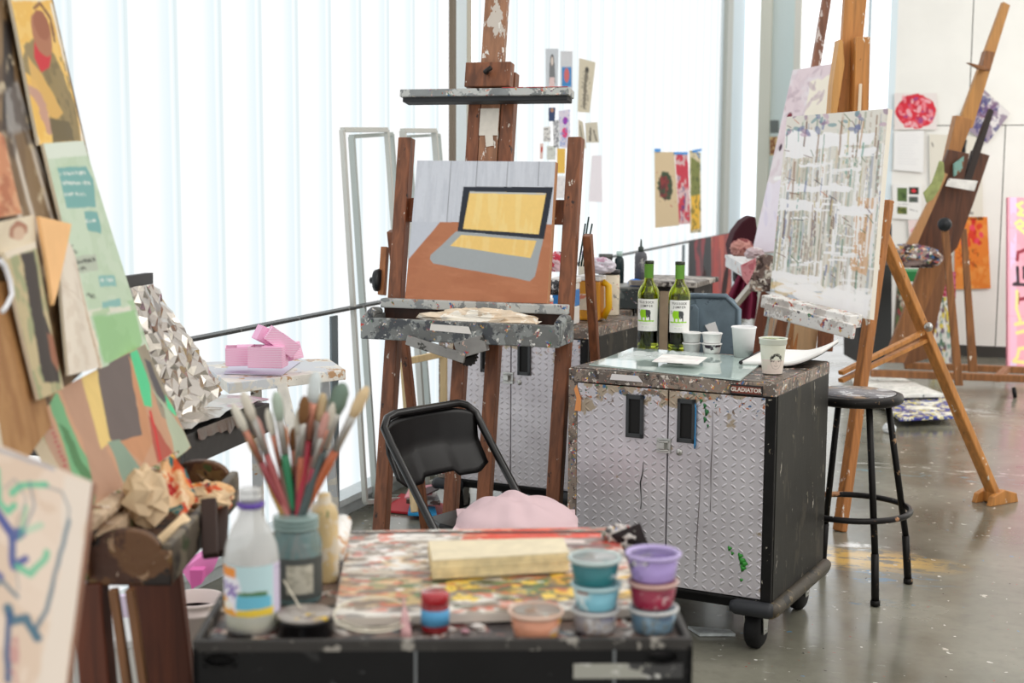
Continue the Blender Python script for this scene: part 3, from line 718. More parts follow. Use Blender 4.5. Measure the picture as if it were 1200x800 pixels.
for j in range(nv):
    for i in range(nu):
        a = j*(nu+1)+i; fs.append((a,a+1,a+nu+2,a+nu+1)); fs.append((N+a,N+a+nu+1,N+a+nu+2,N+a+1))
b.add(vs, fs, 0, True); o = b.build('cloth', plain('pink_cloth', (222,194,198), .85, bs=.15, scale=120)); tag(o, 'pale pink cloth heaped on the seat of the black folding chair', 'cloth')
# ================================================================== THINGS ON THE NEAR CABINET
glassG = plain('bottle_glass', (150,190,40), .02, trans=1, ior=1.5)
foilG = plain('green_capsule', (136,196,84), .45, 0)
coreM = plain('dark_bottle_core', (10,12,6), .15)  # near-black fill added to darken the lower bottles
def wine_bottle(px, py, label, ang):
    c = Pz(px, py, TZ); t = thing('wine_bottle', label, 'bottle', tuple(c))
    prof = [(0,.004),(.030,.0),(.0365,.004),(.0375,.012),(.0375,.188),(.0355,.205),(.028,.222),(.0185,.236),(.0150,.250),(.0142,.296),(.0158,.297),(.0158,.310),(.0135,.311)]
    inner = [(.0120,.310),(.0122,.25),(.0158,.234),(.025,.220),(.033,.203),(.035,.188),(.035,.010),(.02,.008),(0,.012)]
    KX, KZ = 1.10, 1.075; prof = [(r*KX, z*KZ) for r, z in prof]; inner = [(r*KX, z*KZ) for r, z in inner]; S = lambda L: [(r*KX, z*KZ) for r, z in L]
    b = MB(); b.lathe(prof+inner, 40); b.build('glass_body', plain('green_bottle_glass', (196,208,70), .02, trans=1, ior=1.45), t)
    b = MB(); b.lathe(S([(0,.0125),(.02,.0090),(.0343,.0110),(.0348,.014),(.0348,.10),(0,.10)]), 32); b.build('wine', coreM, t)  # added dark core, so no light glows through the lower bottle
    b = MB(); b.lathe(S([(.0156,.252),(.0158,.2985),(.0166,.2985),(.0166,.300)]), 28); b.build('capsule', foilG, t)
    b = MB(); b.lathe(S([(.0160,.2995),(.0168,.3005),(.0168,.3105),(.0142,.312),(.0128,.3115)]), 28); b.build('lip', plain('dark_green_lip', (34,42,22), .2), t)
    # label wraps the front half
    pc = Pic(120, 150, (240,240,236), 1.2, 4); a0 = ang; r_ = .0380*KX; hw = R(62)
    U = lambda u: u
    g = (150,210,30)
    pc.poly([(.17,.38),(.24,.33),(.5,.33),(.54,.44),(.5,.57),(.24,.58),(.17,.5)], g, 1, .008).poly([(.40,.5),(.48,.5),(.46,.66),(.41,.66)], g).poly([(.24,.52),(.31,.52),(.31,.66),(.24,.66)], g)
    pc.poly([(.44,.33),(.62,.34),(.65,.44),(.62,.56),(.5,.56),(.45,.5)], (70,72,74), 1, .012).poly([(.58,.5),(.64,.5),(.64,.66),(.6,.66)], (50,50,52)).poly([(.5,.5),(.54,.5),(.52,.62)], (120,120,120))
    pc.ell(.13, .38, .055, .05, (210,210,206), 1, .01).line([(.07,.36),(.13,.33)], .012, (60,60,60)).line([(.09,.43),(.15,.42)], .01, (60,60,60))
    pc.line([(.08,.685),(.78,.68)], .05, g, 1, .012, 30)
    pc.line([(.2,.76),(.66,.76)], .008, (120,120,120), .8).line([(.3,.80),(.58,.80)], .012, g, .6).line([(.28,.87),(.60,.87)], .022, (160,160,158), .7, dry=.45).line([(.28,.92),(.60,.92)], .012, (160,160,158), .5, dry=.45)
    fc = Vector(c); dirc = (CAM-fc); dirc.z = 0; dirc.normalize(); base = math.atan2(dirc.y, dirc.x)+ang
    nx, ny = pc.nx, pc.ny; vs = []
    for j in range(ny):
        z = (.180-.112*j/(ny-1))*KZ
        for i in range(nx):
            a = base - hw + 2*hw*i/(nx-1); vs.append((math.cos(a)*r_, math.sin(a)*r_, z))
    fs = [(j*nx+i, j*nx+i+1, (j+1)*nx+i+1, (j+1)*nx+i) for j in range(ny-1) for i in range(nx-1)]
    me = bpy.data.meshes.new('label'); me.from_pydata(vs, [], fs); me.materials.append(attrmat('label_print', .6, 0)); me.polygons.foreach_set('use_smooth', [True]*len(fs))
    ca = me.color_attributes.new('Col', 'FLOAT_COLOR', 'POINT'); buf = np.ones((len(vs),4), np.float32); buf[:, :3] = pc.A.reshape(-1,3); ca.data.foreach_set('color', buf.ravel())
    lo = bpy.data.objects.new('label', me); COL.objects.link(lo); lo.parent = t; MW[lo.name] = MW[t.name]; MWI[lo.name] = MWI[t.name]
    x = MB()
    for k, word in enumerate(('TUSSOCK', 'JUMPER')):
        n = len(word)
        for i, ch in enumerate(word):
            a = base + (i-(n-1)/2)*.205 - .08; 
            nr = Vector((math.cos(a), math.sin(a), 0)); tx = Vector((-math.sin(a), math.cos(a), 0))
            text_mb(x, ch, .0118, Mf(nr*.0425+Vector((0,0,.181-.0135*k)), tx, (0,0,1)), .0001, bold=.0001)
    x.build('lettering', plain('label_ink', (70,66,64), .6), lo)
    return t
wine_bottle(759, 409, 'left green wine bottle with a sheep label, on the near cabinet', -.12)
wine_bottle(795, 411, 'right green wine bottle with a sheep label, in front of the stacked white tubs', .08)
# glass palette
GC = [(742,408.5),(900,421),(868,446),(690,428)]
cs = [Pz(x, y, TZ+.001) for x, y in GC]
b = MB(); b.prism(cs, (0,0,.005)); o = b.build('glass_sheet', [plain('pale_glass', (196,214,208), .03, 0, coat=.6, var=.05, scale=8)]); tag(o, 'sheet of glass used as a palette on the near cabinet', 'glass sheet')
GZ = TZ+.0065
b = MB()
q = MB(); nu, nv = 40, 16; vs = []; fs = []
for j in range(nv+1):
    for i in range(nu+1):
        u = i/nu; v = j/nv; p = Pz(724+u*100, 421-v*8, GZ); p.z += .001+.014*abs(mnoise.noise(Vector((u*7, v*4, 1))))*(1-abs(2*u-1)**3)*(1-abs(2*v-1)**3)*2; vs.append(p)
for j in range(nv):
    for i in range(nu): a = j*(nu+1)+i; fs.append((a,a+1,a+nu+2,a+nu+1))
q.add(vs, fs, 0, True); o = q.build('plastic_film', plain('clear_film', (240,244,244), .12, alpha=.45)); tag(o, 'crumpled clear plastic film at the foot of the wine bottles', 'plastic film')
def sheet(name, label, cat, cpx, z, col, th=.0015, m=None, group=None, lift=None):
    cs = [Pz(x, y, z) for x, y in cpx]
    if lift: cs = [c+Vector((0,0,l)) for c, l in zip(cs, lift)]
    b = MB(); b.prism(cs, (0,0,th)); o = b.build(name, m or plain(name+'_paper', col, .7)); return tag(o, label, cat, group)
sheet('card', 'white card with a pink smear lying on the glass by the bottles', 'paper', [(778,415),(829,419),(818,427),(764,424)], GZ+.016, (0,0,0), .002, splat('pink_smeared_card', (238,236,232), [((240,206,216), 9, .62, 0), ((226,180,90), 24, .7, 0)], .7, 0, 0))
sheet('tape_strip', 'strip of white tape on the front edge of the near cabinet', 'tape', [(726,441),(757,443.5),(763,454),(722,449.5)], TZ-.0, (0,0,0), .001) if False else None
b = MB(); yv = -.3105
b.prism([(-.205,yv,.892),(-.11,yv,.892),(-.093,yv,.872),(-.212,yv,.872)], (0,-.001,0)); b.build('tape_strip', plain('white_tape', (226,222,222), .7), near)
white = plain('white_paper', (240,240,240), .6); tubW = plain('tub_white', (236,236,234), .4)
def tub(loc, r, h, label, body, lid=None, group=None, rimc=None, stain=None, name='paint_tub', cat='tub', tilt=0):
    t = thing(name, label, cat, tuple(loc), 0, group, tilt=Matrix.Rotation(tilt, 4, 'Y') if tilt else None)
    b = MB(); b.lathe([(0,.002),(r*.80,.0),(r*.84,.003),(r*.97,h*.86),(r,h*.88),(r,h*.93),(r*.94,h*.93),(r*.80,.006),(0,.006)], 32); b.build('tub_body', body, t)
    if lid:
        b = MB(); b.lathe([(0,h*.95),(r*.78,h*.95),(r*.80,h*.985),(r*.99,h*.985),(r*1.05,h*.95),(r*1.05,h*.87),(r*1.01,h*.87),(r*1.0,h*.93),(0,h*.93)], 36); b.build('lid', lid, t)
    return t
c = Pz(834, 413, GZ); tub(c, .036, .036, 'lower of two white lidded tubs with a dark drip, behind the glass sheet', splat('tub_dark_drip', (232,232,230), [((44,28,48), 9, .60, 0)], .4, 0, 0), tubW)
tub(c+Vector((0,0,.0365)), .037, .038, 'upper white lidded tub with a grey smear, left of the paper cup', splat('tub_grey_smear', (236,236,234), [((190,192,186), 14, .6, 0)], .4, 0, 0), tubW)
c = Pz(811, 413, GZ-.003) ; c = c+Fh*.02; clearT = plain('cloudy_tub', (214,216,214), .3, alpha=.9, var=.1, scale=30)
tub(c, .034, .036, 'lower cloudy tub half hidden behind the right wine bottle', clearT, tubW); tub(c+Vector((0,0,.0365)), .035, .038, 'upper cloudy tub half hidden behind the right wine bottle', clearT, tubW)
# paper cup
c = Pz(871, 417.5, GZ); t = thing('paper_cup', 'white paper cup standing left of the sketch pad', 'cup', tuple(c))
b = MB(); b.lathe([(0,.004),(.033,.004),(.0335,0),(.0435,.103),(.0455,.104),(.0462,.1065),(.0450,.109),(.0430,.108),(.0425,.104),(.0325,.006),(0,.006)], 40); b.build('cup_body', white, t)
# drink cup with printed face
c = Pz(905, 438, TZ); t = thing('drink_cup', 'milky drink cup with a curly-haired face drawn on it, at the near cabinet front edge', 'cup', tuple(c))
pc = Pic(150, 150, (226,228,212), 1.0, 8)
pc.poly([(0,.5),(1,.55),(1,1),(0,1)], (228,210,200), .8, .03).mott((214,216,196), 5, .55, .4)
for k in range(190):
    a = random.uniform(PI, 2*PI+.0); rr = random.uniform(.5, 1); pc.ell(.60+math.cos(a)*.16*rr, .45+math.sin(a)*.17*rr+.02, .010, .012, (50,50,46), .85, .004)
for s in (-1, 1):
    pc.line([(.60+s*.15,.45),(.60+s*.15,.66),(.60+s*.09,.80),(.60,.84)], .010, (150,140,130), .8, .004); pc.line([(.60+s*.11,.53),(.60+s*.04,.52)], .014, (90,86,80)); pc.ell(.60+s*.075,.57,.03,.015,(110,100,96)); 
    for k in range(20): pc.ell(.60+s*random.uniform(.12,.17), random.uniform(.42,.58), .009,.012,(60,58,54))
pc.line([(.595,.56),(.59,.64),(.61,.65)], .009, (140,126,118)); pc.line([(.55,.72),(.60,.735),(.65,.715)], .012, (130,104,100))
dirc = CAM-c; dirc.z = 0; base = math.atan2(dirc.y, dirc.x); nx, ny = pc.nx, pc.ny; vs = []; H_ = .118
for j in range(ny):
    v = j/(ny-1); z = .004+(H_-.02)*(1-v); r_ = .0335+.0095*(1-v)
    for i in range(nx): a = base-PI*.5+PI*i/(nx-1); vs.append((math.cos(a)*r_, math.sin(a)*r_, z))
fs = [(j*nx+i, j*nx+i+1, (j+1)*nx+i+1, (j+1)*nx+i) for j in range(ny-1) for i in range(nx-1)]
N = len(vs); bk = 24
for j in range(ny-1, -1, -(ny-1)):
    v = j/(ny-1); z = .004+(H_-.02)*(1-v); r_ = .0335+.0095*(1-v)
    for i in range(bk+1): a = base+PI*.5+PI*i/bk; vs.append((math.cos(a)*r_, math.sin(a)*r_, z))
for i in range(bk): fs.append((N+i, N+i+1, N+bk+1+i+1, N+bk+1+i))
me = bpy.data.meshes.new('cup_body'); me.from_pydata(vs, [], fs); me.materials.append(attrmat('cup_print', .25, 0)); me.polygons.foreach_set('use_smooth', [True]*len(fs))
ca = me.color_attributes.new('Col', 'FLOAT_COLOR', 'POINT'); buf = np.ones((len(vs),4), np.float32); buf[:, :3] = lin((228,222,208)); buf[:N, :3] = pc.A.reshape(-1,3); ca.data.foreach_set('color', buf.ravel())
lo = bpy.data.objects.new('cup_body', me); COL.objects.link(lo); lo.parent = t
b = MB(); b.lathe([(.0428,.100),(.0455,.102),(.0455,.116),(.0478,.118),(.0478,.121),(.044,.121),(.043,.116)], 36); b.build('rim', plain('cup_rim', (226,230,216), .3), t)
b = MB(); b.lathe([(0,.116),(.043,.116),(.043,.1175),(0,.1185)], 30); b.build('film_lid', splat('green_film', (216,226,190), [([(24,30,24),(190,210,60),(60,130,50),(30,34,30)], 22, .48, 60)], .3, 0, 0), t)
# sketch pad with curling pages
pad = thing('sketch_pad', 'open white sketch pad curling over the right end of the near cabinet', 'sketch pad', tuple(Pz(925, 425, TZ)))
A0, A1, A2, A3 = [Pz(x, y, TZ+.004) for x, y in ((897,413),(982,416),(962,431),(868,428))]
def surf(mb, h0, h1, inset, mi=0):
    n, m = 24, 8; vs = []; fs = []
    for j in range(m+1):
        for i in range(n+1):
            u = i/n; v = j/m; p = A0.lerp(A1, u).lerp(A3.lerp(A2, u), v); z = .045*max(0, (u-.55)/.45)**1.6
            vs.append(p+Vector((0,0,h0+z))); 
    N = len(vs); vs += [p+Vector((0,0,h1-h0)) for p in vs]
    for j in range(m):
        for i in range(n): a = j*(n+1)+i; fs += [(a,a+n+1,a+n+2,a+1),(N+a,N+a+1,N+a+n+2,N+a+n+1)]
    for i in range(n): fs += [(i,i+1,N+i+1,N+i)]; a = m*(n+1)+i; fs += [(a,N+a,N+a+1,a+1)]
    for j in range(m): a = j*(n+1); fs += [(a,N+a,N+a+n+1,a+n+1)]; a += n; fs += [(a,a+n+1,N+a+n+1,N+a)]
    mb.add(vs, fs, mi, True)
b = MB(); surf(b, .003, .015, 0); b.build('pages', plain('pad_pages', (244,243,240), .7), pad, world=True)
b = MB(); surf(b, 0, .003, 0); b.build('cover', plain('pad_cover', (40,40,42), .5), pad, world=True)
b = MB(); b.tube([A0+Vector((0,0,.010)), A3+Vector((0,0,.010))], .007, 10); b.build('binding', plain('pad_binding', (24,24,26), .5), pad, world=True)
# ================================================================== STOOL
stoolM = splat('black_worn_metal', (30,28,27), [((150,120,90), 26, .66, 0), ((210,200,184), 50, .70, 0)], .4, .3, .1)
sc = Pz(1001, 463, .74); st = thing('bar_stool', 'round black metal stool with a foot ring, right of the near cabinet', 'stool', (sc.x, sc.y, 0), R(8))
b = MB(); b.lathe([(0,.715),(.165,.715),(.178,.722),(.183,.735),(.178,.748),(.160,.752),(.158,.750),(0,.751)], 48); b.build('seat', stoolM, st)
b = MB(); b.lathe([(0,.7495),(.150,.7495),(.153,.7535),(0,.7545)], 48); b.build('seat_disc', splat('scuffed_seat', (126,124,128), [((176,150,128), 9, .54, 0), ((206,206,208), 14, .58, 0), ((60,56,56), 16, .60, 0), ((230,226,220), 40, .66, 0)], .45), st)
feet = [Pz(1034, 716, 0), Pz(1069, 684, 0)]
ctr = Vector((sc.x, sc.y, 0)); A_ = (feet[0]-ctr); 
rad = .235; a0 = math.atan2(A_.y, A_.x)
for k, a in enumerate((a0, a0+PI/2, a0+PI, a0-PI/2)):
    p0 = ctr+Vector((math.cos(a)*.135, math.sin(a)*.135, .72)); p1 = ctr+Vector((math.cos(a)*rad, math.sin(a)*rad, .16)); p2 = ctr+Vector((math.cos(a)*(rad+.012), math.sin(a)*(rad+.012), 0.003))
    b = MB(); b.tube([p0, p1.lerp(p0,.05)], .0125, 12); b.tube([p1.lerp(p0,.055), p2], .0145, 12); b.tube([p2, p2+Vector((0,0,.018))], .018, 12); b.build('leg', stoolM, st, world=True)
zr = .31; rr_ = .135+(rad-.135)*(.72-zr)/.56+.012
b = MB(); b.tube([ctr+Vector((math.cos(2*PI*i/48)*rr_, math.sin(2*PI*i/48)*rr_, zr)) for i in range(48)], .0115, 10, closed=True); b.build('foot_ring', splat('worn_ring', (38,36,36), [((176,130,96), 12, .6, 0), ((216,210,200), 30, .68, 0)], .4, .4, .1), st, world=True)
# ================================================================== RIGHT EASEL
amber = wood('amber_varnished_wood', (206,140,72), .62, spots=[(26,.67,(238,230,214)),(34,.70,(90,60,40))])
amber2 = wood('amber_wood_paint', (188,122,64), .6, spots=[(28,.64,(230,224,214)),(44,.70,(120,140,150))])
fN = Pz(984, 622, 0); dirx = (Rh*.53-Fh*.85).normalized(); diry = (Rh*.85+Fh*.53).normalized()
rz2 = math.atan2(dirx.y, dirx.x)
root = fN - dirx*.26; root.z = 0
RE = thing('tripod_easel', 'amber wooden easel with a long rear leg, holding the white abstract canvas', 'easel', tuple(root), rz2)
def IM(t, v): return MWI[t.name] @ Vector(v)
# front posts, local x across, y back; tilt follows the picture
TT = R(11)
def er(x, z, y=0): return (x, z*math.tan(TT)+y, z)
b = MB(); b.bar(er(.26,0), er(.20,1.45), .062, .034, SX); b.bar(er(.285,.05,-.018), er(.235,1.2,-.018), .012, .03, SX); b.build('front_leg', amber2, RE, bevel=.006)
b = MB(); b.bar(er(-.26,0), er(-.20,1.45), .062, .034, SX); b.build('front_leg', amber2, RE, bevel=.006)
def wp(px, py, Z): return IM(RE, P(px, py, Z))
f2 = Pz(1166, 582, .03); top2 = P(985, 160, 6.52)
b = MB(); b.bar(IM(RE, f2), IM(RE, top2), .062, .036, IM(RE, RE.location+Vector(dirx))) ; b.build('rear_leg', amber, RE, bevel=.006)
b = MB(); fc = IM(RE, Pz(1166, 588, 0)); 
for s in (-1, 1): b.prism([(fc.x+s*.030, fc.y-.10, 0),(fc.x+s*.030, fc.y+.10, 0),(fc.x+s*.030, fc.y+.085, .045),(fc.x+s*.030, fc.y, .07),(fc.x+s*.030, fc.y-.085, .045)], (s*.028,0,0))
b.box((fc.x, fc.y, .03), (.062, .10, .05)); b.build('rear_foot', amber, RE, bevel=.004)
b = MB()
a_ = P(985, 437, 6.3); c_ = P(1090, 385, 6.62); d_ = P(985, 446, 6.3); e_ = P(1090, 396, 6.62)
b.bar(IM(RE,a_), IM(RE,c_), .018, .03, (0,0,1)); b.build('brace', amber, RE, bevel=.002)
b = MB(); b.bar(IM(RE,d_), IM(RE,e_), .018, .03, (0,0,1)); b.build('brace', amber, RE, bevel=.002)
b = MB(); k_ = IM(RE, P(1089, 383, 6.55)); b.lathe([(0,0),(.022,0),(.022,.012),(.012,.018),(0,.018)], 16, M=Matrix.Translation(k_) @ Matrix.Rotation(R(90),4,'X')); b.build('wing_nut', steel, RE)
# upper works: mast between two cheeks, flat in picture order
def bpx(name, pts, d, m, parent, Z, bev=.003):
    """a board whose outline is given at one depth, with real thickness d away from the viewer"""
    ps = [P(x, y, Z) for x, y in pts]; b = MB(); b.prism(ps, Fh*d); return b.build(name, m, parent, world=True, bevel=bev)
mastL = wood('light_amber_wood', (216,160,90), .7)
bpx('mast', [(994,-60),(1022,-60),(1008,80),(1003,240),(975,240),(985,80)], .05, amber, RE, 6.52)
bpx('mast_cheek', [(984,46),(988,48),(990,76),(980,140),(973,140),(976,100)], .10, mastL, RE, 6.45)
bpx('mast_cheek', [(1003,43),(1020,43),(1018,135),(1001,135)], .09, amber, RE, 6.42)
bpx('mast_slot', [(1007,98),(1010.5,98),(1009,135),(1005,135)], .01, plain('pale_slot', (232,214,190), .6), RE, 6.40)
# canvas
AC = [(922,137),(1041,127),(1019,374),(901,356)]
CW = [P(922,137,6.38), P(1041,127,6.02), P(1019,374,5.92), P(901,356,6.26)]
f = homo(AC); pic = Pic(120, 240, (230,227,218), 1.9, 21)
rg = random.Random(5)
pal = [(170,150,128),(150,170,160),(190,206,196),(140,110,96),(206,186,150),(150,160,186),(196,170,150),(120,140,110),(226,222,214),(170,186,200)]
for i in range(230):
    x = rg.uniform(0, 1); y = rg.uniform(0, .8); l = rg.uniform(.1, .5); pic.line([(x, y), (x+rg.uniform(-.01,.01), y+l)], rg.uniform(.006,.03), rg.choice(pal), rg.uniform(.25,.65), .004, 14, rg.choice((0,.42,.5)))
pic.poly([(.78,.42),(.97,.42),(.93,.80),(.76,.78)], (220,170,120), .7, .02)
for i in range(70):
    x = rg.uniform(0, 1); y = rg.uniform(0, .9); pic.line([(x, y), (x+rg.uniform(-.01,.01), y+rg.uniform(.08,.35))], rg.uniform(.008,.028), (252,252,252), rg.uniform(.7,1), .006, 14, rg.choice((0,.45,.5)))
for x0, y0, x1, y1 in ((0,.08,.35,.22),(.3,.10,.9,.17),(.05,.36,.5,.40),(.0,.44,.45,.50),(.6,.46,.95,.50),(0,.82,.5,.86),(.1,.88,1,1),(.55,.18,.95,.22),(.15,.25,.4,.27),(.5,.36,.72,.40)):
    pic.poly([(x0,y0),(x1,y0+.01),(x1-.03,y1),(x0+.02,y1)], (252,252,254), .92, .03, 9)
for i in range(36):
    x = rg.uniform(0, .8); y = rg.uniform(.03,.97); pic.line([(x, y), (x+rg.uniform(.1,.3), y+rg.uniform(-.01,.01))], rg.uniform(.01,.035), (252,252,253), rg.uniform(.6,1), .01, 14, rg.choice((0,.47)))
for i in range(60):
    x = rg.uniform(0, 1); y = rg.uniform(0, .85); pic.line([(x, y), (x+rg.uniform(-.01,.01), y+rg.uniform(.04,.2))], rg.uniform(.006,.02), rg.choice([(196,150,110),(120,170,160),(90,140,120),(150,110,80),(206,190,140),(110,120,170),(120,90,80)]), .75, .006, 14, rg.choice((0,.48)))
for i in range(40): x = rg.uniform(0,.9); y = rg.uniform(0,1); pic.line([(x,y),(x+rg.uniform(-.02,.1),y+rg.uniform(0,.05))], .008, rg.choice([(110,60,50),(60,70,90),(90,120,90),(200,120,80)]), .8, .01)
pic.dabs(30, [(120,130,170),(150,120,150),(100,150,160),(200,170,190)], .02, (0,0,1,.1), None, 2, .7)
pic.dabs(26, [(222,190,120),(236,226,200),(160,180,200)], .03, (0,.86,.5,1), 0, 3, .6); pic.dabs(30, [(252,252,252)], .04, (0,.84,1,1), 0, 3, .8)
o = panel('abstract_canvas', CW, .035, pic, edge=plain('white_canvas_edge', (236,230,216), .7)); tag(o, 'tall white abstract canvas with vertical drips, on the amber easel', 'painting')
# tray of the right easel
T0, T1 = P(899, 352, 6.20), P(1003, 377, 5.86)
b = MB(); b.bar(IM(RE,T0), IM(RE,T1), .055, .09, (0,0,1)); b.bar(IM(RE,P(897,362,6.15)), IM(RE,P(1001,389,5.80)), .06, .02, (0,0,1)); b.build('tray', splat('white_paint_tray', (196,190,184), [((236,234,230), 10, .48, 0), (MESS, 26, .58, 70), ((70,60,56), 34, .66, 0)], .5, 0, .5), RE, bevel=.004)
bpx('support_board', [(912,372),(925,374),(914,412),(902,412)], .02, brown, RE, 6.45)
bpx('support_board', [(932,376),(960,380),(956,412),(929,412)], .02, wood('pale_board', (206,170,130), .8), RE, 6.6)
bpx('support_board', [(960,380),(978,384),(976,412),(958,412)], .02, brown, RE, 6.55)
# ================================================================== SECOND EASEL WITH PINK CANVAS
s2 = P(890, 345, 7.9); s2.z = 0
SE = thing('box_easel', 'brown box easel behind the abstract canvas, holding the pale pink canvas', 'easel', tuple(s2), cyaw(50))
redw = wood('reddish_brown_wood', (124,66,40), .5)
bpx('front_leg', [(893,340),(906,345),(862,538),(850,538)], .03, redw, SE, 7.75)
bpx('front_leg', [(916,345),(928,345),(900,538),(888,538)], .03, redw, SE, 7.9)
bpx('leg_slat', [(906,345),(910,345),(896,470),(891,470)], .02, wood('pale_slat', (214,180,150), .7), SE, 7.72)
bpx('leg_slat', [(912,345),(916,345),(906,440),(900,440)], .02, wood('pale_slat', (214,180,150), .7), SE, 7.70)
bpx('mast', [(971,-40),(981,-40),(945,180),(935,180)], .05, wood('painted_mast', (150,100,76), .6, spots=[(18,.56,(220,206,200))]), SE, 8.1)
b = MB(); c_ = P(898, 322, 7.6); poly = []
for i in range(13):
    a = PI*i/12; poly.append(c_+Rh*(-math.cos(a)*.085)+Vector((0,0,math.sin(a)*.09+.02)))
poly += [c_+Rh*.085+Vector((0,0,-.09)), c_-Rh*.085+Vector((0,0,-.09))]
b.prism(poly, Fh*.03); b.build('tray_end', splat('crusted_tray_end', (110,92,86), [(DUST, 14, .5, 60),((60,44,40), 18, .56, 0)], .6, 0, .5), SE, world=True, bevel=.004)
b = MB(); b.bar(P(852,305,8.3), P(905,338,7.62), .07, .02, (0,0,1)); b.bar(P(862,300,8.5), P(920,330,7.82), .02, .14, (0,0,1)); b.build('tray', splat('white_tray', (214,214,214), [(MESS, 20, .62, 60)], .5, 0, .4), SE, world=True, bevel=.004)
b = MB(); b.bar(P(858,362,8.3), P(884,330,7.9), .03, .03, (0,0,1)); b.build('brace', plain('pale_brace', (214,206,196), .6), SE, world=True)
PC = [P(929,82,8.15), P(990,72,7.85), P(950,292,7.62), P(881,296,7.95)]
pic = Pic(70, 150, (232,224,228), 2.6, 31); pic.mott((226,206,212), 3, .5, .7, (1,1), .1, (0,0,1,.6)).mott((214,196,204), 9, .58, .5).poly([(.4,.08),(.9,.06),(.8,.4),(.45,.4)], (244,238,220), .9, .04)
pic.dabs(26, [(206,186,196),(222,206,210),(190,170,180)], .03, (0,.02,.7,.45), None, 3, .6).ell(.14,.26,.05,.02,(120,30,50)).ell(.10,.43,.03,.02,(70,40,60))
pic.poly([(0,.62),(.6,.60),(1,1),(0,1)], (238,232,244), .8, .05).dabs(14, [(222,216,236),(240,236,246)], .05, (0,.6,.8,1), 1.2, 4, .6)
pic.line([(.12,.60),(.5,.59)], .05, (250,250,250), 1, .01)
o = panel('pale_pink_canvas', PC, .03, pic, edge=plain('pale_canvas_edge', (224,214,214), .7)); tag(o, 'pale pink and lilac canvas leaning behind the abstract canvas', 'painting')
def lump(name, label, cat, c, size, seed, m, amp=.4, group=None, sc=2.2):
    b = MB(); crumple(b, c, size, seed, amp, sc=sc); o = b.build(name, m); return tag(o, label, cat, group)
lump('rag', 'dusty red and brown rag on the tray of the box easel', 'rag', P(869, 300, 7.85), (.13,.12,.11), 12, splat('dusty_red_rag', (150,84,84), [((206,150,140), 9, .52, 0), ((120,60,66), 12, .6, 0)], .9))
lump('rag', 'white rag bundled on the tray of the box easel', 'rag', P(884, 303, 7.72), (.11,.09,.07), 14, splat('white_rag', (226,220,220), [((206,186,190), 9, .56, 0)], .9))
b = MB(); b.prism([P(868,311,7.58),P(886,302,7.56),P(886,312,7.56),P(876,334,7.57),(P(870,326,7.58))], Fh*.008); o = b.build('rag', splat('pink_rag', (222,150,156), [((196,110,120), 20, .58, 0)], .9)); tag(o, 'pink rag hanging over the tray edge of the box easel', 'rag')
b = MB(); b.prism([P(x, y, 9.0) for x, y in ((858,302),(856,288),(861,272),(870,260),(880,253),(886,254),(888,272),(886,298),(878,306))], Fh*.22); o = b.build('hood', plain('maroon_velvet', (58,10,24), .9, bs=.5, scale=25), bevel=.05, seg=4); tag(o, 'dark maroon velvet hood hanging at the end of the rail', 'hood')
b = MB(); b.prism([P(862,298,9.25),P(888,298,9.25),P(888,345,9.25),P(880,352,9.25),P(862,330,9.25)], Fh*.12); o = b.build('dark_cloth', plain('black_cloth', (20,17,20), .9)); tag(o, 'black cloth hanging under the maroon bundle', 'cloth')
b = MB(); ps = []; n = 18
front = []; 
for i in range(n+1):
    u = i/n; front.append((u, .03*math.sin(u*PI*6)))
vs = []; fs = []
for j, (ya, xa, xb) in enumerate(((322,866,884),(350,852,888),(374,850,885))):
    for u, w_2 in front: p = P(xa+(xb-xa)*u, ya, 8.6) - Fh*w_2; vs.append(p)
k = n+1
N = len(vs); vs += [p+Fh*.03 for p in vs]
for j in range(2):
    for i in range(n): a = j*k+i; fs += [(a,a+1,a+k+1,a+k),(N+a,N+a+k,N+a+k+1,N+a+1)]
b.add(vs, fs, 0, True); o = b.build('bag', plain('plum_fabric', (110,16,52), .8)); tag(o, 'plum fabric bag hanging behind the box easel', 'bag')
# ================================================================== RAIL
railM = splat('dark_painted_rail', (66,68,68), [((140,140,138), 20, .6, 0), ((176,60,50), 9, .70, 0)], .45, .2, .1)
zR = .96
def rp(px): # point on the rail at photo column px
    d = ray(px, 300); X = XW+.13
    t = 0
    lo, hi = 1.0, 15.2
    for _ in range(50):
        m_ = (lo+hi)/2; p = Vector((X, m_, zR)) - CAM; sx = 600+FP*p.dot(cr)/p.dot(fwd)
        if sx < px: lo = m_
        else: hi = m_
    return Vector((X, lo, zR))
r0, r1 = rp(120), rp(856)
RL = thing('handrail', 'long metal handrail running in front of the glass wall', 'rail', (r0.x, r0.y, 0), 0)
b = MB(); b.bar(r0, r1, .012, .045, (0,0,1)); b.build('rail_bar', railM, RL, world=True, bevel=.002)
postM = plain('grey_blue_post', (120,132,138), .45, .2)
for px_ in (391, 801):
    p = rp(px_); b = MB(); b.box((p.x, p.y, zR/2-.01), (.012, .06, zR-.02)); b.box((p.x, p.y, .006), (.08,.12,.012)); b.build('rail_post', postM, RL, world=True, bevel=.002)
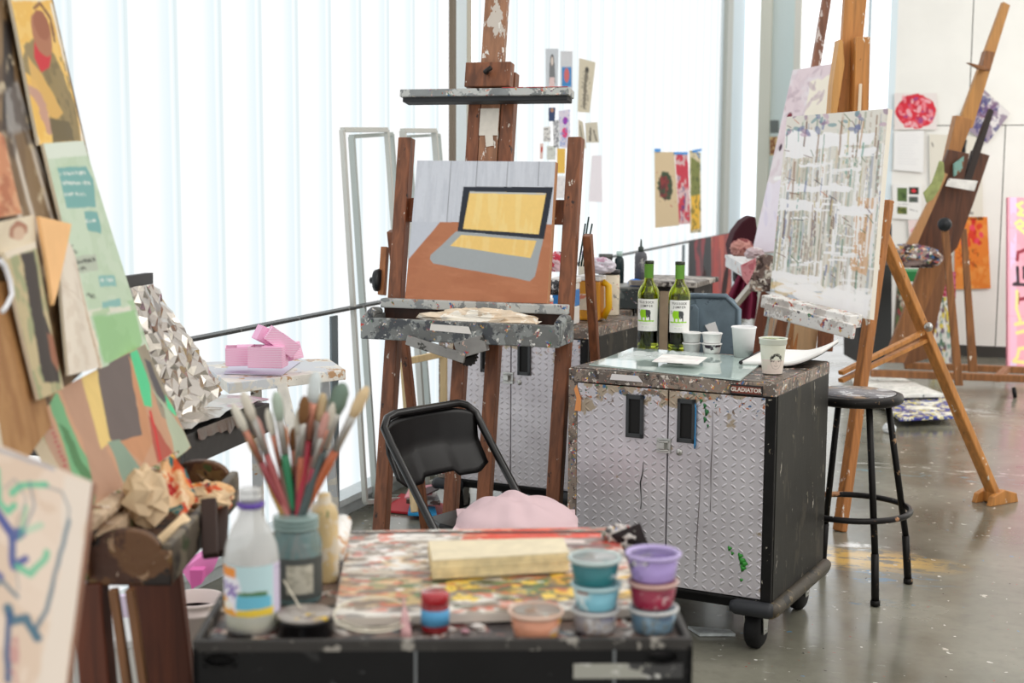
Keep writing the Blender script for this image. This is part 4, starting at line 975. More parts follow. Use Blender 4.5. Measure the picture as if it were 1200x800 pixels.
# painted cloths on the rail
def draped(px0, px1, drop, picf, label):
    a, c = rp(px0), rp(px1); L = (c-a).length; ht = drop
    fr = [a+Vector((.035,0,.012)), c+Vector((.035,0,.012)), c+Vector((.05,0,-ht)), a+Vector((.05,0,-ht))]
    pic = picf(Pic(40, 90, (20,18,20), ht/max(L,.1), 40+px0))
    o = panel('painted_cloth', fr, .004, pic, bulge=lambda u, v: .012*math.sin(u*9+px0)*v, edge=plain('cloth_back', (60,40,40), .9)); return tag(o, label, 'cloth')
draped(803, 829, .80, lambda p: p.poly([(.25,0),(.7,0),(.6,.6),(.45,.8),(.3,.5)], (140,30,40), 1, .05).mott((180,120,126), 6, .56, .6, (1,.4), .1, (.4,.0,.65,.4)).mott((20,16,18), 7, .58, .8, (1,.4)), 'black and dark red painted cloth hanging over the handrail')
draped(828, 853, .86, lambda p: p.poly([(0,0),(1,0),(1,1),(0,1)], (176,50,36)).mott((200,84,56), 4, .5, .8, (1,.4)).mott((130,36,32), 7, .55, .7, (1,.4)).line([(0.02,0),(.02,1)], .05, (226,196,160), .9, .02), 'orange-red painted cloth hanging over the handrail')
# ================================================================== BLUE-GREY FOLDED CHAIR BEHIND THE NEAR CABINET
ch = P(832, 385, 5.6); fr = Vector((ch.x, ch.y, 0))
BC = thing('folding_chair', 'blue-grey metal folding chair with its back to us behind the near cabinet', 'chair', tuple(fr), cyaw(10))
slate = splat('slate_blue_steel', (112,130,142), [((90,106,118), 8, .55, 0), ((206,212,214), 44, .70, 0)], .4, .3, .1)
b = MB(); z1, z0 = 1.57-(346-201)/1667*5.6, .40
pr_ = []
for i in range(9): a = PI/2*i/8; pr_.append((.105-.045+math.sin(a)*.045, 0, z1-.045+math.cos(a)*.045))
pr_ = [(-.12,0,z1+.004)]+pr_+[(.105,0,z0),(-.12,0,z0)]
b.prism(pr_, (0,.012,0)); b.build('backrest', slate, BC, bevel=.003)
b = MB(); b.tube([(-.13,-.0,0),(-.13,0,z1-.05),(-.10,0,z1),(.06,0,z1),(.11,0,z1-.05),(.11,.0,0)], .012, 10); b.build('back_frame', slate, BC)
b = MB(); b.prism([(-.085,-.012,z1-.04),(-.06,-.012,z1-.03),(-.045,-.012,z1-.05),(-.04,-.012,z0+.1),(-.09,-.012,z0+.1)], (0,-.012,0)); b.build('bracket', slate, BC, bevel=.003)
b = MB(); b.prism([(-.125,-.02,.43),(.105,-.02,.43),(.105,.30,.42),(-.125,.30,.42)], (0,0,.02)); b.build('seat', slate, BC, bevel=.004)
for x in (-.12,.10):
    b = MB(); b.tube([(x,.02,.42),(x,.32,0)], .011, 8); b.build('rear_leg', slate, BC)
b = MB(); b.prism([(-.02,-.004,z1-.115),(.02,-.004,z1-.10),(.035,-.004,z1-.14),(.01,-.004,z1-.165)], (0,-.01,0)); b.build('tape_scrap', white, BC)
# ================================================================== FAR-RIGHT EASEL
fe = P(1110, 430, 10.2); fe.z = 0
FE = thing('studio_easel', 'tall dark brown easel on casters in the far right, tilted steeply back', 'easel', tuple(fe), cyaw(60))
mid = wood('mid_brown_wood', (150,98,54), .55, spots=[(20,.68,(226,216,200))]); dk = wood('deep_brown_wood', (96,54,30), .5)
bpx('mast', [(1176,2),(1184,6),(1140,150),(1122,150)], .06, wood('mast_amber', (190,136,72), .7), FE, 10.2)
bpx('mast_stop', [(1156,59),(1166,61),(1161,82),(1151,78)], .10, mid, FE, 10.1); bpx('stop_arm', [(1134,73),(1152,77),(1161,83),(1148,81)], .05, mid, FE, 10.05)
bpx('mast_sleeve', [(1121,135),(1141,140),(1118,200),(1108,192)], .10, wood('sleeve_wood', (178,122,66), .65), FE, 10.0)
bpx('cheek_board', [(1161,127),(1165,130),(1136,220),(1128,214)], .06, plain('dark_edge_board', (44,34,30), .6), FE, 9.95)
bpx('front_panel', [(1112,175),(1136,180),(1125,235),(1111,300),(1072,300),(1088,240)], .05, dk, FE, 9.95)
bpx('front_panel', [(1140,176),(1160,182),(1142,235),(1122,290),(1112,300),(1124,235)], .05, dk, FE, 10.05)
bpx('painted_knot', [(1118,192),(1130,183),(1128,200),(1118,207)], .03, splat('teal_daub', (120,84,54), [((120,160,150), 9, .45, 0)], .5), FE, 9.90)
bpx('label_tape', [(1112,209),(1146,212),(1142,224),(1108,218)], .01, splat('white_label_tape', (226,224,220), [((120,120,120), 20, .68, 0)], .7), FE, 9.88)
bpx('canvas_board', [(1106,202),(1111,204),(1068,302),(1058,296)], .04, wood('board_edge', (190,140,92), .75), FE, 9.9)
bpx('lower_leg', [(1086,295),(1110,298),(1060,425),(1036,425)], .05, mid, FE, 10.0)
bpx('lower_leg', [(1102,298),(1116,300),(1088,420),(1060,428)], .05, wood('shaded_brown', (130,84,48), .6), FE, 10.2)
bpx('rear_leg', [(1104,268),(1112,268),(1129,452),(1120,452)], .03, mid, FE, 9.7)
bpx('rear_leg', [(1127,268),(1133,268),(1146,436),(1136,436)], .03, mid, FE, 10.3)
b = MB(); k_ = P(1107, 263, 9.65); b.lathe([(0,-.03),(.045,-.03),(.048,0),(.04,.02),(0,.02)], 18, M=Matrix.Translation(k_) @ Matrix.Rotation(R(90),4,'X') ); b.build('knob', plain('black_knob', (24,28,32), .35), FE, world=True)
for y0, y1, Z_, xa in ((437,444,9.9,1020),(428,434,10.7,1060)):
    b = MB(); b.bar(P(xa, y0, Z_+.1), P(1215, y1, Z_), .05, .05, (0,0,1)); b.build('base_beam', mid, FE, world=True, bevel=.004)
b = MB(); b.bar(P(1180,432,10.6), P(1168,444,9.9), .04, .05, (0,0,1)); b.build('base_cross', mid, FE, world=True)
b = MB(); p = P(1189, 457, 9.9); b.lathe([(0,-.014),(.036,-.014),(.04,0),(.036,.014),(0,.014)], 16, M=Matrix.Translation((p.x,p.y,.04)) @ Matrix.Rotation(R(80),4,'Y')); b.build('caster_wheel', rubber, FE, world=True)
b = MB(); b.prism([P(x, y, 9.7) for x, y in ((1086,238),(1082,226),(1092,214),(1097,200),(1101,188),(1106,190),(1107,206),(1101,222),(1093,234))], Fh*.01); o = b.build('dried_leaf', plain('dried_green_leaf', (150,158,100), .7, var=.2, scale=20), bevel=.003); tag(o, 'large pale green dried leaf hanging on the far right easel', 'leaf')
lump('palette_clutter', 'crusted palette with jars on the tray of the far right easel', 'palette', P(1066, 313, 9.85), (.42,.2,.18), 33, splat('crusted_clutter', (150,130,124), [(MESS, 14, .48, 50), ((60,40,44), 12, .56, 0)], .6), .55)
# ================================================================== POSTERS ON THE BACK WALL
def poster(name, label, cat, cpx, pic, off=.02, plane=Pb, bulge=None, group=None, th=.002, edge=None):
    cs = [plane(x, y, off) for x, y in cpx]
    o = panel(name, cs, th, pic, bulge=bulge, edge=edge or plain('paper_edge', (236,234,228), .8), mat=attrmat('printed_paper', .8, 0)); return tag(o, label, cat, group)
pic = Pic(60, 52, (232,224,220), .88, 3); pic.ell(.5,.5,.47,.46,(214,50,66),1,.05).dabs(70, [(226,90,104),(236,150,160),(240,190,196),(190,40,60),(150,80,140)], .04, (.12,.12,.88,.88), None, 2, .75)
poster('red_painting', 'red and pink round painting on paper pinned to the back wall', 'painting', [(1048,109),(1098,109),(1098,152),(1048,152)], pic)
pic = Pic(60, 60, (226,222,220), 1, 5)
rg = random.Random(2)
for i in range(90):
    a = rg.uniform(0, 2*PI); c0 = rg.choice(((.35,.45),(.62,.5),(.55,.3))); l = rg.uniform(.1,.32); pic.line([c0,(c0[0]+math.cos(a)*l,c0[1]+math.sin(a)*l)], .018, rg.choice([(70,60,120),(110,60,90),(60,70,150),(140,80,100),(150,110,140)]), .8, .01)
pic.mott((110,80,120), 5, .52, .7).mott((60,60,120), 6, .58, .8)
poster('purple_painting', 'purple and blue splashed painting pinned as a diamond to the back wall', 'painting', [(1148,100),(1184,133),(1157,168),(1120,143)], pic, off=.03)
pic = Pic(36, 46, (240,240,238), 1.2, 6)
for i in range(12): pic.line([(.12,.1+i*.065),(.12+random.uniform(.5,.75),.1+i*.065)], .012, (206,206,210), .7)
poster('notice', 'white typed notice under the red painting', 'notice', [(1048,154),(1083,153),(1082,202),(1047,199)], pic)
pic = Pic(44, 56, (240,240,236), 1.28, 7)
for (x0,y0,x1,y1,c) in ((.16,.12,.50,.50,(96,120,70)),(.56,.10,.90,.30,(40,46,44)),(.56,.36,.88,.52,(90,96,92)),(.16,.66,.5,.86,(120,126,60))):
    pic.poly([(x0,y0),(x1,y0),(x1,y1),(x0,y1)], c); pic.mott((60,80,50), 14, .55, .8, box=(x0,y0,x1,y1))
pic.ell(.73,.2,.08,.05,(220,60,70)).line([(.18,.58),(.6,.58)], .03, (90,90,90), .8, .01, dry=.5).line([(.6,.72),(.85,.76)], .04, (120,120,120), .7, dry=.5)
poster('photo_sheet', 'white sheet with four small dark photos on the back wall', 'notice', [(1046,215),(1080,215),(1080,258),(1046,256)], pic)
pic = Pic(56, 90, (226,222,208), 1.7, 9); pic.ell(.32,.36,.10,.10,(24,24,28),1,.03).poly([(.32,.25),(.42,.22),(.36,.4)], (24,24,28)).poly([(.50,.04),(.72,.04),(.68,.26),(.50,.24)], (26,26,28), 1, .02).mott((190,150,160), 6, .6, .6, box=(.2,.4,.7,.6)).mott((60,60,66), 9, .6, .7, box=(.2,.7,.9,1)).line([(.05,.1),(.07,.14)], .02, (40,40,40))
poster('ink_drawing', 'large cream sheet with black ink shapes on the back wall, behind the far easel', 'drawing', [(1089,157),(1150,160),(1152,258),(1090,258)], pic)
pic = Pic(50, 60, (226,130,50), 1.7, 12); pic.mott((232,150,70), 3, .5, .8).dabs(26, [(200,40,36),(214,60,40),(230,60,100)], .07, (.1,.05,.8,.4), None, 1.3, .85).dabs(40, [(200,90,30),(90,60,30)], .02, (.1,.45,.8,.7), None, 3, .8).mott((240,170,90), 4, .55, .6, box=(0,.7,1,1))
poster('orange_painting', 'orange painting with red blots hanging low on the back wall', 'painting', [(1119,254),(1157,254),(1161,338),(1118,339)], pic)
poster('pink_sketch', 'small pale pink sheet on the back wall left of the orange painting', 'drawing', [(1064,258),(1084,256),(1083,288),(1066,288)], Pic(20,30,(238,220,216),1.2,3).ell(.4,.5,.2,.2,(236,120,150),.8,.1))
# letters painting on the right edge
cs = [P(1181,231,11.2), P(1262,233,11.2), P(1262,434,11.0), P(1181,430,11.0)]
pic = Pic(90, 200, (240,166,182), 2.2, 14); pic.poly([(.03,0),(.13,0),(.13,1),(.03,1)], (232,200,232)).mott((246,180,196), 3, .5, .6)
for y in (.18,.36,.52,.7): pic.line([(.0,y),(1,y)], .006, (222,140,160), .7)
yc_, bk_, rd_ = (240,226,150), (50,36,44), (150,40,60)
Q = lambda x, y: ((x-1181)/81., (y-231)/201.)
for col, pts in ((yc_, [(1198,237),(1192,240),(1198,246),(1193,251),(1200,252)]), (yc_, [(1190,262),(1196,258),(1202,264),(1192,266),(1202,274)]), (rd_, [(1192,305),(1193,296),(1200,293)]), (bk_, [(1192,314),(1193,332),(1188,334),(1202,334),(1197,334)]), (bk_, [(1200,314),(1200,326)]), (rd_, [(1192,352),(1201,350)]), (rd_, [(1193,345),(1193,356)]), (yc_, [(1192,342),(1191,362),(1196,378),(1190,381),(1204,378)]), (yc_, [(1192,391),(1203,388)]), (yc_, [(1203,408),(1194,410),(1192,420),(1188,425),(1204,426)])):
    pic.line([Q(x, y) for x, y in pts], .045, col, 1, .006)
o = panel('letter_painting', cs, .04, pic, edge=plain('pink_edge', (236,150,170), .7)); tag(o, 'pink canvas with squiggly yellow and black letters at the right edge', 'painting')
o.location.z = o.location.z
# ---- background clutter at floor level
b = MB(); b.prism([P(1006,262,11.0),P(1045,262,11.0),P(1045,425,11.0),P(1006,425,11.0)], Fh*.5); o = b.build('locker', plain('dark_grey_locker', (52,54,54), .5)); tag(o, 'dark grey locker beyond the rear leg of the amber easel', 'locker')
b = MB(); b.prism([P(1058,318,10.6),P(1100,318,10.6),P(1098,330,10.6),P(1060,330,10.6)], Fh*.3); o = b.build('green_board', plain('green_board', (40,130,70), .6)); tag(o, 'green board lying under the crusted palette in the far right', 'board')
def leaning(label, quad, Z, pal, base, seed, name='leaning_canvas'):
    pic = Pic(40, 70, base, 1.8, seed); pic.dabs(120, pal, .07, ang=None, ar=1.6, a=.85)
    cs = [P(x, y, Z) for x, y in quad]; o = panel(name, cs, .03, pic); return tag(o, label, 'painting')
leaning('canvas with dark green and yellow dabs leaning behind the far easel legs', [(1096,348),(1117,348),(1114,430),(1090,428)], 11.2, [(60,100,80),(226,222,220),(210,190,60),(120,150,140),(90,60,90)], (206,206,200), 3)
leaning('dark floral canvas leaning behind the amber easel leg', [(1052,330),(1078,335),(1072,425),(1046,420)], 11.0, [(60,60,50),(160,60,60),(206,200,180),(90,110,60)], (90,80,70), 5)
leaning('crimson canvas leaning under the orange painting', [(1103,318),(1120,318),(1120,350),(1103,350)], 11.6, [(170,30,60),(220,120,150)], (160,50,70), 8)
# palettes on the floor
def slab(name, label, cat, quad, z, th, m):
    cs = [Pz(x, y, z) for x, y in quad]; b = MB(); b.prism(cs, (0,0,-th)); o = b.build(name, m, bevel=.004); return tag(o, label, cat)
lo_ = MB()
wht = splat('white_palette_specks', (232,232,226), [((90,100,96), 30, .64, 0), ((206,210,200), 12, .58, 0)], .4, 0, .4)
slab('palette_board', 'white speckled palette board on a low box behind the stool', 'palette', [(998,441),(1052,440),(1106,461),(1004,463)], .10, .025, wht)
blu = splat('blue_yellow_palette', (236,234,220), [([(40,40,120),(60,60,150),(214,200,80),(232,226,190),(70,90,170)], 7, .47, 45)], .35, 0, .8)
slab('palette_board', 'palette board piled with blue and yellow paint behind the stool legs', 'palette', [(1030,470),(1105,462),(1120,487),(1055,490)], .06, .02, blu)
b = MB(); q = [Pz(x, y, .072) for x, y in ((1000,446),(1052,444),(1100,464),(1004,466))]; b.prism(q, (0,0,-.07)); o = b.build('low_box', plain('dark_box', (40,38,36), .6)); tag(o, 'low dark box under the white speckled palette board', 'box')
lump('plastic_scrap', 'white plastic scrap on the floor under the blue palette board', 'plastic scrap', Pz(1042, 507, 0), (.08,.06,.07), 41, plain('white_scrap', (232,236,238), .4), .4)
# papers under the near cabinet
b = MB(); b.prism([Pz(x, y, .012) for x, y in ((806,733),(855,737),(862,742),(820,742))], (0,0,-.010)); o = b.build('magazine', plain('magazine_cover', (200,206,206), .3, var=.3, scale=20)); tag(o, 'magazine lying on the floor under the near cabinet', 'magazine')
# small things fixed on the frames
b = MB(); c0 = [Pb(x, y, -2.2) for x, y in ((903,141),(913,141),(913,156),(903,156))]; b.prism(c0, (0,-.03,0)); o = b.build('wall_switch_box', plain('grey_switch', (110,116,114), .5)); tag(o, 'small grey box fixed on the frame left of the pink canvas', 'switch box')
poster('small_card', 'small amber card pinned beside the pink canvas', 'card', [(902,160),(912,160),(912,182),(902,182)], Pic(12,20,(226,196,140),2,3).mott((120,40,30),4,.5,.8), off=-2.0)
# ================================================================== PAPERS ON THE GLASS WALL
GP = dict(plane=Pw, off=.012)
def fig(pic, hair, skin, cl):
    pic.ell(.5,.25,.16,.13,hair,1,.01); pic.ell(.5,.27,.10,.10,skin).poly([(.3,.3),(.7,.3),(.78,.75),(.24,.75)], hair, .8, .02).ell(.5,.27,.10,.1,skin).poly([(.3,.62),(.7,.62),(.75,1),(.2,1)], cl, 1, .02); return pic
poster('portrait_print', 'print of a long-haired figure in grey and pink taped on the glass wall', 'print', [(639.5,57),(654.5,57),(653.5,111),(640,111)], fig(Pic(24,60,(206,214,222),3.2,2), (90,90,92), (226,214,206), (232,206,206)), **GP)
poster('portrait_print', 'blue and red print taped on the glass wall right of the long-haired figure', 'print', [(657,60),(671,60),(671,121),(657,121)], Pic(22,60,(214,218,224),3.2,2).poly([(.1,.3),(.9,.3),(.9,.68),(.1,.68)], (60,140,206)).ell(.5,.46,.22,.14,(214,110,110)).poly([(.3,.7),(.7,.7),(.7,.9),(.3,.9)], (150,160,180)), **GP)
poster('figure_drawing', 'cream charcoal figure drawing taped on the glass wall', 'drawing', [(679,68),(698,73),(691,132),(677,131)], Pic(26,70,(214,206,184),3.0,2).line([(.5,.2),(.45,.5),(.5,.9)], .2, (110,104,92), .9, .05).ell(.5,.18,.12,.05,(70,66,60)).mott((120,114,100), 12, .6, .7, box=(.2,.2,.8,.95)), **GP)
poster('figure_sketch', 'small cream sketch taped under the charcoal figure drawing, left one', 'drawing', [(678,140),(683,143),(687,174),(678,172)], Pic(12,30,(206,198,178),3,2).line([(.3,.2),(.6,.8)], .2, (90,86,76), .8, .05), **GP)
poster('figure_sketch', 'small cream sketch of two figures taped under the charcoal figure drawing', 'drawing', [(686,144),(700,143),(702,167),(687,167)], Pic(20,26,(208,202,184),1.6,2).line([(.4,.3),(.3,.9)], .15, (70,66,60), .9, .05).line([(.65,.4),(.8,.9)], .13, (90,86,76), .9, .05), **GP)
poster('dark_print', 'tiny dark blue print of a figure below the shelf end, on the glass wall', 'print', [(643,126),(651,126),(650,142),(643,142)], Pic(12,20,(50,70,110),2,2).ell(.5,.2,.25,.15,(190,140,110)), **GP)
poster('magenta_print', 'magenta and violet figure print on the glass wall', 'print', [(655,130),(668,128),(668,174),(656,172)], Pic(20,50,(226,220,236),3,2).ell(.55,.28,.24,.10,(160,50,180),1,.03).ell(.5,.6,.28,.14,(230,60,120),1,.04).mott((100,150,220), 7, .6, .7), **GP)
poster('ink_sketch', 'small black ink sketch on the glass wall left of the magenta print', 'drawing', [(637,149),(645,148),(645,166),(637,166)], Pic(14,24,(232,232,230),2.2,2).mott((60,60,66), 7, .55, .8), **GP)
poster('ink_sketch', 'narrow ink sketch on the glass wall touching the magenta print', 'drawing', [(648,142),(655,140),(655,174),(649,172)], Pic(14,34,(226,228,232),4,4).mott((60,70,90), 7, .52, .8), **GP)
poster('yellow_note', 'yellow note taped on the glass wall under the magenta print', 'note', [(653,174),(662.5,174),(662,203),(653,203)], Pic(10,20,(240,196,90),2.6,2), **GP)
poster('grey_sketch', 'pale grey sketch on the glass wall left of the yellow note', 'drawing', [(641,171),(651,171),(651,187),(641,187)], Pic(14,20,(214,220,214),1.5,2).mott((140,140,140), 7, .6, .6), **GP)
poster('red_card', 'narrow card with a red mark at the left end of the taped papers', 'card', [(633,168),(637,168),(636,186),(633,186)], Pic(8,20,(232,206,200),3,2).ell(.5,.4,.3,.2,(200,60,50)), **GP)
poster('faint_sheet', 'faint lilac sheet taped on the glass wall right of the easel post', 'paper', [(694,182),(705,182),(706,237),(690,236)], Pic(10,20,(240,236,244),3,2), **GP)
poster('faint_sheet', 'faint white typed sheet behind the right end of the laptop painting', 'paper', [(650,206),(668,206),(667,232),(650,232)], Pic(20,20,(240,238,240),1.2,2).mott((206,206,214), 14, .6, .7), **GP)
poster('wreath_painting', 'cream sheet with a dark red and green splash taped on the glass wall', 'painting', [(767,178),(790,178),(796,264),(768,267)], Pic(44,90,(220,198,160),3.4,2).ell(.47,.45,.34,.19,(54,76,50),1,.08).mott((150,40,44), 4, .5, .85, (1,1), .04, (.25,.3,.65,.6)).mott((90,30,40), 9, .6, .8, box=(.2,.3,.75,.65)).dabs(10,[(190,90,80)],.02,(.1,.2,.9,.8)), **GP)
poster('crimson_painting', 'crimson and blue painted strip taped between the wreath and the yellow strip', 'painting', [(791,181),(806,181),(809,262),(796,263)], Pic(30,90,(222,190,190),5,2).mott((206,30,60), 3, .42, .95, (1.4,.6)).mott((70,60,130), 4, .56, .85, (1.4,.6), .04, (.1,.3,.7,.95)).mott((180,170,180), 5, .6, .7, box=(.2,.8,1,1)), **GP)
poster('yellow_painting', 'olive and yellow painted strip taped at the right end of the glass wall', 'painting', [(808,176),(821,179),(822,272),(809,273)], Pic(30,90,(220,206,170),6,2).poly([(.1,.08),(.9,.12),(.9,.62),(.1,.6)], (130,136,70), 1, .06).poly([(.1,.55),(.9,.52),(.85,.95),(.1,.97)], (240,190,60), 1, .06).mott((70,80,40), 6, .6, .8, (1.4,.5)).line([(.6,.0),(.9,.06)],.1,(60,140,210)), **GP)
for k, (q, l) in enumerate(((((767,174),(774,174),(774,178),(767,178)), 'left'), (((790,178),(806,178),(806,181),(790,181)), 'middle'), (((811,176),(822,174),(822,177),(812,179)), 'right'))):
    b = MB(); b.prism([Pw(x, y, .018) for x, y in q], (.001,0,0)); o = b.build('blue_tape', plain('blue_tape', (60,150,226), .6)); tag(o, f'blue tape strip above the {dict(left="wreath", middle="crimson", right="yellow")[l]} painting on the glass wall', 'tape')
# ================================================================== FOREGROUND CART
K0, K1 = Pz(225, 752, .9), Pz(812, 749, .9)
dv = K1-K0; WC = dv.length; rzK = math.atan2(dv.y, dv.x); DC = .62
kx = dv.normalized(); ky = Vector((-kx.y, kx.x, 0)); kc = (K0+K1)/2+ky*(DC/2); kc.z = 0
CT = thing('tool_cart', 'black steel cart in the foreground, its tray top covered with brushes and paint tubs', 'cart', tuple(kc), rzK)
cartB = splat('cart_black', (19,19,20), [((90,92,92), 40, .68, 0), ((44,44,44), 14, .62, 0)], .5, 0, .15)
rimM = splat('cart_rim_scuffed', (58,56,54), [((150,146,138), 24, .6, 0)], .45)
b = MB(); w2, d2 = WC/2, DC/2
# front skin with two oval hand holes
fy = -d2
def plate(x0, x1, z0, z1): b.box(((x0+x1)/2, fy+.004, (z0+z1)/2), (x1-x0, .008, z1-z0))
holes = []
for px_, py_ in ((258,773),(776,768)):
    lp = MWI[CT.name] @ on_plane(px_, py_, K0, ky); holes.append((lp.x, lp.z))
plate(-w2, w2, .16, .82)
hw_, hh_ = .024, .011
zt, zb = .885, .82
xs = [-w2]+[v for x, z in holes for v in (x-hw_, x+hw_)]+[w2]
for a, c in ((xs[0],xs[1]),(xs[2],xs[3]),(xs[4],xs[5])): plate(a, c, zb, zt)
for x, z in holes:
    zc = max(.832, min(.875, z)); plate(x-hw_, x+hw_, zc+hh_, zt); plate(x-hw_, x+hw_, zb, zc-hh_)
for s in (-1, 1): b.box((s*(w2-.004), 0, .53), (.008, DC, .72))
b.box((0, d2-.004, .53), (WC, .008, .72)); b.box((0, 0, .17), (WC-.02, DC-.02, .02))
b.build('body', cartB, CT)
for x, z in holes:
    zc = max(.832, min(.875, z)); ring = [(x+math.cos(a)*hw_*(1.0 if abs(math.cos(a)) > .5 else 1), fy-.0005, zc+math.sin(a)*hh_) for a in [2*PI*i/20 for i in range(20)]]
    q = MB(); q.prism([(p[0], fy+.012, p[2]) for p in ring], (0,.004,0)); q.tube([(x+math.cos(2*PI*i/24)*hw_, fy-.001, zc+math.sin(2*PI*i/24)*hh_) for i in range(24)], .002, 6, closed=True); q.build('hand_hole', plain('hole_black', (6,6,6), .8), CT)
b = MB()
b.box((0, fy+.006, .892), (WC, .012, .018)); b.box((0, d2-.006, .892), (WC, .012, .018))
for s in (-1, 1): b.box((s*(w2-.005), 0, .892), (.010, DC-.024, .018))
b.build('tray_rim', rimM, CT, bevel=.002)
topM = splat('cart_tray_paint', (70,60,56), [((120,100,90), 7, .47, 0), ((44,40,42), 12, .55, 0), ([(196,190,184),(150,90,80),(206,180,160),(120,60,60),(90,110,120),(210,206,200)], 17, .55, 60), ((220,216,210), 30, .66, 0)], .4, 0, .5)
b = MB(); b.box((0, 0, .878), (WC-.02, DC-.024, .01)); b.build('tray_surface', topM, CT)
SZ = .884
q = MB()
for px_ in (487, 720): 
    lp = MWI[CT.name] @ on_plane(px_, 770, K0, ky); q = MB(); q.box((lp.x, fy-.0006, .80), (.004, .001, .17)); q.build('panel_seam', plain('grey_seam', (110,114,116), .5), CT)
lp0 = MWI[CT.name] @ on_plane(672, 778, K0, ky); lp1 = MWI[CT.name] @ on_plane(800, 793, K0, ky)
q = MB(); q.box(((lp0.x+lp1.x)/2, fy-.001, (lp0.z+lp1.z)/2), (lp1.x-lp0.x, .0015, .022)); q.build('label_strip', splat('dirty_label', (206,206,200), [((60,60,60), 9, .52, 0), ((160,160,150), 16, .5, 0)], .6), CT)
for x_, y_ in ((-1,-1),(1,-1),(-1,1),(1,1)): caster(CT, x_*(w2-.07), y_*(d2-.08))
def on(px, py, dz=0): return Pz(px, py, SZ+dz)
# ---- palette board
BC_ = [(409,622),(722,617),(752,712),(391,724)]
th_ = .012; cs = [Pz(x, y, SZ+.016) for x, y in BC_]; f = homo(BC_)
pic = Pic(200, 160, (200,188,170), .9, 51)
pic.mott((232,228,220), 5, .45, .9, (1,2)).mott((120,110,100), 7, .55, .8, (1,3)).mott((190,140,90), 5, .55, .8, (1,2), .04, (0,.3,.4,.8)).mott((226,196,150), 6, .5, .8, (1,2), .04, (0,.35,.3,.9))
pic.mott((214,80,50), 6, .42, .95, (1,3), .04, (.42,0,.98,.24)).mott((232,120,90), 8, .52, .8, (1,3), .04, (.1,0,1,.16)).mott((190,40,40), 9, .58, .8, (1,2), .03, (.5,.05,1,.3))
pic.mott((240,236,230), 8, .55, .9, (1,3), .03, (0,0,.6,.4)).mott((226,220,214), 7, .5, .85, (1,2), .03, (.8,.1,1,.7)).mott((150,60,60), 12, .6, .8, (1,1), .03, (.75,.1,1,.5))
pic.mott((70,110,60), 5, .46, .9, (1,3), .04, (.2,.62,.75,.92)).mott((110,130,80), 9, .52, .7, (1,3), .04, (.1,.6,.7,.85)).mott((226,180,60), 5, .46, .95, (1,2), .04, (.72,.6,1,.9)).mott((220,180,80), 12, .6, .9, (1,2), .03, (.3,.6,.8,.8)).mott((200,170,110), 7, .5, .8, (1,2), .04, (0,.72,.3,.9))
pic.mott((230,226,216), 5, .4, .95, (1,3), .04, (0,.9,.5,1)).dabs(60, [(240,238,232),(120,60,80),(60,70,80),(200,120,70)], .012, (0,.1,1,.95), .1, 3, .8)
pic.mott((96,88,84), 9, .60, .75, (1,3), .03).mott((250,248,244), 16, .60, .9, (1,3), .03, (.1,.05,.7,.5)).mott((130,110,90), 18, .62, .8, (1,2), .03).mott((206,100,70), 20, .64, .8, (1,2), .03)
pic.mott((222,70,44), 7, .40, .95, (1,2.5), .04, (.5,.0,.93,.16)).mott((236,150,120), 9, .5, .8, (1,3), .04, (.15,0,.6,.10)).mott((60,80,50), 14, .60, .8, (1,2), .03, (.2,.6,.8,.92)).mott((240,206,90), 20, .60, .95, (1,1.5), .03, (.35,.6,.85,.9))
pic.tone(.16, 60)
o = panel('palette_board', cs, .014, pic, edge=plain('board_edge_white', (226,218,206), .6), mat=attrmat('thick_paint', .4, .7, 90)); tag(o, 'broad board smeared with thick paint lying on the foreground cart', 'palette')
PZ_ = SZ+.018
# ---- notebook
nb = thing('notebook', 'thick cream notebook lying on the paint-smeared board', 'notebook', tuple(Pz(585, 655, PZ_)))
n0, n1, n2, n3 = Pz(506, 679, PZ_+.002), Pz(667, 669, PZ_+.002), Pz(660, 651, PZ_+.002), Pz(502, 655, PZ_+.002)
b = MB(); nL = 9
for i in range(nL):
    z = .0034*i; off = [Vector((random.uniform(-.0016,.0016), random.uniform(-.0016,.0016), z)) for _ in range(4)]
    b.prism([p+q_ for p, q_ in zip((n0,n1,n2,n3), off)], (0,0,.0033), 0)
b.build('pages', plain('cream_pages', (232,216,172), .8, var=.12, scale=60), nb, world=True)
b = MB(); b.prism([p+Vector((0,0,nL*.0034)) for p in (n0,n1,n2,n3)], (0,0,.0022)); b.build('cover', plain('cream_cover', (228,216,186), .7, var=.06), nb, world=True, bevel=.0008)
# ---- generic tub with coloured paint inside (foreground)
def ptub(px, py, dz, r, h, label, walls, paint, lid=False, rim=None):
    c = on(px, py)+Vector((0,0,dz)); t = thing('paint_tub', label, 'tub', tuple(c))
    b = MB(); b.lathe([(0,.002),(r*.78,0),(r*.82,.003),(r*.96,h*.82)], 36); b.lathe([(r*.86,.006),(0,.006)], 12) if False else None
    b.build('tub_body', walls, t)
    b = MB(); b.lathe([(r*.96,h*.80),(r*1.0,h*.84),(r*1.05,h*.88),(r*1.06,h*.96),(r*1.0,h),(r*.93,h*.96),(r*.90,h*.80)], 36); b.build('rim', rim or walls, t)
    b = MB(); b.lathe([(0,h*.84),(r*.6,h*.83),(r*.91,h*.88)] if not lid else [(0,h*.93),(r*.5,h*.93),(r*.94,h*.955)], 30, jit=.02); b.build('lid' if lid else 'paint', paint, t)
    return t
cl = lambda n, c, pal, th=.5, sc=22: splat(n, c, [(pal, sc, th, 60)], .28, 0, .1, .2)
def stackz(i, hh): return i*hh
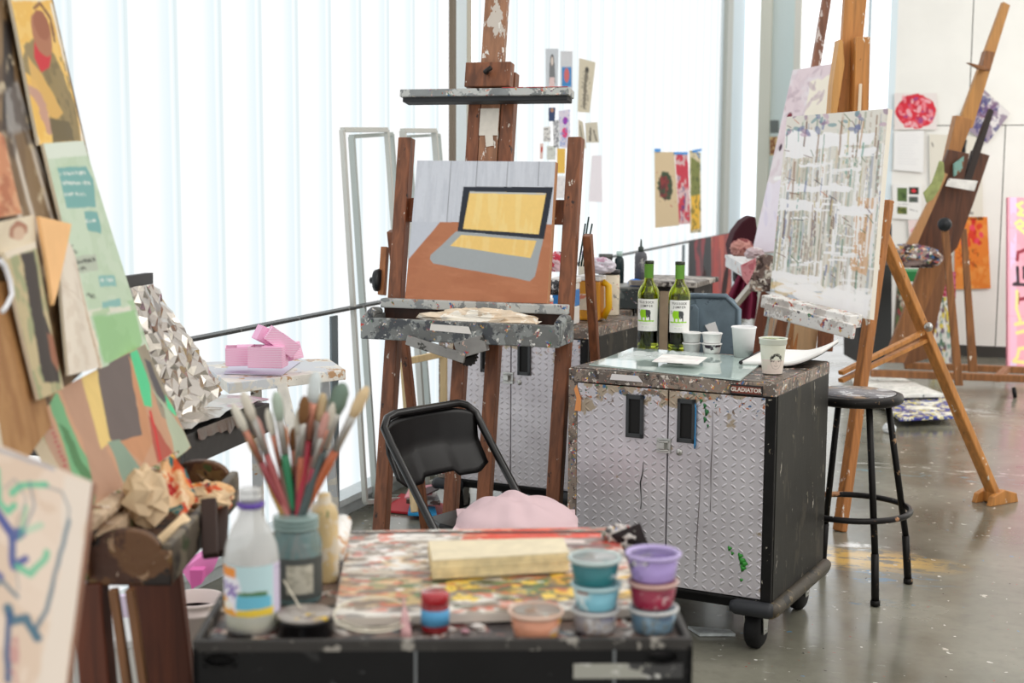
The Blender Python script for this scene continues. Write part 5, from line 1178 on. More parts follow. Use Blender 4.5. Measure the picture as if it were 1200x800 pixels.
ptub(697, 738, 0, .0355, .036, 'lowest grey cloudy tub of the left foreground stack', cl('tub_grey', (150,150,156), [(120,120,140),(200,200,200),(170,160,150)]), plain('grey_paint', (170,170,174), .5), True, plain('clear_rim', (206,208,206), .25))
ptub(698, 738, .0365, .037, .038, 'middle light blue tub with a rust mark in the left foreground stack', cl('tub_blue', (120,180,196), [(90,160,180),(150,196,206),(150,96,76),(206,226,228)], .52, 12), plain('blue_paint', (120,180,190), .5), True, plain('pale_blue_rim', (176,206,210), .25))
ptub(696, 738, .075, .0385, .040, 'top tub of the left foreground stack, teal with a white milky lid', cl('tub_teal', (40,110,116), [(20,84,90),(60,130,136),(206,220,222)], .55, 14), cl('milky_lid', (244,246,244), [(200,214,214),(240,240,238),(214,206,196)]), True, plain('teal_clear_rim', (190,208,206), .25))
ptub(765, 738, 0, .0365, .038, 'lowest steel-blue tub of the right foreground stack', cl('tub_steelblue', (90,120,140), [(70,96,120),(130,160,180),(120,130,130)]), plain('steelblue_paint', (120,140,150), .5), True, plain('clear_rim2', (206,208,206), .25))
ptub(764, 738, .0385, .037, .041, 'middle dark crimson tub of the right foreground stack', cl('tub_crimson', (140,30,60), [(120,20,50),(160,40,70),(200,170,170)], .56, 10), plain('crimson_paint', (140,30,60), .5), True, plain('rosy_rim', (206,170,160), .3))
ptub(764, 738, .080, .040, .042, 'top open purple tub of the right foreground stack', cl('tub_purple', (160,140,196), [(140,120,186),(180,164,206),(220,220,206),(60,60,80)], .57, 12), cl('purple_paint', (130,110,170), [(150,130,190),(200,190,210),(100,84,150)]), False, plain('lilac_rim', (190,174,222), .3))
ptub(628, 744, 0, .040, .040, 'low tub of peach and orange paint left of the two tub stacks', cl('tub_peach', (214,150,120), [(206,120,90),(230,180,90),(226,200,186)], .5, 14), cl('peach_lid', (232,214,200), [(240,236,226),(226,190,160)]), True, plain('peach_rim', (222,190,170), .3))
# small red jar with a blue label
c = on(510, 739); t = thing('paint_jar', 'small dark red paint jar with a blue label at the front edge of the cart', 'jar', tuple(c))
b = MB(); b.lathe([(0,0),(.019,0),(.021,.003),(.021,.042),(.019,.045)], 32); b.build('jar_body', plain('dark_red_jar', (140,20,30), .2, coat=.5), t)
b = MB(); b.lathe([(.0195,.044),(.0215,.045),(.0215,.058),(.020,.060),(0,.060)], 32); b.build('lid', plain('red_lid', (170,30,40), .25, coat=.5), t)
b = MB(); b.lathe([(.0214,.012),(.0214,.036)], 32); b.build('label', plain('sky_label', (84,160,206), .5), t)
# round tin
c = on(358, 741); t = thing('paint_tin', 'flat black round tin with a paint-daubed lid beside the juice bottle', 'tin', tuple(c))
b = MB(); b.lathe([(0,0),(.040,0),(.042,.002),(.042,.020),(.0435,.021),(.0435,.026),(.042,.027)], 40); b.build('tin_body', plain('black_tin', (18,18,20), .3, .2), t)
b = MB(); b.lathe([(.0425,.0262),(.0425,.030),(.040,.032),(0,.032)], 40); b.build('lid', splat('daubed_lid', (150,140,132), [((176,170,162), 12, .5, 0), ([(226,190,60),(220,110,80),(90,90,96),(232,228,220)], 22, .6, 50)], .4), t)
# juice bottle
c = on(296, 736); t = thing('juice_bottle', 'empty clear juice bottle with a fruit label and purple collar on the cart', 'bottle', tuple(c))
clear = plain('scratched_clear_glass', (222,224,222), .16, alpha=.62)
b = MB(); b.lathe([(0,.004),(.036,0),(.0395,.004),(.0405,.012),(.0405,.112),(.038,.130),(.030,.152),(.021,.168),(.017,.178),(.0165,.186)], 36); b.build('glass_body', clear, t)
b = MB(); b.lathe([(.017,.186),(.0205,.188),(.0205,.193),(.017,.195)], 30); b.build('purple_collar', plain('purple_plastic', (96,70,160), .4), t)
b = MB(); b.lathe([(.0165,.195),(.0165,.199),(.0178,.200),(.0178,.203),(.0165,.204),(.0165,.212),(.0178,.213),(.0150,.215)], 30); b.build('neck', clear, t)
b = MB(); b.lathe([(0,.005),(.037,.005),(.038,.016),(0,.017)], 30); b.build('residue', plain('pale_residue', (214,214,150), .3), t)
pc = Pic(90, 80, (190,220,224), .9, 9); pc.poly([(0,.02),(.30,.04),(.30,.24),(0,.22)], (240,150,60)).poly([(0,.24),(.34,.24),(.40,1),(0,1)], (238,236,244), 1, .02)
pc.line([(.05,.38),(.14,.34),(.10,.5),(.24,.36),(.22,.5),(.32,.4),(.14,.62),(.30,.52),(.27,.62)], .035, (110,70,170), .9, .01)
pc.poly([(.34,.5),(.7,.52),(.7,.62),(.34,.60)], (80,120,70), 1, .04).poly([(.3,.58),(.74,.60),(.74,.86),(.3,.86)], (110,190,214), 1, .01).poly([(0,.6),(.12,.66),(.34,1),(0,1)], (240,170,60), 1, .03).ell(.16,.8,.10,.08,(244,240,226)).poly([(.3,.88),(.78,.84),(.78,1),(.3,1)], (238,206,70), 1, .02)
pc.poly([(.78,0),(1,0),(1,1),(.78,1)], (214,206,226)).line([(.82,.1),(.96,.1)], .02, (130,110,170)); [pc.line([(.82,.2+.08*i),(.97,.2+.08*i)], .012, (150,130,180), .8) for i in range(9)]
def wrap(t, pc, r, z0, z1, hw, ang=0, name='label'):
    dirc = CAM-MW[t.name].translation; base = math.atan2(dirc.y, dirc.x)+ang; nx, ny = pc.nx, pc.ny; vs = []
    for j in range(ny):
        for i in range(nx):
            a = base-hw+2*hw*i/(nx-1); vs.append((math.cos(a)*r, math.sin(a)*r, z1+(z0-z1)*j/(ny-1)))
    fs = [(j*nx+i, j*nx+i+1, (j+1)*nx+i+1, (j+1)*nx+i) for j in range(ny-1) for i in range(nx-1)]
    me = bpy.data.meshes.new(name); me.from_pydata(vs, [], fs); me.materials.append(attrmat('label_print', .6, 0)); me.polygons.foreach_set('use_smooth', [True]*len(fs))
    ca = me.color_attributes.new('Col', 'FLOAT_COLOR', 'POINT'); buf = np.ones((len(vs),4), np.float32); buf[:, :3] = pc.A.reshape(-1,3); ca.data.foreach_set('color', buf.ravel())
    lo = bpy.data.objects.new(name, me); COL.objects.link(lo); lo.parent = t; MW[lo.name] = MW[t.name]; MWI[lo.name] = MWI[t.name]; return lo
wrap(t, pc, .0412, .030, .106, R(88))
# yellow bottle behind the jar
c = on(381, 680); t = thing('paint_bottle', 'paint-stained pale yellow squeeze bottle behind the jar of brushes', 'bottle', tuple(c))
b = MB(); b.lathe([(0,0),(.021,0),(.023,.004),(.023,.115),(.019,.128),(.012,.134),(.010,.150),(0,.152)], 28); b.build('bottle_body', splat('yellow_stained', (214,190,140), [((216,170,80), 9, .62, 0), ((120,130,80), 14, .64, 0), ((216,206,186), 12, .50, 0)], .5), t)
# rolled paper tube / rag
b = MB(); a0_, a1_ = on(392, 650, .03), on(402, 612, .05); b.tube([a0_, a0_.lerp(a1_,.5), a1_], [.017,.018,.016], 16); o = b.build('paper_roll', splat('stained_roll', (226,214,196), [((206,150,100), 10, .56, 0), ((244,242,238), 12, .5, 0)], .7)); tag(o, 'stained white paper roll lying behind the jar of brushes', 'paper roll')
# jar with brushes
jc = on(348, 703); JR = thing('brush_jar', 'wide glass jar with a dark label holding the bunch of paintbrushes', 'jar', tuple(jc))
b = MB(); b.lathe([(0,.004),(.036,0),(.040,.004),(.041,.012),(.041,.098),(.036,.112),(.0335,.118)], 36); b.build('glass_body', plain('murky_jar_glass', (120,150,150), .15, alpha=.62), JR)
b = MB()
for z in (.119,.126,.133): b.lathe([(.0335,z),(.0365,z+.002),(.0365,z+.005),(.0335,z+.006)], 34)
b.build('screw_neck', plain('greenish_glass', (150,176,172), .15, alpha=.75), JR)
b = MB(); b.lathe([(0,.006),(.0385,.006),(.039,.055),(0,.056)], 30); b.build('murky_water', plain('murky_water', (60,70,66), .2), JR)
pc = Pic(50, 44, (74,78,76), .9, 4); pc.poly([(.36,.16),(.74,.16),(.74,.86),(.36,.86)], (196,192,176)).mott((150,146,130), 12, .55, .6, box=(.36,.16,.74,.86))
wrap(JR, pc, .0414, .012, .078, R(80))
brush_specs = [(272,472,'pale red','white',(150,60,66),(214,210,196),.9),(284,458,'rose','grey',(170,84,84),(206,200,186),1.0),(289,505,'ochre','tan',(176,140,70),(196,170,110),.8),(298,486,'dusty pink','pink',(190,120,110),(200,150,140),.8),
 (323,458,'green','pale grey-green',(20,120,76),(170,186,170),1.1),(331,496,'orange-tipped black','orange',(40,36,36),(226,130,50),.8),(344,500,'black','brown',(24,24,26),(120,84,50),.7),(357,463,'copper','brown',(170,90,60),(140,96,60),.9),
 (350,478,'dark maroon','grey',(90,20,34),(150,140,130),.8),(371,434,'crimson','silver-white',(160,24,50),(206,214,214),1.2),(379,460,'pink','cream',(206,130,120),(214,190,150),1.1),(383,482,'wine red','pink',(150,30,60),(220,160,150),.8),
 (392,470,'navy blue','grey',(30,40,70),(140,140,134),.9),(403,448,'dark slate','green-grey',(60,76,76),(110,130,116),1.7),(431,452,'burnt orange','cream',(176,90,50),(206,190,150),1.2),(313,478,'dull brown','white',(110,80,66),(206,204,196),.8)]
for k, (tx, ty, nm, tn, hc, bc_, sz) in enumerate(brush_specs):
    bx_ = 347-.42*(tx-347); Zj = (jc-CAM).dot(Fh); dz_ = ((k*37) % 7-3)*.008
    p0 = P(bx_, 694, Zj-dz_); p0.z = SZ+.012; p1 = P(tx, ty, Zj+dz_+ .02); ax_ = (p1-p0).normalized(); L = (p1-p0).length
    t = thing('paintbrush', f'{nm}-handled paintbrush with a {tn} tip, standing in the glass jar', 'paintbrush', tuple(p0), 0, 'paintbrushes in the glass jar')
    rq = ax_.to_track_quat('Z', 'Y').to_matrix().to_4x4(); s = sz
    s = sz*1.35
    b = MB(); b.lathe([(0,0),(.0016*s,.004),(.0026*s,L*.25),(.0042*s,L*.55),(.0048*s,L*.62),(.0038*s,L*.70)], 12, M=rq); b.build('handle', plain('handle_'+nm.replace(' ','_'), hc, .3, coat=.4), t)
    b = MB(); b.lathe([(.0039*s,L*.69),(.0040*s,L*.80),(.0046*s,L*.86)], 12, M=rq @ Matrix.Scale(1.25,4,(1,0,0))); b.build('ferrule', plain('ferrule_worn' if k % 3 else 'ferrule_copper', (176,174,168) if k % 3 else (190,130,110), .35, .7), t)
    b = MB(); b.lathe([(.0044*s,L*.855),(.0060*s,L*.90),(.0056*s,L*.96),(.0030*s,L*.99),(0,L)], 12, M=rq @ Matrix.Scale(1.3,4,(1,0,0))); b.build('bristles', plain('bristle_'+tn.replace(' ','_').replace('-','_'), bc_, .9, bs=.5, scale=300), t)
# cord, palette knife, tube
pts = []
for i in range(61):
    a = i/60*2*PI*1.55; pts.append(on(436+46*math.cos(a)*(1-.10*i/60), 722+19*math.sin(a)-6*i/60, .012+.03*max(0, math.sin(a*.5))**2))
b = MB(); b.tube(pts, .0016, 8); o = b.build('cord', plain('white_cord', (226,220,200), .6)); tag(o, 'looped white cord lying at the front of the cart', 'cord')
b = MB(); pts = [on(372,700,.005), on(356,672,.03), on(338,664,.04), on(330,676,.045), on(352,712,.036)]; b.tube(pts, .0013, 8); o = b.build('wire', plain('white_cord', (226,220,200), .6)); tag(o, 'thin bent white wire leaning against the jar of brushes', 'wire')
t = thing('paint_tube', 'small pinkish paint tube between the cord and the red jar', 'tube', tuple(on(475, 742)))
a0_, a1_ = on(476, 744, .008), on(473, 702, .014)
b = MB(); b.tube([a0_, a0_.lerp(a1_,.5), a0_.lerp(a1_,.7)], [.008,.0075,.005], 12); b.build('tube_body', plain('pinkish_tube', (206,160,160), .4), t, world=True)
b = MB(); b.tube([a0_.lerp(a1_,.7), a1_], [.0045,.004], 10); b.build('cap', plain('beige_cap', (190,150,140), .5), t, world=True)
lump('paper_scrap', 'crumpled paint-spotted paper at the back right corner of the cart', 'paper', on(728, 640, .004), (.07,.05,.045), 61, splat('spotted_scrap', (206,200,196), [(MESS, 30, .55, 90), ((60,54,56), 14, .55, 0)], .7), .5)
b = MB(); b.prism([on(716,628,.03),on(750,614,.05),on(760,640,.01),on(728,640,.01)], (0,0,.003)); o = b.build('card_scrap', splat('dark_scrap', (44,36,38), [((206,60,60), 12, .62, 0),((200,200,190), 20, .6, 0)], .5)); tag(o, 'dark card scrap sticking up at the back right corner of the cart', 'card')
for k, (px_, py_, w_s, c_, nm) in enumerate(((256,716,.03,(214,196,176),'beige'),(700,752-18,.02,(206,196,190),'grey'),(560,735,.022,(232,226,220),'white'),(545,741,.014,(200,150,160),'rose'))):
    lump('paint_flake', f'{nm} dried paint flake on the front strip of the cart', 'paint flake', on(px_, py_), (w_s, w_s*.7, .006), 70+k, plain('flake_'+nm, c_, .5), .3) if k != 1 else None
# ================================================================== LEFT EASEL WITH STACKED PAINTINGS
Xc = lambda X, Z, z: Cc(X, Z, z)
LE = thing('large_easel', 'large paint-crusted dark easel at the left, loaded with overlapping paintings', 'easel', tuple(Cc(-.75, 2.6, 0)), PSI)
def Lc(X, Z, z): return (X+.75, Z-2.6, z)
crust = splat('crusted_dark_tray', (70,40,24), [((104,70,40), 8, .48, 0), ((34,24,18), 12, .54, 0), ([(120,90,50),(70,80,40),(160,130,100),(90,50,30)], 22, .58, 60), ((190,170,150), 50, .68, 0)], .5, 0, .9)
crustL = splat('crusted_pale_ledge', (176,150,122), [((206,180,150), 9, .5, 0), ([(150,90,60),(110,120,70),(90,60,40),(220,200,180)], 20, .55, 70)], .6, 0, .9)
redbrown = wood('red_brown_post', (104,52,30), .5, spots=[(20,.70,(40,26,20))])
bx = LE
def lbox(name, X0, X1, Z0, Z1, z0, z1, m, bev=.005):
    b = MB(); b.box(((X0+X1)/2+.75, (Z0+Z1)/2-2.6, (z0+z1)/2), (X1-X0, Z1-Z0, z1-z0)); return b.build(name, m, LE, bevel=bev)
lbox('tray_bottom', -.70, -.565, 2.30, 2.86, .885, .90, crust)
lbox('tray_front', -.578, -.560, 2.29, 2.87, .885, .955, splat('tray_grey_brown', (90,80,66), [((120,110,92), 9, .5, 0), ((60,70,40), 14, .58, 0), ((40,34,28), 12, .56, 0)], .5, 0, .7))
lbox('tray_back', -.712, -.690, 2.26, 2.92, .90, .99, crust)
lbox('ledge', -.735, -.675, 2.25, 2.93, .985, 1.004, crustL)
for Z_ in (2.285, 2.85):
    b = MB(); poly = [(-.70+.75, Z_-2.6, .885), (-.56+.75, Z_-2.6, .885), (-.56+.75, Z_-2.6, .945)]
    for i in range(11):
        a = PI*i/10*.9; poly.append((-.635+.75+math.cos(a)*.058, Z_-2.6, .945+math.sin(a)*.035))
    poly.append((-.70+.75, Z_-2.6, .96)); b.prism(poly, (0,.022,0)); b.build('tray_end', crust, LE, bevel=.004)
for (x0, X0, x1, X1) in ((0,-.70,0,-.66),):
    pass
b = MB(); b.bar(Lc(-.70,2.30,.89), Lc(-.65,2.30,.02), .05, .05, (1,0,0)); b.build('front_leg', redbrown, LE, bevel=.004)
for X_ in (-.652,-.625): 
    b = MB(); b.bar(Lc(X_,2.27,.885), Lc(X_+.10,2.27,.02), .014, .018, (1,0,0)); b.build('slat', wood('slat_edge_wood', (140,96,60), .5), LE, bevel=.002)
b = MB(); b.bar(Lc(-.680,2.62,.885), Lc(-.60,2.62,.02), .10, .03, (1,0,0)); b.build('rear_board', redbrown, LE, bevel=.004)
b = MB(); b.bar(Lc(-.553,2.55,.968), Lc(-.535,2.47,.885), .028, .018, (1,0,0)); b.bar(Lc(-.545,2.64,.93), Lc(-.53,2.54,.87), .018, .018, (1,0,0)); b.build('clamp', plain('clamp_dark_wood', (54,34,26), .5), LE, bevel=.002)
# tilted plane of the stacked paintings
q0 = P(150, 384, 2.95); q1 = P(62, 0, 2.95); upL = (q1-q0).normalized(); nL_ = Fh.cross(upL).normalized(); nL_ = nL_ if nL_.dot(Rh) > 0 else -nL_
def LP(pts, off=0): return [on_plane(x, y, q0+nL_*off, nL_) for x, y in pts]
def easelsheet(name, label, cat, quad, off, pic, th=.006, bul=.004, edge=None, mat=None):
    cs = LP(quad, off); sd = random.random()*10
    o = panel(name, cs, th, pic, bulge=(lambda u, v: bul*(.5+.5*math.sin(u*7+sd+v*3))*1.0) if bul else None, edge=edge or plain('cream_paper_edge', (226,214,190), .8), mat=mat or attrmat('painted_paper', .6, .2)); return tag(o, label, cat)
# backing board of the easel
cs = LP([(-40,-40),(53,-40),(150,384),(10,520)], 0)
pic = Pic(80, 120, (134,108,74), 2, 81)
fb = homo([(-40,-40),(53,-40),(150,384),(10,520)])
pic.mott((110,84,54), 4, .5, .7, (3,.5))
for a in ([(5,95),(50,270)],[(24,100),(62,235)],[(0,130),(30,250)]): pic.line(fb(*a), .03, (214,204,190), .9, .006)
pic.line(fb((30,110),(48,160),(62,215)), .022, (226,224,220), .9, .006).poly(fb((0,0),(8,0),(12,80),(-5,100)), (40,30,26)).poly(fb((0,60),(14,50),(30,95),(0,100)), (150,146,142), .9, .01)
pic.mott((60,40,26), 6, .6, .7, (2,1)).mott((206,190,160), 16, .66, .8)
panel('backing_board', cs, .022, pic, parent=LE, edge=plain('board_side_brown', (124,84,60), .6))
yq = [(9,-6),(57,-6),(99,167),(46,170)]; f = homo(yq); pic = Pic(60, 120, (238,190,90), 2.6, 91)
pic.mott((244,206,120), 5, .5, .6).poly(f((30,45),(45,38),(60,60),(88,120),(94,165),(60,168),(56,135),(40,90),(22,75),(26,50)), (150,130,84), 1, .03).mott((110,96,60), 8, .58, .6, (2,1), .05, (.3,.4,1,1))
pic.poly(f((30,60),(46,80),(70,130),(60,140),(36,100)), (226,180,96), .9, .02)
pic.poly(f((38,42),(56,60),(54,74),(46,80),(38,62)), (206,40,50), 1, .01).ell(*f((46,36))[0], .20, .15, (176,116,84), 1, .02).ell(*f((46,26))[0], .16, .10, (160,96,66), 1, .02).line(f((38,8),(44,3),(56,20),(60,44)), .06, (120,70,50), .9, .02)
pic.line(f((34,100),(44,110),(56,150)), .16, (196,150,136), .9, .04).poly(f((55,135),(78,140),(86,165),(60,166)), (110,96,62), 1, .02)
pic.line(f((11,20),(14,60),(30,110),(44,165)), .06, (240,230,206), 1, .02).line(f((58,5),(72,60),(88,105),(97,165)), .07, (240,230,210), 1, .02).line(f((12,-2),(55,-2)), .08, (236,226,200), 1, .02)
easelsheet('portrait_painting', 'yellow painting of a figure in olive with a red collar, atop the left easel', 'painting', yq, .012, pic)
gq = [(50,168),(98,165),(173,410),(116,432)]; f = homo(gq); pic = Pic(90, 170, (196,216,190), 2.8, 93); pic.mott((206,222,200), 4, .5, .6).mott((186,208,178), 6, .56, .5)
pic.poly(f((50,168),(98,165),(101,178),(54,182)), (222,232,218), 1, .01)
tl = (120,176,172)
pic.poly(f((65,190),(98,188),(106,200),(107,228),(74,229)), tl, 1, .012).poly(f((91,232),(108,232),(113,250),(112,256),(95,253)), tl, 1, .012).poly(f((107,305),(128,304),(131,318),(110,319)), (140,190,184), 1, .01).poly(f((112,338),(136,334),(137,344),(113,346)), (140,190,184), 1, .01)
pic.poly(f((83,282),(104,279),(107,298),(87,301)), (186,196,178), 1, .01)
for a in ([(67,196),(95,194)],[(70,204),(102,204)],[(72,215),(93,215)],[(93,243),(105,242)],[(110,311),(126,310)]): pic.line(f(*a), .035, (236,240,232), .8, .014, 30, .42)
for a in ([(85,288),(103,286)],[(87,296),(93,296)],[(97,328),(104,331)],[(80,270),(84,277)]): pic.line(f(*a), .045, (60,64,60), .9, .014, 30, .42)
pic.poly(f((96,348),(152,345),(156,350),(98,356)), (226,226,210), 1, .02).poly(f((104,358),(153,352),(164,398),(162,410),(119,424)), (160,204,150), 1, .02).mott((150,196,140), 5, .55, .6, box=(.1,.75,1,1)).line(f((96,350),(108,390),(116,430)), .06, (236,222,200), 1, .02)
easelsheet('message_painting', 'pale green painting of text message bubbles hanging below the yellow portrait', 'painting', gq, .016, pic)
easelsheet('blank_canvas', 'cream unpainted canvas strip left of the pale green message painting', 'canvas', [(66,262),(88,300),(118,430),(80,440)], .022, Pic(40,90,(230,220,204),2.4,95).mott((214,200,182), 5, .55, .6).line([(0,.4),(1,.44)], .02, (206,190,170)).line([(.9,0),(.95,1)], .05, (180,150,110), .8, .02))
b = MB(); cp = LP([(42,254),(80,263),(78,275),(63,345),(59,358),(50,300)], .034); b.prism(cp, nL_*.006); o = b.build('peach_paper', plain('peach_paper', (246,196,138), .8, var=.04, scale=12)); tag(o, 'folded peach paper cone pinned on the left easel', 'paper')
dq = [(2,296),(40,283),(74,455),(46,468)]; f = homo(dq); pic = Pic(50, 110, (196,180,140), 3, 97); pic.mott((150,160,120), 4, .5, .8, (2,.6)).poly(f((24,300),(38,296),(52,380),(70,420),(70,450),(50,452),(38,380)), (66,58,54), 1, .03).poly(f((55,400),(68,405),(70,440),(60,430)), (170,110,80), .8, .04).poly(f((0,290),(42,280),(44,292),(6,306)), (232,220,200)).line(f((44,290),(70,410),(74,455)), .09, (220,200,170), .9, .02)
easelsheet('dark_painting', 'narrow painting of dark and olive folds under the small face sheet, left edge', 'painting', dq, .03, pic)
easelsheet('face_sheet', 'small beige sheet with a faint face at the left edge', 'drawing', [(-12,262),(37,252),(42,284),(-12,305)], .026, Pic(40,30,(222,208,182),.8,99).ell(.62,.4,.2,.3,(170,120,96),1,.04).ell(.62,.5,.12,.22,(206,176,150),1,.02))
easelsheet('salmon_painting', 'salmon and rust painting corner at the left edge above the face sheet', 'painting', [(-40,120),(2,160),(26,250),(-40,262)], .02, Pic(40,60,(206,140,100),1.6,101).mott((176,104,70), 4, .5, .8).mott((220,170,130), 5, .56, .7))
easelsheet('brown_board', 'brown cardboard edge behind the dark narrow painting at the left', 'board', [(-30,330),(24,330),(60,500),(10,560)], .012, Pic(20,40,(176,132,84),2,103).mott((150,104,60), 4, .5, .8, (4,.5)))
pts = LP([(0,305),(6,312),(12,330),(14,345),(8,358),(3,365)], .045); b = MB(); b.tube(pts, .004, 8); o = b.build('ribbon', plain('white_ribbon', (232,234,238), .5)); tag(o, 'white ribbon curl at the very left edge', 'ribbon')
# striped canvas on the ledge
SQ = [(30,477),(170,403),(224,524),(106,613)]; f = homo(SQ)
ccs = [P(30,477,2.31), P(170,403,2.92), P(224,524,2.92), P(106,613,2.31)]
pic = Pic(150, 130, (196,150,118), .9, 111)
g1,g2,dkk,yel,pnk,sg = (110,170,120),(70,120,70),(104,92,88),(226,196,120),(186,140,116),(134,156,136)
pic.poly(f((30,477),(48,466),(88,560),(118,600),(106,613)), (176,140,116)).poly(f((38,500),(46,492),(62,540),(54,545)), (150,160,110), 1, .01)
pic.poly(f((55,465),(66,460),(90,520),(118,565),(110,600),(96,590),(80,540)), g1, 1, .01).poly(f((68,500),(80,510),(112,570),(108,590)), g2, .9, .02)
pic.poly(f((70,458),(93,444),(120,520),(150,585),(118,603),(96,520)), (182,142,116), 1, .01).poly(f((93,443),(113,432),(125,480),(130,520),(118,530)), yel, 1, .01)
pic.poly(f((112,432),(152,414),(156,450),(166,520),(140,524),(128,520)), dkk, 1, .012).poly(f((126,520),(140,518),(170,560),(150,585)), sg, 1, .01).poly(f((150,416),(168,470),(178,520),(165,545),(140,520),(166,512)), (196,140,100), 1, .012)
pic.poly(f((152,414),(162,408),(176,452),(178,480),(168,478)), (80,200,140), 1, .008).poly(f((160,408),(170,403),(196,460),(206,500),(190,490),(176,450)), (150,140,120), 1, .01).poly(f((168,420),(176,425),(196,470),(190,480)), (84,80,84), 1, .01)
pic.poly(f((176,455),(192,480),(206,540),(214,533),(224,522),(205,490)), (176,186,160), 1, .01).poly(f((174,490),(184,502),(206,538),(186,552),(180,530)), (176,84,66), 1, .02).line(f((176,485),(182,510),(188,545)), .02, (206,40,40)).poly(f((194,464),(208,485),(207,490),(197,480)), (80,210,150))
for k in range(10): pic.ell(*f((58+k*2.2,498+k*5.5))[0], .012, .012, (170,50,60), .8, .01)
pic.tone(.06, 9, (3,.6))
o = panel('striped_painting', ccs, .022, pic, edge=plain('cream_canvas_side', (232,214,184), .7)); tag(o, 'wide painting of green, brown and yellow drapery folds standing on the left easel ledge', 'painting')
# rags and papers in the tray
towel = splat('smeared_paper_towel', (226,180,130), [((236,206,166), 9, .50, 0), ([(206,70,40),(226,130,60),(60,110,110),(190,50,50),(236,180,90),(214,90,50)], 14, .50, 30)], .9, 0, .4)
b = MB(); scrunch(b, P(170, 617, 2.44), (.085,.09,.12), 121, 12); o = b.build('paper_towel', plain('beige_towel', (222,196,160), .9, bs=.3), bevel=.003); tag(o, 'crumpled plain beige paper towel in the left easel tray', 'paper towel')
b = MB(); n_ = 14; vs = []; fs = []
tops = [P(188,540,2.56), P(202,535,2.57), P(216,552,2.58)]; bots = [P(186,600,2.46), P(212,602,2.48), P(232,590,2.52)]
for j in range(13):
    for i in range(15):
        u = i/14*2; v = j/12; k = min(1, int(u)); a = tops[k].lerp(tops[k+1], u-k); c_ = bots[k].lerp(bots[k+1], u-k); p = a.lerp(c_, v)
        p = p + (Rh*.3-Fh)*(.016*math.sin(u*5+v*2)+.012*mnoise.noise(Vector((u*2,v*3,3)))); vs.append(p)
for j in range(12):
    for i in range(14): a = j*15+i; fs.append((a,a+1,a+16,a+15))
N = len(vs); vs += [p+Fh*.01 for p in vs[:N]]; fs += [(N+a,N+d,N+c,N+b_) for a, b_, c, d in fs]
b.add(vs, fs, 0, True); o = b.build('paper_towel', towel); tag(o, 'paper towel smeared red, yellow and teal sticking up from the left easel tray', 'paper towel')
b = MB(); scrunch(b, P(246, 602, 2.66), (.12,.09,.075), 127, 12); o = b.build('paper_towel', towel, bevel=.003); tag(o, 'orange-stained paper towel at the right end of the left easel tray', 'paper towel')
b = MB(); b.prism([P(179,634,2.36),P(212,603,2.44),P(221,612,2.44),P(186,646,2.36)], Fh*.02); o = b.build('wood_block', plain('pale_block', (238,210,168), .7)); tag(o, 'pale clean wooden strip lying in the left easel tray', 'wood strip')
b = MB(); b.bar(P(112,640,2.30), P(164,590,2.52), .035, .035, (0,0,1)); o = b.build('crusted_stick', crustL); tag(o, 'paint-crusted stick lying along the back of the left easel tray', 'stick')
# ================================================================== FRONT LEFT CANVAS
FQ = [(-130,470),(108,564),(74,830),(-170,800)]; f = homo(FQ); pic = Pic(130, 150, (222,202,182), 1.1, 131)
pic.mott((214,190,168), 4, .5, .6).mott((232,216,200), 5, .54, .5).poly(f((84,560),(108,564),(74,830),(44,830),(70,700)), (226,214,200), .9, .02)
bl, gr, tk = (70,84,150), (96,190,150), (70,110,130)
pic.line(f((0,595),(16,620),(28,635),(36,630)), .045, bl, .95, .01).line(f((24,640),(28,672),(40,664)), .035, bl, .95, .01).line(f((0,676),(14,684)), .03, bl, .9, .01).line(f((6,635),(6,648)), .02, (90,80,160), .9)
pic.line(f((10,556),(12,595),(22,608),(30,600)), .026, gr, .95, .008).line(f((28,585),(36,575),(46,572),(62,574)), .030, gr, .95, .012).line(f((32,672),(46,680),(60,660),(62,652)), .03, gr, .85, .01).line(f((40,630),(58,622)), .03, (160,206,176), .7, .01).line(f((34,640),(42,600)), .014, gr, .8)
pic.line(f((62,574),(78,580),(85,600),(84,614)), .008, tk, .8, .004).line(f((84,614),(74,660),(60,720),(48,745)), .018, tk, .9, .006).line(f((20,720),(24,735),(40,730),(50,752)), .04, tk, .95, .012).line(f((22,725),(20,800)), .03, (60,90,130), .9, .01).line(f((0,700),(14,690),(30,706)), .02, tk, .8, .01).line(f((30,760),(28,800)), .05, (190,130,130), .7, .03, dry=.42).line(f((18,580),(30,568),(42,590),(26,640),(32,700)), .007, (110,130,140), .7, .004).line(f((0,528),(40,542),(70,552)), .018, (150,160,176), .7, .01)
pic.line(f((46,570),(50,600),(34,640)), .01, (90,120,140), .8, .006)
cz = [P(-130,470,1.78), P(108,564,1.72), P(74,830,1.58), P(-170,800,1.62)]
o = panel('line_painting', cz, .018, pic, edge=plain('canvas_side_brown', (150,110,90), .7)); tag(o, 'beige canvas with loose blue and green brush lines, bottom left corner', 'painting')
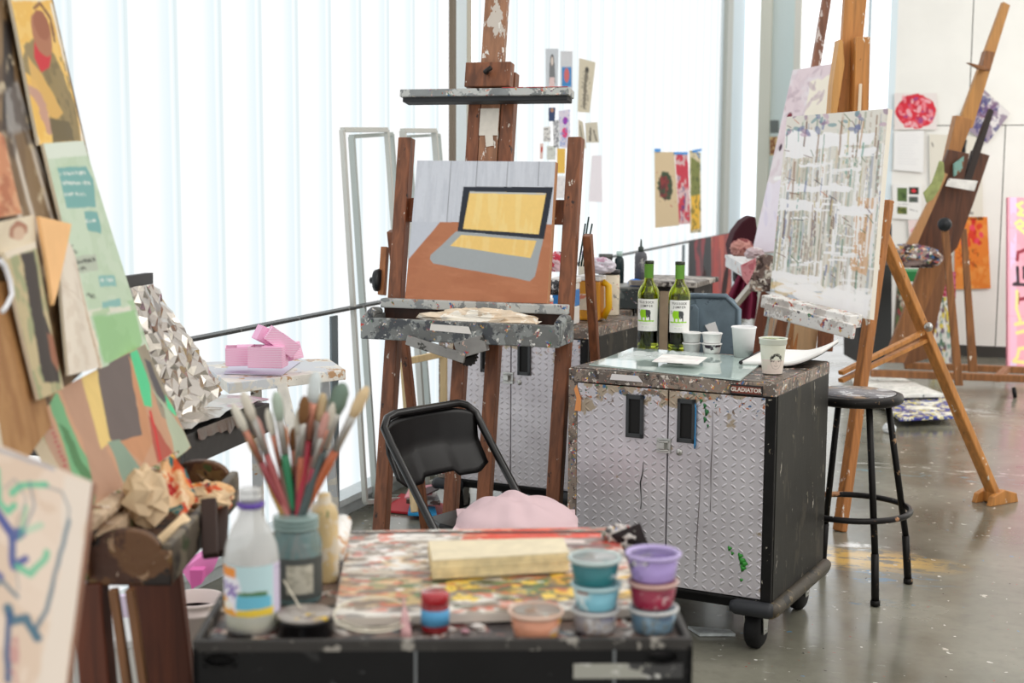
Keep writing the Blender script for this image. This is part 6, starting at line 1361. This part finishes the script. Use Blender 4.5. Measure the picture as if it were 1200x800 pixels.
# its support: a low stool behind
# ================================================================== FOIL-COVERED TABLE AND BOARD
FT = thing('work_table', 'black work table covered with aluminium foil behind the left easel', 'table', tuple(Cc(-.95, 3.75, 0)), PSI)
t0, t1 = Pz(216, 510, .92), Pz(316, 471, .92); t2 = t1+Vector((-1,0,0))*.62; t3 = t0+Vector((-1,0,0))*.62
b = MB(); b.prism([p-Vector((0,0,.085)) for p in (t0,t1,t2,t3)], (0,0,.083)); b.build('table_box', plain('charcoal_metal', (62,60,58), .5, var=.1), FT, world=True, bevel=.003)
for p in (t2.lerp(t0,.06), t3.lerp(t1,.08)):
    b = MB(); b.bar(IM(FT, Vector((p.x,p.y,0))), IM(FT, Vector((p.x,p.y,.84))), .03, .03, (1,0,0)); b.build('table_leg', plain('charcoal_metal', (62,60,58), .5), FT)
foilM = plain('aluminium_foil', (196,190,182), .2, 1.0)
def foil(name, label, cs, nu, nv, amp, seed, drop=0):
    vs = []; fs = []; TL, TR, BR, BL = cs; n = (TR-TL).cross(BL-TL).normalized(); n = n if n.dot(CAM-TL) > 0 else -n
    rg = random.Random(seed)
    for j in range(nv+1):
        for i in range(nu+1):
            ed = i in (0, nu) or j in (0, nv); u, v = (i+(0 if ed else rg.uniform(-.42,.42)))/nu, (j+(0 if ed else rg.uniform(-.42,.42)))/nv
            p = TL.lerp(TR, u).lerp(BL.lerp(BR, u), v); vs.append(p+n*(amp*(rg.random()*.6+.5*abs(mnoise.noise(Vector((u*3, v*3, seed)))))+.002))
    for j in range(nv):
        for i in range(nu):
            a = j*(nu+1)+i; q_ = (a,a+1,a+nu+2,a+nu+1); fs += [(q_[0],q_[1],q_[2]),(q_[0],q_[2],q_[3])] if rg.random() < .5 else [(q_[0],q_[1],q_[3]),(q_[1],q_[2],q_[3])]
    N = len(vs); vs += [p-n*.003 for p in vs[:N]]; fs += [tuple(N+x for x in reversed(f_)) for f_ in fs]
    b = MB(); b.add(vs, fs, 0, False); o = b.build(name, foilM); return tag(o, label, 'foil')
foil('foil_sheet', 'aluminium foil spread over the top of the black work table', [t3+Vector((0,0,.006)), t2+Vector((0,0,.006)), t1+Vector((0,0,.006)), t0+Vector((0,0,.006))], 13, 9, .016, 3)
b = MB(); e0, e1 = t0.lerp(t1, .12), t0.lerp(t1, .62)
vs = []; 
for i in range(17):
    u = i/16; p = e0.lerp(e1, u)-Fh*.004+Rh*.004; vs += [p+Vector((0,0,.004)), p+Vector((0,0,-.02-.03*abs(mnoise.noise(Vector((u*5,1,2))))))+Rh*.004]
b.add(vs, [(2*i,2*i+2,2*i+3,2*i+1) for i in range(16)], 0, False); o = b.build('foil_flap', foilM); o['label'] = 'torn foil edge hanging over the front of the black work table'; o['category'] = 'foil'
FBq = [P(146,338,3.55), P(176,334,3.85), P(258,462,3.88), P(192,508,3.56)]
o = foil('foil_board', 'tilted board wrapped in crinkled aluminium foil standing on the work table', FBq, 16, 20, .024, 9)
b = MB(); b.bar(P(142,331,3.5), P(175,326,3.86), .03, .02, (0,0,1)); o = b.build('black_bar', plain('black_bar', (22,20,20), .5)); tag(o, 'short black bar clamped along the top of the foil-wrapped board', 'bar')
b = MB(); b.prism([P(176,336,3.87),P(181,338,3.87),P(260,458,3.87),P(255,462,3.87)], Fh*.012); o = b.build('board_edge', plain('gold_foil_edge', (206,180,130), .3, .7)); tag(o, 'thin gold-coloured strip along the right edge of the foil board', 'strip')
# ================================================================== SMALL WHITE TABLE WITH PINK PAPER BOXES
TT_z = .94; W0, W1, W2_, W3 = Pz(268,449,TT_z), Pz(405,433,TT_z), Pz(385,420,TT_z), Pz(232,424,TT_z)
WT = thing('side_table', 'small paint-worn white table with splayed legs in front of the handrail', 'table', tuple(Vector((sum(p.x for p in (W0,W1,W2_,W3))/4, sum(p.y for p in (W0,W1,W2_,W3))/4, 0))), PSI)
wornW = splat('worn_white_wood', (226,222,212), [((190,150,110), 14, .58, 0), ((70,60,54), 22, .66, 0), ((206,210,214), 8, .5, 0)], .6, 0, .3)
b = MB(); b.prism([p-Vector((0,0,.032)) for p in (W0,W1,W2_,W3)], (0,0,.032)); b.build('tabletop', wornW, WT, world=True, bevel=.002)
for a, c in (((330,450,4.3),(356,560,4.2)),((300,453,4.35),(303,600,4.5)),((222,440,4.5),(212,600,4.3)),((380,440,4.6),(392,600,4.75))):
    p = P(*a); q_ = P(*c); q_ = p+(q_-p)*((p.z-.0)/(p.z-q_.z)); b = MB(); b.bar(IM(WT,p), IM(WT,q_), .032, .022, (1,0,0)); b.build('leg', wornW, WT, bevel=.002)
o = sheet('lilac_sheet', 'lilac-grey sheet on the small white table under the pink paper boxes', 'paper', [(262,438),(330,440),(352,424),(275,420)], TT_z+.002, (206,204,220), .002)
def stripy(n, c1, c2):
    m, nt, b = newmat(n); v = coords(nt); w_ = nd(nt, 'ShaderNodeTexWave', i_Scale=60.0, bands_direction='Z'); nt.links.new(v, w_.inputs['Vector'])
    nt.links.new(mixc(nt, mrange(nt, w_.outputs[1], .4, .6), L4(c1), L4(c2)), b.inputs['Base Color']); b.inputs['Roughness'].default_value = .8; return m
pk1 = stripy('pink_striped_paper', (250,214,232), (244,176,212)); pk2 = plain('pink_paper', (248,190,222), .8)
def pbox(label, cx, cy, Z, w, h, d, ry, rx, m):
    c = P(cx, cy, Z); M_ = Matrix.Translation(c) @ Matrix.Rotation(PSI+ry, 4, 'Z') @ Matrix.Rotation(rx, 4, 'Y'); b = MB()
    # an open folded box: four walls and a base
    t_ = .003
    for s in (-1, 1): b.box((s*w/2, 0, 0), (t_, d, h), 0, M_); b.box((0, s*d/2, 0), (w, t_, h), 0, M_)
    b.box((0, 0, -h/2), (w, d, t_), 1, M_); b.box((w*.2, 0, h/2), (w*.6, d, t_), 1, M_); o = b.build('folded_paper_box', [m, pk2]); return tag(o, label, 'paper box', 'folded pink paper boxes on the small table')
pbox('left striped pink paper box of the pile on the small white table', 281, 416, 4.38, .085, .055, .07, .2, 0, pk1)
pbox('front striped pink paper box of the pile on the small white table', 314, 417, 4.32, .105, .062, .07, -.1, 0, pk1)
pbox('topmost pink paper box tipped on the pile on the small white table', 311, 393, 4.36, .055, .045, .05, .5, .5, pk2)
pbox('long pink paper box leaning at the top right of the pile on the small table', 330, 400, 4.34, .10, .045, .05, .3, .65, pk1)
pbox('right striped pink paper box of the pile on the small white table', 341, 412, 4.40, .045, .05, .05, -.5, -.3, pk1)
# ================================================================== PINK AND WHITE THINGS UNDER THE LEFT EASEL
BK = Pz(238, 735, .32) ; bk = Vector((BK.x, BK.y, 0))
t = thing('bucket', 'white plastic bucket behind the left easel legs', 'bucket', tuple(P(228, 700, 3.1)*1.0 - Vector((0,0,P(228,700,3.1).z))))
hB = P(228,700,3.1).z
b = MB(); b.lathe([(0,0),(.045,0),(.052,.01),(.062,hB-.03),(.068,hB-.03),(.068,hB-.022),(.063,hB-.02),(.064,hB-.008),(.069,hB-.006),(.069,hB),(.062,hB),(.05,.02),(0,.02)], 36); b.build('bucket_body', plain('off_white_plastic', (226,212,206), .4), t)
b = MB(); b.lathe([(0,hB-.03),(.06,hB-.03)], 30); b.build('paint_residue', plain('mauve_residue', (150,96,104), .6), t)
for k, (pp, z_, c_, l) in enumerate((([(213,668),(236,652),(262,640),(250,668),(226,690)], 3.05, (246,150,210), 'bright pink folded paper tucked behind the left easel legs'),)):
    b = MB(); b.prism([P(x, y, z_) for x, y in pp], Fh*.02+Vector((0,0,.01))); o = b.build('folded_paper', plain('bright_pink_paper', c_, .7)); tag(o, l, 'paper')
b = MB(); b.prism([P(x, y, 3.0) for x, y in ((224,690),(222,668),(238,668),(236,684))], Fh*.03); o = b.build('folded_paper', plain('deep_pink_paper', (230,110,180), .7)); tag(o, 'deep pink folded paper standing in the white bucket', 'paper')
LB = P(128, 738, 2.95); lb = thing('storage_box', 'grey-white plastic box on the floor left of the easel slats', 'box', (LB.x, LB.y, 0), PSI)
hb = LB.z
b = MB(); b.box((0,0,hb/2), (.12,.14,hb-.02), 0); b.build('box_body', plain('greyish_plastic', (206,206,202), .5), lb, bevel=.006)
b = MB(); b.box((0,0,hb-.006), (.135,.155,.02)); b.build('lid', plain('pale_lid', (226,228,228), .5), lb, bevel=.004)
b = MB(); b.tube([(-.02,-.075,hb*.82),(.02,-.078,hb*.80),(.03,-.078,hb*.77),(.0,-.076,hb*.76)], .004, 8); b.build('handle', plain('wire_black', (30,30,30), .4), lb)
b = MB(); b.prism([P(104,702,3.2),P(150,698,3.2),P(160,742,3.2),P(112,746,3.2)], Fh*.02); o = b.build('lilac_canvas', plain('lilac_panel', (236,222,246), .6)); tag(o, 'lilac canvas standing behind the grey-white plastic box', 'canvas')
# ================================================================== FRAMES AGAINST THE GLASS WALL
def rectframe(name, label, tp, bt, pw, m, depth=.02, offT=.03, offB=.13, cat='frame', plane=True, mats=None):
    TLp, TRp = [Pw(x, y, offT) for x, y in tp]; BLp, BRp = [Pw(x, y, offB) for x, y in bt]
    t = thing(name, label, cat, tuple((BLp+BRp)/2), 0)
    nrm = (TRp-TLp).cross(BLp-TLp).normalized(); nrm = nrm if nrm.x > 0 else -nrm
    for nme, a, c in (('side_rail', TLp, BLp), ('side_rail', TRp, BRp), ('end_rail', TLp, TRp), ('end_rail', BLp, BRp)):
        b = MB(); b.bar(IM(t,a), IM(t,c), pw, depth, (TRp-TLp) if nme == 'side_rail' else (BLp-TLp)); b.build(nme, m, t, bevel=.002)
    return t
aluF = plain('grey_aluminium_frame', (206,208,202), .45, .1)
rectframe('window_frame_section', 'tall aluminium frame leaning on the glass wall, leftmost of the leaning frames', [(401,152),(453,152)], [(428,588),(484,584)], .022, aluF, .022, .10, .17)
rectframe('window_frame_section', 'tall aluminium frame just behind the leftmost leaning frame', [(412,160),(458,157)], [(440,583),(488,580)], .018, plain('greenish_aluminium', (186,194,190), .45, .1), .03, .05, .11)
rectframe('window_frame_section', 'tall aluminium frame leaning left of the laptop painting', [(472,153),(509,153)], [(500,566),(538,560)], .022, aluF, .03, .10, .17)
rectframe('window_frame_section', 'tall aluminium frame behind the one left of the laptop painting', [(478,160),(513,158)], [(508,560),(544,556)], .014, plain('greenish_aluminium', (186,194,190), .45, .1), .03, .05, .11)
# pale wooden stretcher frame
t = thing('stretcher_frame', 'pale wooden stretcher frame beside the metal cabinet behind the easel', 'frame', tuple(Vector((P(495,600,6.15).x, P(495,600,6.15).y, 0))), 0)
a_, b_, c_, d_ = P(473,424,6.0), P(520,414,6.1), P(520,506,6.1), P(480,520,6.0)
pw_ = wood('pale_pine', (224,198,150), .8)
for nme, s_, e_ in (('side_rail',a_,d_),('side_rail',b_,c_),('end_rail',a_,b_),('end_rail',d_,c_)):
    b = MB(); b.bar(IM(t,s_), IM(t,e_), .028, .02, (1,0,0) if nme == 'side_rail' else (0,0,1)); b.build(nme, pw_, t, bevel=.002)
for s_, e_ in ((d_, P(486,600,5.9)),): b = MB(); b.bar(IM(t,s_), IM(t,e_), .03, .02, (1,0,0)); b.build('side_rail', pw_, t, bevel=.002)
# ---- folders and magazines on the floor under the easel
def slab2(name, label, cat, quad, z, th, m):
    cs = [Pz(x, y, z) for x, y in quad]; b = MB(); b.prism(cs, (0,0,th)); o = b.build(name, m, bevel=.001); return tag(o, label, cat)
slab2('red_folder', 'red folder lying lowest of the papers under the centre easel', 'folder', [(450,600),(520,606),(520,592),(470,580)], .004, .010, plain('red_card', (190,40,50), .6))
slab2('magazine', 'blue-edged magazine in the pile under the centre easel', 'magazine', [(478,604),(512,606),(510,596),(480,594)], .022, .012, plain('blue_magazine', (40,150,206), .4))
slab2('magazine', 'white and brown magazine in the pile under the centre easel', 'magazine', [(476,590),(516,592),(512,582),(482,580)], .05, .02, splat('magazine_mix', (206,200,190), [((90,60,50), 9, .5, 0)], .4))
slab2('pink_folder', 'pink folder on top of the papers under the centre easel', 'folder', [(474,584),(506,580),(512,568),(480,572)], .10, .006, plain('dusty_pink_card', (226,150,160), .6))
slab2('black_folder', 'dark maroon folder on the papers under the centre easel', 'folder', [(480,590),(514,574),(518,568),(500,572)], .115, .006, plain('maroon_card', (70,30,34), .5))
# ================================================================== THINGS ON AND BEHIND THE BACK CABINET
def jug(px, py, Z, r, h, label, m, lidm, cat='jug', name='paint_jug', lidr=1.0, neck=.0, group=None):
    c = P(px, py, Z); t = thing(name, label, cat, tuple(c))
    b = MB(); b.lathe([(0,0),(r*.96,0),(r,.004),(r,h*.86),(r*.9,h*.93)], 28); b.build('jug_body', m, t)
    b = MB(); b.lathe([(r*.92*lidr,h*.92),(r*lidr,h*.925),(r*lidr,h),(0,h*1.002)], 28); b.build('lid', lidm, t); return t
zc = .905
def bk_(px, py): return (Pz(px, py, zc)-CAM).dot(Fh)
whiteP = plain('white_plastic', (236,234,230), .4)
yj = Pz(692, 374.5, zc)
t = thing('paint_jug', 'square yellow paint jug with a white lid on the back cabinet', 'jug', tuple(Vector((yj.x,yj.y,zc))), cyaw(20))
hh = .20
b = MB(); b.box((0,0,hh*.45), (.105,.09,hh*.9)); b.build('jug_body', splat('yellow_jug_drips', (226,160,40), [((60,50,40), 12, .55, 0), ((206,140,40), 6, .5, 0)], .4, 0, .1), t, bevel=.01)
b = MB(); b.box((0,-.046,hh*.42), (.075,.002,hh*.36)); b.build('label', splat('jug_label', (226,206,180), [((206,120,90), 14, .58, 0)], .6), t)
b = MB(); b.box((0,0,hh*.95), (.115,.10,.022)); b.build('lid', whiteP, t, bevel=.005)
b = MB(); b.tube([(.055,0,hh*.86),(.082,0,hh*.78),(.085,0,hh*.3),(.06,0,hh*.06)], .016, 12); b.build('handle', plain('yellow_plastic', (240,186,30), .35), t)
jj = Pz(663, 379, zc)
t = thing('paint_jug', 'white and blue square paint jug half hidden behind the right easel post', 'jug', tuple(Vector((jj.x,jj.y,zc))), cyaw(20))
b = MB(); b.box((0,0,.115), (.10,.09,.075),0); b.box((0,0,.04),(.1,.09,.08),1); b.box((0,0,.165),(.1,.09,.03),1); b.build('jug_body', [plain('blue_plastic', (40,130,206), .35), whiteP], t, bevel=.006)
b = MB(); b.box((0,0,.192), (.11,.10,.022)); b.build('lid', whiteP, t, bevel=.005)
c = P(718, 366, 6.2); c.z = zc
def put(px, Z, r, h, label, m, lidm, **k):
    c = P(px, 360, Z); t = thing(k.get('name','paint_jar'), label, k.get('cat','jar'), (c.x, c.y, zc+k.get('dz',0)))
    b = MB(); b.lathe(k.get('prof') or [(0,0),(r*.96,0),(r,.004),(r,h*.86),(r*.94,h*.9)], 28); b.build('jar_body', m, t)
    b = MB(); b.lathe(k.get('lprof') or [(r*.96,h*.9),(r*1.03,h*.905),(r*1.03,h),(0,h*1.002)], 28); b.build('lid', lidm, t); return t
blk = plain('black_lid', (26,26,28), .4)
put(714, 6.62, .047, .21, 'round cream paint tub with a black lid, right of the yellow jug', splat('cream_tub_specks', (232,222,200), [((206,120,110), 30, .66, 0), ((150,150,140), 22, .64, 0)], .5, 0, .05), blk)
put(725, 7.1, .024, .27, 'dark teal bottle with a pale cap behind the cream tub', plain('dark_teal_bottle', (20,40,44), .25), plain('pale_mint_cap', (196,220,214), .4), lprof=[(.015,.245),(.015,.27),(0,.27)], prof=[(0,0),(.023,0),(.024,.2),(.022,.23),(.012,.246)])
put(709, 7.1, .034, .255, 'dark metal can behind the cream tub', splat('dark_can', (60,60,58), [((150,140,120), 16, .58, 0)], .5, .3), plain('can_rim', (90,92,90), .4, .5))
put(684, 7.1, .03, .26, 'pale bottle behind the yellow jug', plain('pale_bottle', (214,206,190), .4), plain('lilac_cap', (190,180,206), .4), prof=[(0,0),(.029,0),(.03,.19),(.015,.225),(.012,.24)], lprof=[(.014,.235),(.014,.27),(0,.27)])
put(750, 6.95, .030, .215, 'grey squeeze bottle with a pointed nozzle left of the left wine bottle', splat('grey_squeeze', (130,130,136), [((90,90,96), 9, .5, 0), ((176,176,170), 16, .6, 0)], .5), plain('dark_nozzle', (60,70,66), .5), prof=[(0,0),(.029,0),(.030,.14),(.027,.155),(.015,.165)], lprof=[(.013,.163),(.014,.185),(.006,.19),(.003,.225),(0,.226)], dz=.112)
c = P(745, 335, 6.9); lump('plastic_scrap', 'bright blue crumpled scrap by the grey squeeze bottle', 'scrap', Vector((c.x,c.y,zc+.112)), (.08,.07,.04), 140, plain('bright_blue', (40,120,214), .5), .2)
def clut(px, py, Z, sz, seed, label, m, name='crumpled_paper', cat='paper'):
    c = P(px, py, Z); lump(name, label, cat, c, sz, seed, m, .45)
clut(703, 330-10, 6.35, (.14,.12,.08), 141, 'crumpled white and lilac paper heaped behind the yellow jug', splat('lilac_white_paper', (222,216,226), [((190,150,170), 12, .56, 0)], .8))
clut(655, 318, 6.3, (.12,.1,.10), 142, 'crumpled pink and red wrapper behind the right easel post', splat('pink_red_wrapper', (226,190,196), [((206,60,80), 12, .55, 0), ((60,50,60), 16, .6, 0)], .7))
clut(650, 345, 6.1, (.10,.1,.07), 143, 'grey paint-smeared rag on the back cabinet left of the blue jug', splat('grey_smear_rag', (120,122,124), [((60,60,64), 9, .5, 0), ((206,206,206), 20, .6, 0)], .8), 'rag', 'rag')
put(641, 5.9, .026, .14, 'orange and white squeeze tube behind the canvas edge', plain('orange_white_tube', (226,110,90), .4), whiteP)
# brushes leaning behind the post
for k, (x0, y0, x1, y1) in enumerate(((681,282,690,254),(684,282,694,262),(678,282,686,262))):
    b = MB(); b.tube([P(x0, y0+30, 5.6), P(x1, y1, 5.62)], .0035, 8); o = b.build('thin_brush', plain('dark_green_stick', (30,60,60), .4)); tag(o, ('longest', 'rightmost', 'leftmost')[k]+' of the three thin dark sticks above the right rear easel post', 'stick', 'thin sticks behind the easel post')
wb = thing('work_bench', 'dark work bench standing beyond the back cabinet', 'bench', tuple(Vector((P(698,360,7.2).x, P(698,360,7.2).y, 0))), cyaw(24))
b = MB(); b.box((0,0,.885), (.54,.52,.035)); b.build('bench_top', messdark, wb, bevel=.003)
b = MB(); b.box((0,0,.80), (.50,.48,.13)); b.build('bench_apron', blackP, wb)
for x_ in (-.23,.23):
    for y_ in (-.22,.22):
        b = MB(); b.box((x_,y_,.37), (.05,.05,.74)); b.build('leg', blackP, wb)
# grey work surface and crate beyond
cr_ = thing('storage_crate', 'paint-smeared grey metal box behind the left wine bottle', 'box', tuple(Vector((P(742,340,7.0).x, P(742,340,7.0).y, zc-.0))), cyaw(20))
b = MB(); b.box((0,0,.05), (.27,.22,.10)); b.build('box_body', splat('grey_metal_smears', (96,102,100), [((60,66,66), 8, .5, 0), ((170,170,164), 24, .62, 0), (MESS, 40, .66, 140)], .5, .2, .3), cr_, bevel=.004)
b = MB(); b.box((0,0,.105), (.28,.23,.012)); b.build('lid', plain('grey_lid_edge', (160,160,156), .5), cr_, bevel=.003)
sd = thing('shelf_unit', 'worn beige wooden shelf unit between and behind the wine bottles', 'shelf unit', tuple(Vector((P(790,340,7.0).x, P(790,340,7.0).y, 0))), cyaw(22))
b = MB(); b.box((.02,-.19,.55), (.07,.02,.90)); b.build('upright_board', plain('beige_board', (170,150,126), .6, var=.12, scale=14), sd)
b = MB(); b.box((0,0,.52), (.30,.36,1.0)); b.build('unit_body', splat('dark_worn_wood', (56,54,54), [((40,38,38), 7, .5, 0), ((140,136,130), 22, .62, 0)], .6), sd, bevel=.004)
b = MB(); b.box((0,0,1.035), (.34,.44,.025)); b.build('unit_top', splat('dark_worn_top', (120,114,108), [((190,184,176), 10, .5, 0), ((50,44,42), 16, .58, 0), ((206,110,60), 40, .70, 0)], .6), sd, bevel=.004)
# paint marks on the near cabinet doors
b = MB(); b.prism([(-.345,-.3125,.83),(-.335,-.3125,.845),(-.318,-.3125,.80),(-.318,-.3125,.755),(-.342,-.3125,.755),(-.335,-.3125,.80)], (0,-.001,0)); b.build('orange_smear', plain('orange_smear', (226,150,90), .6), near)
b = MB(); b.tube([(.095,-.316,.82),(.100,-.318,.80),(.099,-.317,.72),(.098,-.316,.68),(.097,-.314,.665)], [.0018,.0026,.002,.0035,.002], 8); b.build('blue_drip', plain('blue_drip', (40,130,186), .3), near)
for mt, sc_, dots in ((plain('leaf_green_paint', (50,140,50), .5), .9, ((.225,.345,.008),(.235,.33,.006),(.262,.325,.010),(.268,.31,.013),(.276,.30,.012),(.272,.285,.011),(.268,.245,.006))),
                      (plain('bottle_green_paint', (40,110,60), .5), .6, ((.128,.81,.009),(.135,.79,.012),(.13,.765,.010),(.14,.745,.006),(.115,.825,.008)))):
    for (x, z, s) in dots:
        b = MB(); b.lathe([(0,.002),(s,0)], 9, M=Matrix.Translation((x,-.3118,z)) @ Matrix.Rotation(R(90),4,'X') @ Matrix.Scale(sc_,4,(1,0,0)), jit=.35); b.build('paint_dot', mt, near)
for nme, pts, w_, c_ in (('drip_line', [(.155,.80),(.157,.70),(.154,.60),(.156,.52),(.155,.46)], .0011, (104,96,98)), ('drip_line', [(.118,.63),(.117,.50),(.110,.36),(.108,.22)], .0011, (110,100,102)), ('ink_drip', [(-.085,.60),(-.088,.56),(-.095,.53),(-.09,.47),(-.092,.44)], .0016, (24,22,24))):
    b = MB(); b.tube([(x,-.3115,z) for x, z in pts], [w_*(1+.5*((i*7)%3-1)) for i in range(len(pts))], 6); b.build(nme, plain(nme+'_paint', c_, .5), near)
# ================================================================== LIGHT
w = bpy.data.worlds.new('daylight'); SC.world = w; w.use_nodes = True
bg = w.node_tree.nodes['Background']; bg.inputs[0].default_value = (1,.975,.945,1); bg.inputs[1].default_value = .85
def area(name, loc, rot, sx, sy, power, col=(1,1,1)):
    l = bpy.data.lights.new(name, 'AREA'); l.shape = 'RECTANGLE'; l.size = sx; l.size_y = sy; l.energy = power; l.color = col
    o = bpy.data.objects.new(name, l); COL.objects.link(o); o.location = loc; o.rotation_euler = rot; return o
area('unseen_overhead_light', (1.5, 4.0, 3.5), (0,0,0), 1.2, 6, 60, (1,.97,.92))
area('unseen_overhead_light', (3.5, 10.0, 3.5), (R(28),0,0), 4, 2, 190, (1,.98,.95))  # unseen lamp added to brighten the back wall
SC.view_settings.view_transform = 'Standard'; SC.view_settings.look = 'None'; SC.view_settings.gamma = 1; SC.view_settings.exposure = .27
SC.view_settings.use_curve_mapping = False
SC.cycles.max_bounces = 8; SC.cycles.transmission_bounces = 8; SC.cycles.transparent_max_bounces = 12
try: SC.cycles.use_denoising = True
except Exception: pass
SC.cycles.sample_clamp_indirect = 4
bpy.context.view_layer.update()
